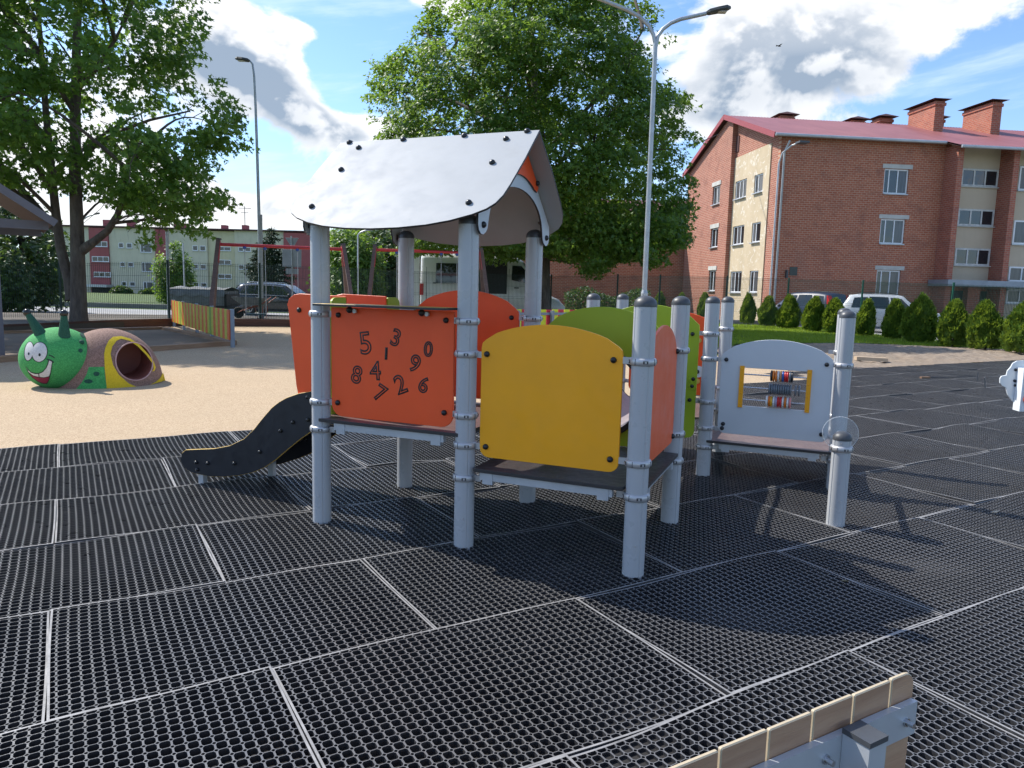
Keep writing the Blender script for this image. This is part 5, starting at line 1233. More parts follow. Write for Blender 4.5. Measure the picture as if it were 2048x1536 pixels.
te = empty('timber_edging', (-11.99, 22.76, 0)); tag(te, 'low brown timber board edging along the foot of the left fence', 'edging')
EP = [(-16.5, 17.6), (-13.06, 18.73), (-11.99, 22.6), (-11.0, 24.25), (-7.81, 25.45), (-4.6, 25.7), (-1.4, 25.9), (1.8, 26.0), (5.4, 25.6)]
for i in range(len(EP)-1):
    for j in range(2):
        b = MB(); L = math.dist(EP[i], EP[i+1]); b.box((0.005, -0.035-0.004*j, 0.005+0.128*j), (L-0.005, 0.035, 0.128+0.125*j)); a_ = math.atan2(EP[i+1][1]-EP[i][1], EP[i+1][0]-EP[i][0])
        b.build('plank', WBROWN, te, (EP[i][0]+11.99, EP[i][1]-22.76, 0), (0, 0, a_))
BED = m_asph('bed_soil', (0.060, 0.048, 0.036), (0.12, 0.10, 0.075))
sheet('planting_bed', [(-24, 17.0), (-16.5, 17.64), (-13.0, 18.78), (-11.93, 22.64), (-10.95, 24.3), (-7.8, 25.5), (-1.4, 25.95), (5.4, 25.65), (6, 31), (-9, 29.0), (-22, 25.5)], 0.19, BED, thick=0.3)
sb = empty('sand_pit', (-9.5, 17, 0)); tag(sb, 'large sand pit framed with weathered timber beams behind the green caterpillar', 'sandpit')
SPp = [(-6.62, 17.35), (-10.45, 22.05), (-13.2, 18.4), (-9.6, 11.2)]
for i in range(4):
    a, c = Vector(SPp[i]+(0,)), Vector(SPp[(i+1) % 4]+(0,)); L = (c-a).length; nseg = max(1, round(L/3.2)); an = math.atan2(c.y-a.y, c.x-a.x)
    for k in range(nseg):
        b = MB(); b.box((0.01, -0.11, -0.05), (L/nseg-0.01, 0.11, 0.10)); p = a+(c-a)*(k/nseg); b.build('timber_beam', WTIM, sb, p-Vector((-9.5, 17, 0)), (0, 0, an))
SAND = m_asph('dark_sand', (0.13, 0.095, 0.065), (0.22, 0.165, 0.115))  # mottled dark brown sand tone
b = MB(); b.add([(x+9.5, y-17, 0.03) for x, y in SPp], [(0, 1, 2, 3)]); b.build('sand', SAND, sb)
m, nt, b_ = new_mat('concrete_pavers'); p = nt.pos(); t = nt.node('ShaderNodeTexBrick'); nt.put(t.inputs['Vector'], p); t.inputs['Scale'].default_value = 1.0; t.inputs['Brick Width'].default_value = 0.2; t.inputs['Row Height'].default_value = 0.1; t.inputs['Mortar Size'].default_value = 0.006
nt.put(t.inputs['Color1'], (0.40, 0.34, 0.27)); nt.put(t.inputs['Color2'], (0.48, 0.42, 0.34)); nt.put(t.inputs['Mortar'], (0.14, 0.12, 0.10)); nt.put(b_.inputs['Base Color'], V(nt, t.outputs[0])); b_.inputs['Roughness'].default_value = 0.9
sheet('paved_terrace', [(-9.75, 11.2), (-13.3, 18.3), (-16.5, 17.4), (-22, 12)], 0.012, m, thick=0.06)

# ------------------------------------------------------------------ striped fences
SLR = mat('slat_orange', (0.62, 0.115, 0.022), 0.5, 0, 0.08, 3); SLY = mat('slat_lime', (0.46, 0.44, 0.035), 0.5, 0, 0.08, 3); SLD = mat('slat_red', (0.55, 0.03, 0.05), 0.5, 0, 0.08, 3); SLL = mat('slat_lemon', (0.62, 0.66, 0.02), 0.5, 0, 0.08, 3); SLG = mat('slat_green', (0.20, 0.30, 0.03), 0.5)
BLUEP = mat('post_blue_grey', (0.20, 0.235, 0.28), 0.45, 0.2, 0.08, 4)
s0 = Vector((-6.42, 16.7, 0)); s1 = Vector((-11.05, 23.9, 0)); sdv = (s1-s0); SLn = sdv.length; sdv.normalize()
sfe = empty('striped_fence', s0, math.atan2(sdv.y, sdv.x)); tag(sfe, 'low fence of upright orange and lime slats beside the sand pit', 'fence')
nsl = 33; pitch = SLn/nsl
for i in range(nsl):
    b = MB(); x = pitch*(i+0.5); b.box((x-pitch*0.46, -0.011, 0.16+random.uniform(-.004, .004)), (x+pitch*0.46, 0.011, 0.845+random.uniform(-.006, .006))); b.build('slat', (SLG if i in (8, 26) else (SLR if i % 2 == 0 else SLY)), sfe)
for x in (0.0, SLn*0.27, SLn*0.52, SLn*0.78, SLn):
    b = MB(); b.box((x-0.045, -0.093, -0.1), (x+0.045, -0.013, 0.865)); b.build('fence_post', BLUEP, sfe)
for z in (0.28, 0.72):
    b = MB(); b.box((0.05, -0.045, z-0.03), (SLn-0.05, -0.0125, z+0.03)); b.build('rail', BLUEP, sfe)
s0 = at(1030, 640, 17.2); s1 = at(1172, 640, 18.6); s0.z = 0; s1.z = 0; sdv = s1-s0; SLn = sdv.length; sdv.normalize()
sf2 = empty('striped_fence', s0, math.atan2(sdv.y, sdv.x)); tag(sf2, 'short fence of bright lemon and red slats behind the roofed play tower', 'fence')
ns = 12; pitch = SLn/ns; ztop = at(1100, 619, 17.9).z
for i in range(ns):
    b = MB(); x = pitch*(i+.5); b.box((x-pitch*.45, -0.011, 0.15), (x+pitch*.45, 0.011, ztop+random.uniform(-.006, .006))); b.build('slat', SLL if i % 2 == 0 else SLD, sf2)
b = MB(); b.box((-.05, -0.05, ztop-0.13), (SLn+.05, -0.0125, ztop-0.07)); b.build('rail', BLUEP, sf2)
for x in (0.02, SLn*0.47, SLn-0.02): b = MB(); b.box((x-.035, -0.125, -.1), (x+.035, -0.052, ztop-0.02)); b.build('fence_post', BLUEP, sf2)

# ------------------------------------------------------------------ swings
REDP = mat('swing_red', (0.42, 0.022, 0.028), 0.4, 0, 0.08, 4); BLUEJ = mat('joint_blue', (0.03, 0.09, 0.32), 0.4); ROPE = mat('chain_grey', (0.42, 0.42, 0.42), 0.5, 0.6); SEATM = mat('seat_rubber', (0.02, 0.05, 0.055), 0.6)
def swing(label, pxl, pxr, ropes):
    (xl, yl, Yl), (xr, yr, Yr) = pxl, pxr; A_ = at(xl, yl, Yl); B_ = at(xr, yr, Yr); zt_ = (A_.z+B_.z)/2
    r_ = empty('swing_frame', (A_.x, A_.y, 0)); tag(r_, label, 'swing'); O = Vector((A_.x, A_.y, 0)); d_ = Vector((B_.x-A_.x, B_.y-A_.y, 0)); L = d_.length; d_.normalize(); n_ = Vector((-d_.y, d_.x, 0))
    for P, sg in ((Vector((0, 0, 0)), -1), (d_*L, 1)):
        for k in (-1, 1):
            b = MB(); top = P+n_*(0.06*k)+Vector((0, 0, zt_)); ft = P+n_*(1.05*k)+d_*(sg*0.30); b.bar(ft, top, 0.115, 0.115, up=d_); g2_ = b.build('leg', WPOST, r_)
            b = MB(); m_ = top+(ft-top)*0.03; q = top+(ft-top)*0.25; b.bar(m_-d_*sg*0.062, q-d_*sg*0.062, 0.12, 0.012, up=d_); b.build('bracket', REDP, r_)
            b = MB(); b.box((top.x-.065, top.y-.065, zt_-.03), (top.x+.065, top.y+.065, zt_+.015)); b.build('post_cap', CAPM, r_)
    zb_ = zt_-0.16; b = MB(); b.cyl(Vector((0, 0, zb_)), d_*L+Vector((0, 0, zb_)), 0.05, n=12); b.build('beam', REDP, r_)
    for i, (f0, f1, seat) in enumerate(ropes):
        zs = 0.52
        for f_ in (f0, f1):
            p = d_*(L*f_); b = MB(); b.ball((p.x, p.y, zb_-0.07), 0.055, 10, 8); b.build('joint', BLUEJ, r_)
            b = MB(); b.tube([(p.x, p.y, zb_-0.1), (p.x+.01, p.y, 1.4), (p.x, p.y, zs)], 0.011, 5); b.build('chain', ROPE, r_)
        if seat:
            p0_, p1_ = d_*(L*f0), d_*(L*f1); b = MB(); b.bar((p0_.x, p0_.y, zs), (p1_.x, p1_.y, zs), 0.20, 0.045); b.build('seat', SEATM, r_)
swing('brown timber swing with red beam behind the striped fence', (437, 479, 22.3), (686, 487, 23.5), [(0.20, 0.36, True), (0.62, 0.78, True)])
swing('brown timber swing with red beam in front of the white van', (750, 490, 25.0), (962, 497, 25.6), [(0.20, 0.34, True), (0.62, 0.77, True)])

# ------------------------------------------------------------------ lamps, signs, poles
GALV = mat('galvanised_steel', (0.42, 0.44, 0.45), 0.45, 0.65, 0.12, 6); LAMPH = mat('lamp_head_dark', (0.06, 0.065, 0.06), 0.5, 0.3); LAMPG = mat('lamp_lens', (0.45, 0.45, 0.42), 0.2)
def px_path(pts, Y): return [at(x, y, Y) for x, y in pts]
def lamp_head(parent, p, d_, L, m_=LAMPH):
    d_ = Vector(d_).normalized(); s_ = d_.cross(Vector((0, 0, 1))).normalized(); u_ = s_.cross(d_); b = MB()
    prof_ = [(0, .05), (.15, .09), (.5, .13), (.85, .10), (1.0, .03)]; vs = []
    for t, w_ in prof_:
        for a_, h_ in ((-1, 0.0), (-.7, .055), (.7, .055), (1, 0.0), (.8, -.03), (-.8, -.03)): vs.append(p+d_*(L*t)+s_*(w_*a_)+u_*(h_*(1.2 if .1 < t < .9 else .6)))
    n = 6; b.add(vs, [(i*n+k, i*n+(k+1) % n, (i+1)*n+(k+1) % n, (i+1)*n+k) for i in range(4) for k in range(n)]); b.add(vs[:6], [tuple(range(6))[::-1]]); b.add(vs[-6:], [tuple(range(6))]); h_ = b.build('lamp_head', m_, parent)
    b = MB(); q = p+d_*(L*.55)-u_*0.041; b.box((-L*.25, -.09, -.006), (L*.25, .09, .004), 0, Matrix.Translation(q) @ Matrix.Rotation(math.atan2(d_.y, d_.x), 4, 'Z')); b.build('lens', LAMPG, h_)
YD = 18.0; fk = at(1311, 85, YD); bs = at(1290, 560, YD); bs.z = 0
ld = empty('street_lamp', bs); tag(ld, 'double-armed galvanised street lamp rising behind the play structure', 'lamp'); O = Vector(bs)
b = MB(); b.tube([Vector((bs.x, bs.y, -.1))-O, Vector((bs.x, bs.y, 1.45))-O], 0.085, 12); b.tube([Vector((bs.x, bs.y, 1.45))-O, Vector((bs.x, bs.y, 1.53))-O], [0.085, 0.062], 12); b.tube([Vector((bs.x, bs.y, 1.53))-O, fk-O], [0.062, 0.052], 12); b.build('pole', GALV, ld)
la = px_path([(1311, 92), (1307, 70), (1298, 52), (1280, 34), (1255, 20), (1225, 8), (1205, 0), (1195, -3)], YD); ra = px_path([(1312, 92), (1316, 72), (1326, 58), (1342, 46), (1362, 38), (1390, 32), (1412, 27)], YD)
for pth in (la, ra): b = MB(); b.tube([p-O for p in pth], 0.045, 10); b.build('arm', GALV, ld)
lamp_head(ld, la[-1]-O, la[-1]-la[-2], 0.55); lamp_head(ld, ra[-1]-O, ra[-1]-ra[-2], 0.58)
YS = 27.0; bs = at(520, 600, YS); bs.z = 0; pole = px_path([(519, 470), (515, 330), (511, 210), (508, 150), (505, 128), (500, 122)], YS); O = Vector(bs)
l1 = empty('street_lamp', bs); tag(l1, 'tall single-headed street lamp left of the white roof against clouds', 'lamp')
b = MB(); b.tube([Vector((bs.x, bs.y, -.1))-O]+[p-O for p in pole], [.075, .06, .052, .045, .04, .035, .03], 10); b.build('pole', GALV, l1); lamp_head(l1, pole[-1]-O, pole[-1]-pole[-2]+Vector((-.3, 0, -.05)), 0.52)
b = MB(); q = at(523, 480, YS-.15)-O; b.box((q.x-.035, q.y-.03, 0.0), (q.x+.035, q.y+.03, at(523, 430, YS).z)); b.build('service_post', GALV, l1)
for (x, yb, yt, Y, hx, lab) in ((338, 640, 463, 25.6, 0, 'plain galvanised pole standing at the left fence corner'), (370, 590, 486, 48, 0, 'thin grey pole in front of the pale apartment block'), (716, 590, 470, 48, 30, 'thin curved street lamp between the two swings'), (170, 560, 440, 60, 18, 'thin curved street lamp beside the maple trunk')):
    bs = at(x, yb, Y); bs.z = zg(0, Y); tp = at(x-(4 if x < 400 else 0), yt, Y); O = Vector(bs); r_ = empty('street_lamp' if hx else 'grey_pole', bs); tag(r_, lab, 'lamp' if hx else 'pole')
    pts = [Vector((0, 0, -.1)), tp-O]
    if hx: pts += [at(x+hx*0.2, yt-6, Y)-O, at(x+hx*0.55, yt-9, Y)-O, at(x+hx, yt-11, Y)-O]
    b = MB(); b.tube(pts, 0.055 if Y > 40 else 0.05, 8); b.build('pole', GALV, r_)
    if hx: lamp_head(r_, pts[-1], pts[-1]-pts[-2], 0.5)
YV = 33.0; bs = at(585, 590, YV); bs.z = zg(0, 33); sg = empty('traffic_sign', bs); tag(sg, 'grey back of a triangular traffic sign above a rectangular plate', 'sign'); O = Vector(bs)
def px_plate(name, pts, Y, m_, par, th=0.012): 
    P = [at(x, y, Y)-Vector(par.location) for x, y in pts]; b = MB(); o_ = P[0]; b.prism([(p.x-o_.x, p.z-o_.z) for p in P], th, (o_, (1, 0, 0), (0, 0, 1), (0, -1, 0)), (), 0, 0, 0.002); return b.build(name, m_, par)
SIGNB = mat('sign_back_grey', (0.30, 0.32, 0.34), 0.5, 0.4, 0.1, 3)
px_plate('sign_plate', [(570.5, 475), (597.5, 476), (585, 498)], YV, SIGNB, sg); px_plate('sign_plate', [(564.5, 498.5), (603, 499.5), (602.5, 535), (565, 533.5)], YV, SIGNB, sg); px_plate('sign_plate', [(571.5, 537), (597.5, 538), (597, 548.5), (572, 547.5)], YV, SIGNB, sg)
b = MB(); p = at(583, 472, YV)-O; b.tube([(0, -.03, -.1), (p.x, -.03, p.z)], 0.032, 8); b.build('pole', GALV, sg)

# ------------------------------------------------------------------ vehicles
def paint(name, c, rough=0.22, coat=0.6): 
    m, nt, b = new_mat(name); o = nt.coord('Object'); nt.put(b.inputs['Base Color'], nt.mix(nt.noise(o, 1.5, 4, 0.6), tuple(v*.93 for v in c), c)); b.inputs['Roughness'].default_value = rough; b.inputs['Coat Weight'].default_value = coat; b.inputs['Coat Roughness'].default_value = 0.06; return m
TYRE = mat('tyre', (0.018, 0.018, 0.019), 0.8); RIM = mat('alloy_rim', (0.42, 0.43, 0.44), 0.3, 0.8); REDL = mat('tail_light', (0.55, 0.012, 0.015), 0.2); HEADL = mat('head_light', (0.55, 0.58, 0.6), 0.1, 0.2); TRIM = mat('black_trim', (0.018, 0.018, 0.02), 0.5); CHROME = mat('chrome_trim', (0.6, 0.6, 0.6), 0.15, 1.0); CGLASS = mat('car_glass', (0.012, 0.015, 0.018), 0.05, 0, spec=0.9, rvar=0.02)
class Car:
    def __init__(s, name, label, loc, rz, st, pm, wheels, wr=0.34, cat='car'):
        s.st = st; s.root = empty(name, loc, rz); tag(s.root, label, cat); s.x = [q[0] for q in st]
        xs_ = []; 
        for i in range(len(st)-1): xs_ += [st[i][0]+(st[i+1][0]-st[i][0])*k/3 for k in range(3)]
        xs_.append(st[-1][0]); b = MB(); vs = []; n = 13
        for x in xs_:
            vs += s.sec(x)
        b.add(vs, [(i*n+k, (i+1)*n+k, (i+1)*n+k+1, i*n+k+1) for i in range(len(xs_)-1) for k in range(n-1)], 0, True)
        b.add(vs[:n], [tuple(range(n))]); b.add(vs[-n:], [tuple(range(n))[::-1]])
        s.body = b.build('body', pm, s.root)
        for xw in wheels:
            for sd_ in (-1, 1):
                w_ = s.w(xw)*0.97
                t = MB(); t.lathe([(wr*.62, -.09), (wr*.93, -.10), (wr, -.07), (wr, .07), (wr*.93, .10), (wr*.62, .09)], 22, (xw, sd_*(w_-.09), wr), (0, 1, 0)); wo = t.build('wheel', TYRE, s.root)
                t = MB(); yy_ = sd_*(w_-.005)
                for k in range(5):
                    a = 2*pi*k/5+.3; t.bar((xw, yy_, wr), (xw+cos(a)*wr*.6, yy_, wr+sin(a)*wr*.6), .03, .075, up=(0, 1, 0))
                t.lathe([(wr*.52, -.02), (wr*.64, -.02), (wr*.64, .02), (wr*.52, .02)], 20, (xw, yy_-.0, wr), (0, 1, 0)); t.build('rim', RIM, wo)
                t = MB(); t.lathe([(0.01, 0), (wr*1.13, 0)], 22, (xw, sd_*(w_+.008-0.02), wr), (0, sd_, 0)); 
                c = MB(); 
                vs2 = []; m_ = 14
                for rr in (wr*1.02, wr*1.20):
                    for k in range(m_+1): a = pi*k/m_; vs2.append((xw+rr*cos(a), sd_*(w_+.022), wr+rr*sin(a)))
                c.add(vs2, [(k, k+1, m_+2+k, m_+1+k) for k in range(m_)]); c.build('wheel_arch', TRIM, s.root)
    def at(s, x):
        st = s.st
        for i in range(len(st)-1):
            if st[i][0] <= x <= st[i+1][0]:
                t = (x-st[i][0])/(st[i+1][0]-st[i][0]); return [a+(c-a)*t for a, c in zip(st[i], st[i+1])]
        return list(st[0] if x < st[0][0] else st[-1])
    def w(s, x): return s.at(x)[4]
    def sec(s, x):
        _, zb, zbelt, zr, wb, wr_ = s.at(x); h = zr-zbelt
        half = [(wb*.90, zb), (wb*.985, zb+(zbelt-zb)*.25), (wb, zb+(zbelt-zb)*.6), (wb*.985, zbelt), (wr_+(wb*.985-wr_)*.12, zbelt+h*.86), (wr_*.86, zr-.015*min(1, h*4))]
        return [(x, -y, z) for y, z in half]+[(x, 0, zr)]+[(x, y, z) for y, z in half[::-1]]
    def side(s, x, t, sd_, off=0.006):
        _, zb, zbelt, zr, wb, wr_ = s.at(x); h = zr-zbelt; y0, z0 = wb*.985, zbelt; y1, z1 = wr_+(wb*.985-wr_)*.12, zbelt+h*.86
        return (x, sd_*(y0+(y1-y0)*t+off), z0+(z1-z0)*t)
    def low(s, x, t, sd_, off=0.006):
        _, zb, zbelt, zr, wb, wr_ = s.at(x); return (x, sd_*(wb+off), zb+(zbelt-zb)*t)
    def glass_side(s, x0a, x0b, x1a, x1b, t0=.06, t1=.93, m_=None, name='side_window', sides=(-1, 1)):
        """x at the bottom/top of the rear edge, bottom/top of the front edge"""
        for sd_ in sides:
            b = MB(); vs = []; n = 6
            for k in range(n+1):
                f_ = k/n; vs.append(s.side(x0a+(x1a-x0a)*f_, t0, sd_)); vs.append(s.side(x0b+(x1b-x0b)*f_, t1, sd_))
            b.add(vs, [(2*k, 2*k+2, 2*k+3, 2*k+1) if sd_ < 0 else (2*k+1, 2*k+3, 2*k+2, 2*k) for k in range(n)]); b.build(name, m_ or CGLASS, s.root)
    def screen(s, xa, xb, name, u=.80, m_=None, ua=None):
        """front or rear window across the body between two stations"""
        b = MB(); vs = []; n = 5; sg_ = 1 if xb > xa else -1
        for k in range(n+1):
            x = xa+(xb-xa)*k/n; q = s.at(x); sl_ = .012
            for uu in (-1, -.5, 0, .5, 1):
                wd = (q[5]*u if ua is None else q[5]*(ua+(u-ua)*k/n)); vs.append((x, uu*wd, q[3]+sl_-abs(uu)**2*.015*0))
        b.add(vs, [(k*5+j, (k+1)*5+j, (k+1)*5+j+1, k*5+j+1) for k in range(n) for j in range(4)], 0, True); b.build(name, m_ or CGLASS, s.root)
    def quad(s, name, pts, m_): b = MB(); b.add(pts, [tuple(range(len(pts)))]); return b.build(name, m_, s.root)
    def boxp(s, name, lo, hi, m_): b = MB(); b.box(lo, hi, 0); return b.build(name, m_, s.root)
def suv_st(L, H, W): # rear at x=0, front at x=L
    w_ = W/2
    return [(0.0, .42, .86, .93, w_*.86, w_*.74), (.10, .34, .98, 1.12, w_*.95, w_*.78), (.42, .28, 1.02, H*.955, w_, w_*.74), (.95, .25, 1.02, H*.995, w_, w_*.745), (1.7, .24, 1.01, H, w_, w_*.75), (2.35, .24, .99, H*.985, w_, w_*.74), (2.65, .24, .98, H*.95, w_, w_*.73), (3.35, .25, .97, 1.03, w_, w_*.84), (L-.45, .27, .90, .96, w_*.97, w_*.78), (L-.12, .32, .74, .80, w_*.88, w_*.66), (L, .40, .62, .66, w_*.76, w_*.6)]
def finish_suv(c, L, H, W, chrome=False):
    c.glass_side(.52, .62, 1.18, 1.20, .10, .90); c.glass_side(1.26, 1.26, 2.12, 2.04, .08, .93); c.glass_side(2.20, 2.12, 3.10, 2.58, .08, .91)
    c.screen(3.22, 2.68, 'windscreen', .93, ua=.90); c.screen(.13, .38, 'rear_window', .93)
    for sd_ in (-1, 1):
        b = MB(); b.ball((3.0, sd_*(W/2+.10), 1.02), (.07, .10, .075), 10, 6); b.build('mirror', TRIM, c.root)
        c.quad('head_light', [(L-.02, sd_*W/2*.55, .64), (L-.22, sd_*W/2*.93, .68), (L-.30, sd_*W/2*.96, .80), (L-.10, sd_*W/2*.62, .79)], HEADL)
        b = MB(); 
        for xd in (1.22, 2.16): b.add([c.low(xd-.006, .2, sd_), c.low(xd+.006, .2, sd_), c.low(xd+.006, .99, sd_), c.low(xd-.006, .99, sd_)], [(0, 1, 2, 3)])
        b.build('door_gap', TRIM, c.root)
        for xd in (1.42, 2.36): c.boxp('door_handle', (xd-.09, sd_*(W/2+.004)-.012, .86), (xd+.09, sd_*(W/2+.004)+.012, .89), CHROME if chrome else TRIM)
        b = MB(); b.tube([(.75, sd_*W/2*.66, H-.01), (.95, sd_*W/2*.66, H+.035), (2.1, sd_*W/2*.66, H+.03), (2.3, sd_*W/2*.66, H-.02)], .016, 6); b.build('roof_rail', CHROME if chrome else TRIM, c.root)
        if chrome:
            b = MB(); b.tube([c.side(x, .0, sd_, .012) for x in (.5, 1.2, 2.1, 3.1)], .012, 5); b.tube([c.side(x, .97, sd_, .012) for x in (.62, 1.2, 2.0, 2.6)], .010, 5); b.build('window_trim', CHROME, c.root)
    c.boxp('bumper', (-.03, -W/2*.84, .36), (.08, W/2*.84, .62), TRIM)
# dark blue estate with tall red lamps
p = at(1668, 640, 36.8); H = 1.76; W = 1.86; L = 4.65
cb = Car('parked_car', 'dark blue estate car with tall red tail lamps parked behind the shrubs', (p.x+0.25, p.y-0.4, zg(0, 37)+.10), rad(122), suv_st(L, H, W), paint('paint_blue', (0.022, 0.036, 0.080), .42, .12), (.95, 3.75)); finish_suv(cb, L, H, W)
for sd_ in (-1, 1):
    cb.quad('tail_light', [(.02, sd_*W/2*.70, .93), (.10, sd_*W/2*.965, .98), (.34, sd_*W/2*.88, H*.90), (.26, sd_*W/2*.715, H*.90)], REDL); cb.quad('tail_light', [(.10, sd_*(W/2*.97), .98), (.30, sd_*(W/2*1.0+.006), 1.0), (.46, sd_*(W/2*.80), H*.91), (.34, sd_*(W/2*.885), H*.905)], REDL)
# white car
p = at(1783, 640, 34.5); W = 1.82; L = 4.5; H = 1.74
cw = Car('parked_car', 'white car seen from its front corner beside the dark blue estate', (p.x-2.1, p.y+0.9, zg(0, 36)+.08), rad(-24), suv_st(L, H, W), paint('paint_white', (0.72, 0.74, 0.75)), (.90, 3.60), .32); finish_suv(cw, L, H, W)
# black SUV on the road
p = at(462, 600, 36.0); W = 1.85; L = 4.6; H = 1.58
ck = Car('parked_car', 'black SUV with chrome window trim on the road behind the wheelbarrow', (p.x, 36.9, zg(0, 36)+.02), rad(-4), suv_st(L, H, W), paint('paint_black', (0.012, 0.013, 0.017), .18), (.92, 3.70)); finish_suv(ck, L, H, W, True)
# white van
p = at(840, 600, 33.0); W = 2.0; H = at(920, 508, 33).z-zg(0, 33); L = (at(1131, 600, 33).x-p.x)
vst = [(0.0, .45, 1.30, H-.08, .93, .80), (.06, .40, 1.30, H-.03, .98, .84), (.5, .38, 1.30, H, 1.0, .86), (L*.60, .38, 1.30, H, 1.0, .86), (L*.655, .38, 1.30, H-.06, 1.0, .84), (L*.70, .38, 1.30, H*.92, 1.0, .82), (L*.835, .38, 1.28, H*.57, .99, .86), (L*.86, .38, 1.22, 1.42, .99, .84), (L*.955, .40, 1.02, 1.16, .94, .76), (L, .48, .80, .86, .82, .62)]
cv = Car('delivery_van', 'white high-roof van with its side door open behind the second swing', (p.x, 34.0, zg(0, 33)+.02), 0, vst, paint('paint_van', (0.74, 0.75, 0.72), .3), (1.15, L*.80), .35, 'van')
def vx(px_): return at(px_, 560, 33).x-p.x
def vz(px_, py_): return at(px_, py_, 33).z-zg(0, 33)-.02
cv.quad('side_window', [(vx(872), -1.012, vz(872, 566)), (vx(921), -1.012, vz(921, 566)), (vx(921), -.985, vz(921, 527)), (vx(872), -.985, vz(872, 526))], CGLASS)
cv.quad('door_opening', [(vx(958), -1.014, .42), (vx(1014), -1.014, .42), (vx(1014), -.93, H*.93), (vx(958), -.93, H*.93)], DARKV)
cv.quad('cab_window', [(vx(1023), -1.012, vz(1023, 560)), (vx(1050), -1.012, vz(1050, 566)), (vx(1050), -.985, vz(1050, 540)), (vx(1042), -.975, vz(1042, 532)), (vx(1024), -.975, vz(1023, 531))], CGLASS)
cv.screen(L*.83, L*.705, 'windscreen', .95, ua=.92)
for x_ in (853, 1018, 1056):
    b = MB(); b.box((vx(x_)-.008, -1.012, .5), (vx(x_)+.008, -1.0, H*.80 if x_ < 1030 else 1.4)); b.build('door_gap', TRIM, cv.root)
cv.boxp('door_handle', (vx(866), -1.035, vz(866, 566)-.02), (vx(872), -1.0, vz(866, 566)+.03), TRIM); cv.boxp('door_handle', (vx(1029), -1.035, vz(1029, 576)-.02), (vx(1038), -1.0, vz(1029, 576)+.03), TRIM)
cv.boxp('tail_light', (-.02, -.985, vz(845, 590)), (.14, -.96, vz(845, 567)), REDL); cv.boxp('rub_strip', (.3, -1.018, .78), (vx(955), -1.0, .90), TRIM); cv.boxp('bumper', (L-.25, -.86, .34), (L+.06, .86, .62), TRIM)
cv.boxp('mirror', (vx(1056), -1.25, vz(1056, 560)), (vx(1062), -1.02, vz(1056, 540)), TRIM); cv.quad('head_light', [(L*.965, -.80, .86), (L*.925, -.955, .92), (L*.915, -.95, 1.10), (L*.95, -.78, 1.06)], HEADL)
b = MB(); b.box((-1.0, -1.06, .55), (-.03, -1.02, H*.95)); b.build('rear_door', cv.body.data.materials[0], cv.root)
# grey box trailer with tarpaulin
p = at(352, 600, 30); q = at(458, 600, 30); tl = empty('box_trailer', (p.x, 30.2, zg(0, 30))); tag(tl, 'grey tarpaulin-covered trailer parked behind the striped fence', 'trailer'); L = q.x-p.x
TARP = mat('tarpaulin_grey', (0.16, 0.17, 0.175), 0.7, 0, 0.25, 2.5, 0.5, 3.0, 0.06); 
zt_ = at(400, 577, 30).z-zg(0, 30); b = MB(); b.box((0, -.75, .62), (L, .75, zt_-.08)); b.build('box', TARP, tl)
b = MB(); vs = []
for i in range(13):
    x = -.05+(L+.1)*i/12
    for y, dz_ in ((-.79, -.30+.06*sin(i*2.1)), (-.77, -.02), (0, .06+.03*sin(i*1.7)), (.77, -.02), (.79, -.3)): vs.append((x, y, zt_+dz_))
b.add(vs, [(i*5+k, (i+1)*5+k, (i+1)*5+k+1, i*5+k+1) for i in range(12) for k in range(4)], 0, True); b.build('cover', TARP, tl)
b = MB(); b.box((-.1, -.7, .50), (L+.5, .7, .60)); b.build('chassis', TRIM, tl)
for sd_ in (-1, 1):
    t = MB(); t.lathe([(.02, -.09), (.30, -.09), (.32, -.05), (.32, .05), (.30, .09), (.02, .09)], 18, (L*.45, sd_*.80, .32), (0, 1, 0)); t.build('wheel', TYRE, tl)
b = MB(); b.box((L+.02, -.7, .55), (L+.10, .7, zt_-.2)); b.build('tailboard', DARKV, tl)
# wheelbarrow
YB = 26.8; o_ = at(500, 600, YB); wb = empty('wheelbarrow', (o_.x, YB, 0.19)); tag(wb, 'wheelbarrow with grey tray and orange handles behind the mesh fence', 'wheelbarrow')
def wp(x, y): q_ = at(x, y, YB); return (q_.x-o_.x, q_.z-.19)
T_ = [wp(468, 594), wp(531, 597), wp(527, 610), wp(492, 612)]
b = MB(); n = 4; vs = [(x, -.30, z) for x, z in T_]+[(x, .30, z) for x, z in T_]; b.add(vs, [(3, 2, 1, 0), (4, 5, 6, 7), (1, 2, 6, 5), (2, 3, 7, 6), (3, 0, 4, 7)]); b.add([(x, y*.92, z+.015) for x, y, z in vs], [(0, 1, 2, 3), (7, 6, 5, 4), (5, 6, 2, 1), (6, 7, 3, 2), (7, 4, 0, 3)]); b.build('tray', mat('tray_zinc', (0.20, 0.20, 0.185), .6, .4, .2, 4), wb)
wx, wz = wp(477, 622); t = MB(); t.lathe([(.10, -.05), (.17, -.055), (.20, -.03), (.20, .03), (.17, .055), (.10, .05)], 20, (wx, 0, .20), (0, 1, 0)); t.lathe([(.01, -.03), (.10, -.03), (.10, .03), (.01, .03)], 12, (wx, 0, .20), (0, 1, 0)); t.build('wheel', TYRE, wb)
HOR = mat('handle_orange', (0.36, 0.085, 0.045), .5)
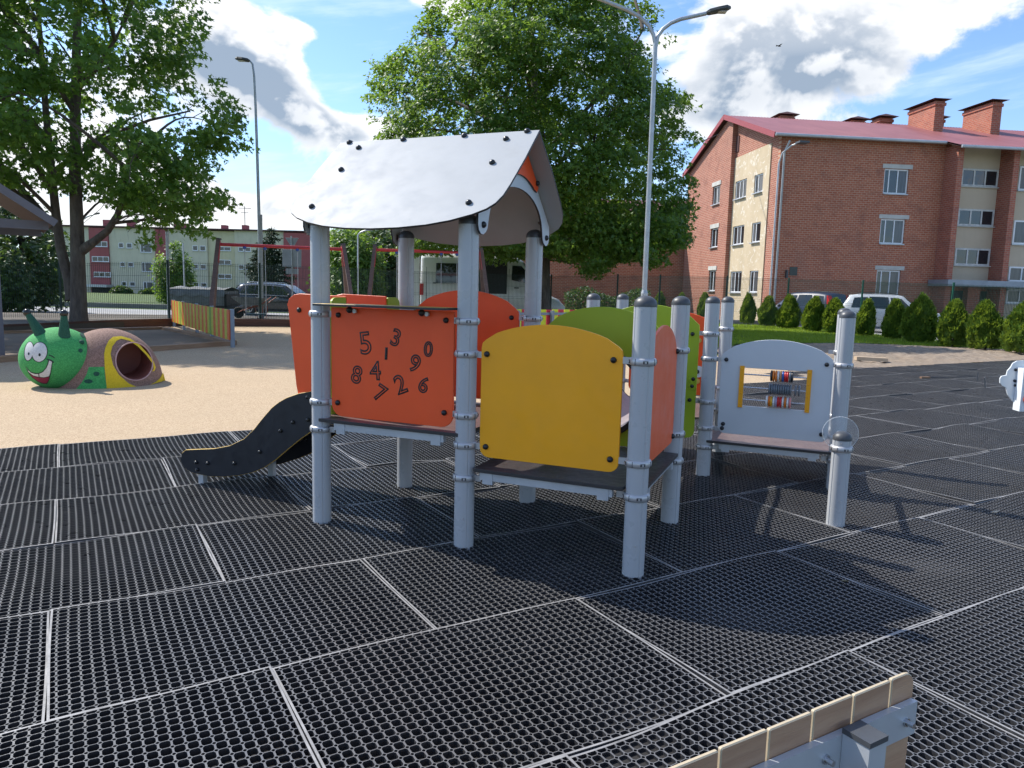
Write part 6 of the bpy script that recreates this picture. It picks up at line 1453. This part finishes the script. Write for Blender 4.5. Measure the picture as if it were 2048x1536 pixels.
for sd_ in (-1, 1):
    b = MB(); h1 = wp(530, 607); h2 = wp(548, 594); m1 = wp(495, 617); b.tube([(wx, sd_*.08, .20), (m1[0], sd_*.2, m1[1]), (h1[0], sd_*.28, h1[1]), (h2[0], sd_*.30, h2[1])], .017, 6); b.build('handle', HOR, wb)
    b = MB(); l0 = wp(522, 612); b.tube([(l0[0]-.15, sd_*.22, l0[1]), (l0[0]-.05, sd_*.24, .02), (l0[0]+.12, sd_*.24, .02), (l0[0]+.15, sd_*.25, l0[1])], .014, 6); b.build('leg', HOR, wb)
# ------------------------------------------------------------------ caterpillar play sculpture
def m_granule(name, c1, c2):
    m, nt, b = new_mat(name); p = nt.coord('Object'); v = nt.xyz(nt.voro(p, 110, 'F1', 1))[0]; n = nt.noise(p, 3, 4, 0.6)
    c = nt.mix(v, c1, c2); c = nt.mix(nt.smooth(n, .5, .8)*.25, c, tuple(x*.7 for x in c1)); nt.put(b.inputs['Base Color'], c); b.inputs['Roughness'].default_value = 0.85; nt.put(b.inputs['Normal'], nt.bump(nt.noise(p, 160, 3, .7), .4, .004)); return m
GG = m_granule('granule_green', (0.030, 0.24, 0.060), (0.075, 0.40, 0.115)); GB = m_granule('granule_brown', (0.17, 0.095, 0.070), (0.33, 0.20, 0.155)); GY = m_granule('granule_yellow', (0.62, 0.42, 0.01), (0.74, 0.53, 0.02)); GW = m_granule('granule_white', (0.52, 0.52, 0.50), (0.66, 0.66, 0.64)); GK = m_granule('granule_black', (0.012, 0.02, 0.02), (0.03, 0.045, 0.042)); GR = m_granule('granule_red', (0.20, 0.015, 0.045), (0.27, 0.025, 0.06)); GD = m_granule('granule_dark_green', (0.008, 0.06, 0.035), (0.02, 0.10, 0.06)); PIPE = mat('pipe_terracotta', (0.30, 0.105, 0.08), .5, 0, .08, 4)
CT = rad(40); ca = Vector((cos(CT), sin(CT), 0)); cn = Vector((sin(CT), -cos(CT), 0))
hc = at(118, 718, 10.0); O_ = Vector((hc.x, hc.y, 0))
cp = empty('caterpillar_sculpture', O_, CT); tag(cp, 'smiling green rubber caterpillar with brown tunnel body on the beige surface', 'play sculpture')
RC = Matrix.Rotation(-CT, 4, 'Z')
HC, HR = Vector((0, 0, .375)), Vector((.465, .465, .425)); SC, SR = Vector((.60, 0, 0)), Vector((.70, .56, .775))
def ell_mesh(c, r, nu=64, nv=40, zmin=-0.06):
    b = MB(); vs = []
    for j in range(nv+1):
        ph = -pi/2+pi*j/nv
        for k in range(nu): t = 2*pi*k/nu; vs.append((c.x+r.x*cos(ph)*cos(t), c.y+r.y*cos(ph)*sin(t), max(zmin, c.z+r.z*sin(ph))))
    b.add(vs, [(j*nu+k, j*nu+(k+1) % nu, (j+1)*nu+(k+1) % nu, (j+1)*nu+k) for j in range(nv) for k in range(nu)], 0, True); return b
ell_mesh(HC, HR).build('head', GG, cp)
# body with a real tunnel cut through it
shell = ell_mesh(SC, SR, 96, 60, -0.3).mesh('body', GB)
so = bpy.data.objects.new('tmp', shell); COL.objects.link(so)
TU, TZ, TR = .845, .335, .255
b = MB(); b.cyl((TU, -2, TZ), (TU, 0.30, TZ), TR, n=48); cut = b.build('tmpcut', GB); 
bmx = bmesh.new(); bmx.from_mesh(cut.data); bmesh.ops.remove_doubles(bmx, verts=bmx.verts, dist=1e-5); bmesh.ops.recalc_face_normals(bmx, faces=bmx.faces); bmx.to_mesh(cut.data); bmx.free()
bmx = bmesh.new(); bmx.from_mesh(shell); bmesh.ops.remove_doubles(bmx, verts=bmx.verts, dist=1e-5); bmesh.ops.recalc_face_normals(bmx, faces=bmx.faces); bmx.to_mesh(shell); bmx.free()
md = so.modifiers.new('b', 'BOOLEAN'); md.operation = 'DIFFERENCE'; md.object = cut; md.solver = 'EXACT'
dg = bpy.context.evaluated_depsgraph_get(); me = bpy.data.meshes.new_from_object(so.evaluated_get(dg)); bpy.data.objects.remove(so); bpy.data.objects.remove(cut)
me.materials.clear(); me.materials.append(GB); body = link('body', me, cp)
def shell_y(u, z): q = 1-((u-SC.x)/SR.x)**2-((z-SC.z)/SR.z)**2; return SR.y*math.sqrt(max(0, q))
b = MB(); n = 48; vs = []
for k in range(n):
    a = 2*pi*k/n
    for rr in (TR-.004,): u, z = TU+rr*cos(a), TZ+rr*sin(a); y = shell_y(u, z); vs += [(u, -y+.002, z), (u, .29, z)]
b.add(vs, [(2*k, 2*k+1, 2*((k+1) % n)+1, 2*((k+1) % n)) for k in range(n)], 0, True); b.add([vs[2*k+1] for k in range(n)], [tuple(range(n))]); b.build('tunnel', PIPE, cp)
b = MB(); pts = []
for k in range(n+1):
    a = 2*pi*k/n; u, z = TU+TR*cos(a), TZ+TR*sin(a); pts.append((u, -shell_y(u, z)-.003, z))
b.tube(pts, .010, 6, caps=False); b.build('tunnel_rim', mat('pipe_rim', (0.45, 0.27, 0.24), .5), cp)
def ellhit(x, y, c, r, off=.004):
    o = RC @ (CAM-O_); d = RC @ ray(x, y); rr = Vector((r.x+off, r.y+off, r.z+off)); o2 = Vector(((o.x-c.x)/rr.x, (o.y-c.y)/rr.y, (o.z-c.z)/rr.z)); d2 = Vector((d.x/rr.x, d.y/rr.y, d.z/rr.z))
    bq = o2.dot(d2); q = d2.dot(d2); disc = bq*bq-q*(o2.dot(o2)-1); t = (-bq-math.sqrt(max(0, disc)))/q; return o+d*t
def cpx(x, y): return 20+x/6.024, 600+y/6.024
def patch(name, poly, m_, c, r, off, sub=3, raw=False):
    P = [cpx(*q) if not raw else q for q in poly]; tr = geometry.tessellate_polygon([[Vector((x, y, 0)) for x, y in P]])
    tri = [[Vector(P[i]) for i in t] for t in tr]
    for _ in range(sub):
        nx_ = []
        for a, b2, c2 in tri: ab, bc_, ca_ = (a+b2)/2, (b2+c2)/2, (c2+a)/2; nx_ += [[a, ab, ca_], [ab, b2, bc_], [ca_, bc_, c2], [ab, bc_, ca_]]
        tri = nx_
    b = MB()
    for t in tri: b.add([ellhit(q.x, q.y, c, r, off) for q in t], [(0, 1, 2)], 0, True)
    o = b.build(name, m_, cp); return o
def ep(cx, cy, rx, ry, tilt=0, n=22): ct, st_ = cos(rad(tilt)), sin(rad(tilt)); return [(cx+rx*cos(a)*ct-ry*sin(a)*st_, cy+rx*cos(a)*st_+ry*sin(a)*ct) for a in np.linspace(0, 2*pi, n, endpoint=False)]
for (cx, cy, rx, ry, tl_, pxx, pyy, pr_, pq) in ((228, 617, 50, 112, 8, 224, 647, 10, 17), (355, 627, 90, 117, 8, 356, 660, 14, 19)):
    patch('eye_outline', ep(cx, cy, rx+9, ry+9, tl_), GK, HC, HR, .004); patch('eye', ep(cx, cy, rx, ry, tl_), GW, HC, HR, .007); patch('pupil', ep(pxx, pyy, pr_, pq), GK, HC, HR, .010, 2)
mo = [(182, 785), (212, 835), (250, 866), (300, 882), (345, 882), (395, 858), (430, 815), (452, 765), (462, 715), (515, 735), (506, 800), (492, 890), (470, 970), (445, 1012), (405, 1014), (340, 990), (270, 940), (220, 880)]
patch('mouth_outline', mo, GK, HC, HR, .004)
patch('teeth', [(190, 800), (215, 845), (252, 876), (300, 892), (347, 892), (400, 868), (440, 820), (462, 770), (472, 728), (505, 740), (497, 800), (484, 880), (470, 918), (410, 932), (340, 925), (280, 910), (225, 868)], GW, HC, HR, .007)
patch('lip', [(232, 890), (280, 918), (340, 934), (410, 940), (474, 924), (462, 970), (442, 1002), (405, 1004), (345, 982), (275, 932)], GR, HC, HR, .0075)
patch('tooth_gap', [(340, 885), (350, 885), (356, 930), (346, 930)], GK, HC, HR, .0095, 2)
patch('smile_line', [(466, 660), (505, 668), (542, 694), (536, 704), (500, 680), (464, 670)], GK, HC, HR, .006, 2); patch('smile_line', [(440, 706), (490, 718), (532, 746), (526, 758), (485, 734), (440, 718)], GK, HC, HR, .0085, 2)
for q in (ep(880, 425, 42, 22, 28), ep(850, 608, 27, 25)): patch('spot', q, GD, HC, HR, .005, 2)
b = MB(); q = ellhit(*cpx(862, 510), HC, HR, 0); b.ball(q, (.035, .035, .035), 12, 8); b.build('spot', GD, cp)
patch('green_side', [(950, 808), (1138, 805), (1143, 900), (1168, 1075), (1000, 1085), (780, 1090), (860, 1000), (920, 900)], GG, SC, SR, .005)
yl = [(1240, 443), (1190, 487), (1150, 570), (1134, 650), (1140, 800), (1168, 1080), (1540, 1050), (1430, 1005), (1310, 900), (1240, 780), (1212, 650), (1232, 560), (1285, 490), (1340, 466), (1440, 490), (1540, 560), (1640, 660), (1722, 770), (1732, 830), (1710, 862), (1742, 852), (1757, 812), (1732, 740), (1662, 648), (1562, 540), (1452, 465), (1340, 434)]
patch('yellow_band', yl, GY, SC, SR, .006); patch('yellow_band', [(1845, 872), (1872, 970), (1690, 1022), (1760, 985), (1810, 940)], GY, SC, SR, .006, 3)
for q in (ep(1042, 890, 38, 28), ep(945, 980, 52, 25)): patch('spot', q, GD, SC, SR, .009, 2)
for (bx_, by_, tx, ty, r0) in ((128, 668, 128, 627, .078), (83, 664, 54, 625, .078)):
    p0 = ellhit(bx_, by_, HC, HR, 0); o_ = RC @ (at(tx, ty, (O_+(Matrix.Rotation(CT, 4, 'Z') @ p0)).y)-O_); b = MB(); b.cyl(p0-Vector((0, 0, .05)), o_, r0, .034, 18); an_ = b.build('antenna', GD, cp); b = MB(); b.ball(o_, .05, 14, 10); b.build('antenna_ball', mat('ball_black', (.012, .013, .013), .15, rvar=.03), an_)

# ------------------------------------------------------------------ shelter at the left edge
SHG = mat('shelter_grey_board', (0.115, 0.11, 0.125), .6, 0, .1, 3); SHU = m_wood('shelter_soffit', (0.10, 0.052, 0.035), (0.17, 0.09, 0.055)); SHR = mat('shelter_roof_felt', (0.07, 0.072, 0.08), .8)
tip = at(113, 446, 13.6); SA = rad(35.0); SX = Vector((cos(SA), sin(SA), 0)); SY = Vector((-sin(SA), cos(SA), 0))
def sq(x, y, off=0.0): q_ = hit(x, y, tip+SY*off, SY)-tip; return q_.dot(SX), q_.z+tip.z
RW = 2.4; s0_ = tip-SX*RW; sh = empty('garden_shelter', (s0_.x, s0_.y, 0), SA); tag(sh, 'grey pitched shelter roof corner jutting in at the left edge', 'shelter')
e0 = sq(0, 374); rise = (e0[1]-tip.z)/(-e0[0]); zr_ = tip.z+rise*RW; DP = 3.4
for sg_ in (-1, 1):
    b = MB(); b.add([(sg_*RW, -.02, tip.z), (0, -.02, zr_), (0, DP, zr_), (sg_*RW, DP, tip.z), (sg_*RW, -.02, tip.z+.06), (0, -.02, zr_+.07), (0, DP, zr_+.07), (sg_*RW, DP, tip.z+.06)], [(0, 1, 2, 3), (7, 6, 5, 4), (0, 4, 5, 1), (3, 2, 6, 7), (0, 3, 7, 4)] if sg_ < 0 else [(3, 2, 1, 0), (4, 5, 6, 7), (1, 5, 4, 0), (7, 6, 2, 3), (4, 7, 3, 0)]); b.build('roof_slope', SHR, sh)
    b = MB(); b.bar((sg_*(RW-.01), -.045, tip.z-.015), (0, -.045, zr_-.015), .045, .13); b.build('verge_board', SHG, sh)
    b = MB(); b.add([(sg_*(RW-.05), .0, tip.z-.03), (0, .0, zr_-.03), (0, DP-.05, zr_-.03), (sg_*(RW-.05), DP-.05, tip.z-.03)], [(0, 1, 2, 3) if sg_ < 0 else (3, 2, 1, 0)]); b.build('soffit', SHU, sh)
    xp = RW+sq(-2, 640, .35)[0]
    for y_ in (.35, DP-.4):
        b = MB(); b.box((sg_*xp-.06, y_-.06, -.1), (sg_*xp+.06, y_+.06, tip.z-.05)); b.build('post', SHG, sh)
zb_ = sq(50, 458, .35)[1]; xe = RW+sq(97, 450, .35)[0]
for y_ in (.35, DP-.4): b = MB(); b.box((-xe, y_-.055, zb_), (xe, y_+.055, zb_+.16)); b.build('tie_beam', SHG, sh)

# ------------------------------------------------------------------ bench in the foreground, seen from behind
ZB = 0.75; pr = gnd(1828, 1338, ZB); bd = E1; bn = E2
be = empty('slatted_bench', (pr.x, pr.y, 0), rad(30.5)); tag(be, 'bench with upright brown plank backrest at the bottom right corner', 'bench')
WPL = m_wood('bench_plank', (0.40, 0.225, 0.135), (0.55, 0.345, 0.215), 2.0, .5); WED = mat('plank_edge_cream', (0.50, 0.41, 0.28), .6, 0, .1, 20)
x = -0.0; pw = [.062]+[.112]*9; ti = 0
for i, w_ in enumerate(pw):
    w_ = .078 if i == 0 else .112
    x0 = x-w_; b = MB(); poly = rrect(x0+.0025, .36, x-.0025, ZB-.0015*(i % 2), (.004, .03 if i == 0 else .004, .030 if i == 0 else .004, .004), 4)
    b.prism(poly, .0085, ((0, .0, 0), (1, 0, 0), (0, 0, 1), (0, -1, 0)), (), 0, 1, .002); b.build('plank', [WPL, WED], be); x = x0
LB = -x
for z_ in (0.664, 0.44):
    b = MB(); b.box((-LB+.01, -.0195, z_-.033), (-.012, -.0065, z_+.033)); br = b.build('crossbar', ALU, be)
    xx_ = -.045
    for i in range(9):
        c = MB(); c.cyl((xx_, -.019, z_), (xx_, -.036, z_), .0055, n=8); c.cyl((xx_, -.019, z_), (xx_, -.0235, z_), .009, n=8); c.build('screw', STEEL, br); xx_ -= .118
for x_ in (-.215, -.95):
    b = MB(); b.box((x_-.024, -.072, -.03), (x_+.024, -.0202, .700)); b.build('post', ALU, be); b = MB(); b.box((x_-.0255, -.0735, .7005), (x_+.0255, -.0195, .7105)); b.build('post_cap', CAPM, be)
    b = MB(); b.box((x_-.02, -.0195, .33), (x_+.02, .30, .358)); b.build('seat_bracket', ALU, be)
for k in range(3):
    b = MB(); b.box((-LB+.01, .03+.093*k, .359), (-.01, .115+.093*k, .378)); b.build('seat_plank', WPL, be)

# ------------------------------------------------------------------ activity panel cut by the right edge
YQ = 7.0; co = at(2062, 770, YQ); aq = empty('activity_panel', (co.x, co.y, 0), rad(-8)); tag(aq, 'white rounded play panel with coloured knobs at the right edge', 'play panel')
def qz(x, y): q_ = at(x, y, YQ); return (q_.x-co.x, q_.z)
OW = [qz(*p_) for p_ in ((2048, 721), (2036, 722), (2028, 727), (2024, 735), (2018, 742), (2016, 751), (2007, 753), (2004, 758), (2004, 767), (2009, 773), (2015, 776), (2018, 790), (2026, 802), (2037, 811), (2050, 817))]
PW = OW+[(-x_+.06, z_) for x_, z_ in OW[::-1]]
b = MB(); b.prism(PW, .016, ((0, 0, 0), (1, 0, 0), (0, 0, 1), (0, -1, 0)), (), 0, 0, .002); PWH = mat('panel_white', (0.70, 0.73, 0.74), .4, 0, .04, 3); plate = b.build('plate', PWH, aq)
bx0, bz0 = qz(2036, 735); bx1, bz1 = qz(2048, 826); b = MB(); b.box((bx0, -.13, bz1+.03), (-bx0+.06, -.009, bz0)); b.build('box', PWH, aq)
for (x_, y_, r_, cc_) in ((2044, 753, .042, YELLOW), (2047, 779, .05, GREEN), (2037, 795, .046, ORANGE)):
    q_ = qz(x_, y_); b = MB(); b.prism(circ(q_[0]+.03, q_[1], r_, 20), .014, ((0, -.139, 0), (1, 0, 0), (0, 0, 1), (0, -1, 0)), (), 0, 0, .002); b.lathe([(.013, 0), (.013, .012), (.001, .02)], 10, (q_[0]+.03, -.146, q_[1]), (0, -1, 0), mi=1); b.build('knob', [cc_, BOLT], aq)
b = MB(); b.cyl((.30, .075, -.05), (.30, .075, .95), PR, n=24); b.build('post', POST, aq)
for (x_, y_) in ((2033, 740), (2031, 762), (2032, 771)):
    q_ = qz(x_, y_); b = MB(); b.lathe([(.014, 0), (.014, .008), (.008, .016), (.001, .018)], 12, (q_[0], -.008, q_[1]), (0, -1, 0)); b.build('bolt', BOLT, aq)

# ------------------------------------------------------------------ small things lying about
for (x, y, h, tilt, lab) in ((1954, 762, .14, 4, 'black stake stuck upright in the mats, left of two'), (1971, 776, .15, -8, 'black stake stuck upright in the mats, right of two')):
    g_ = gnd(x, y); b = MB(); b.cyl((0, 0, -.05), (sin(rad(tilt))*h, .02, h*1.15), .012, .010, 8); b.cyl((sin(rad(tilt))*h, .02, h*1.15), (sin(rad(tilt))*h*1.01, .02, h*1.2), .014, .008, 8); tag(b.build('ground_stake', CAPM, None, g_), lab, 'stake')
g_ = gnd(1850, 757); b = MB(); b.box((-.10, -.025, 0), (.10, .025, .03)); tag(b.build('wood_offcut', WTIM, None, g_+Vector((0, 0, .004)), (0, 0, .25)), 'short offcut of pale wood lying on the black mats', 'offcut')
g_ = gnd(1742, 717, .10); b = MB(); b.box((-.34, -.10, -.05), (.34, .10, .03)); tag(b.build('buried_board', mat('pale_board', (.45, .34, .23), .8, 0, .15, 4), None, g_, (0, .02, -.12)), 'pale board half buried in the bare soil', 'board')
g_ = gnd(1990, 1026); b = MB(); b.add([(-.03, 0, .004), (0, -.016, .008), (.035, .002, .02), (.002, .018, .008)], [(0, 1, 2, 3)]); b.add([(-.03, 0, .001), (0, -.016, .005), (.035, .002, .016), (.002, .018, .005)], [(3, 2, 1, 0)]); tag(b.build('wood_chip', WED, None, g_), 'small pale wood chip on the mats at far right', 'wood chip')
rng = random.Random(5); LV = m_leaf('fallen_leaf', (.10, .085, .035), (.17, .14, .055), .2); LAB = ['fallen leaf on the mats between the two front left posts', 'fallen yellow leaf on the mats under the number panel', 'tiny dry leaf lying on the mats near the bottom left corner', 'tiny dry leaf on the mats right of the front post']
for (x, y), lab in zip(((748, 946), (1690, 1165)), (LAB[0], LAB[3])):
    g_ = gnd(x, y); b = MB(); s_ = rng.uniform(.016, .026); b.add([(-s_, 0, .004), (-.3*s_, -.6*s_, .01), (s_, 0, .012), (-.2*s_, .6*s_, .009)], [(0, 1, 2, 3)]); tag(b.build('fallen_leaf', LV, None, g_, (0, 0, rng.uniform(0, 6))), lab, 'leaf')

# ------------------------------------------------------------------ bird and overhead cable
p = at(1558, 92, 60); bi = empty('flying_bird', p, rad(20)); tag(bi, 'tiny dark bird gliding below the big cloud right of the lamp', 'bird')
BIRD = mat('bird_dark', (.03, .03, .032), .7); b = MB(); b.ball((0, 0, 0), (.16, .05, .05), 10, 8); b.cyl((-.14, 0, 0), (-.26, 0, .01), .03, .045, 6); b.cyl((.13, 0, .01), (.20, 0, .0), .03, .008, 6); b.build('body', BIRD, bi)
for sg_ in (-1, 1):
    b = MB(); b.add([(.06, sg_*.03, .02), (.10, sg_*.20, .09), (.0, sg_*.42, .06), (-.04, sg_*.22, .07), (-.07, sg_*.03, .015), (.06, sg_*.03, .012), (.10, sg_*.20, .082), (.0, sg_*.42, .056), (-.04, sg_*.22, .062), (-.07, sg_*.03, .008)], [(0, 1, 2, 3, 4), (9, 8, 7, 6, 5)]); b.build('wing', BIRD, bi)
pa = at(1438, 268, 46.5); pb = at(1180, 318, 40); oc = empty('overhead_cable', pa); tag(oc, 'thin black cable running from the brick gable into the maple', 'cable')
for k in (0, 1):
    b = MB(); b.tube([(pb-pa)*(i/8)+Vector((0, 0, -.25*k*(i/8)-.5*sin(pi*i/8))) for i in range(9)], .014, 5); b.build('wire', CAPM, oc)
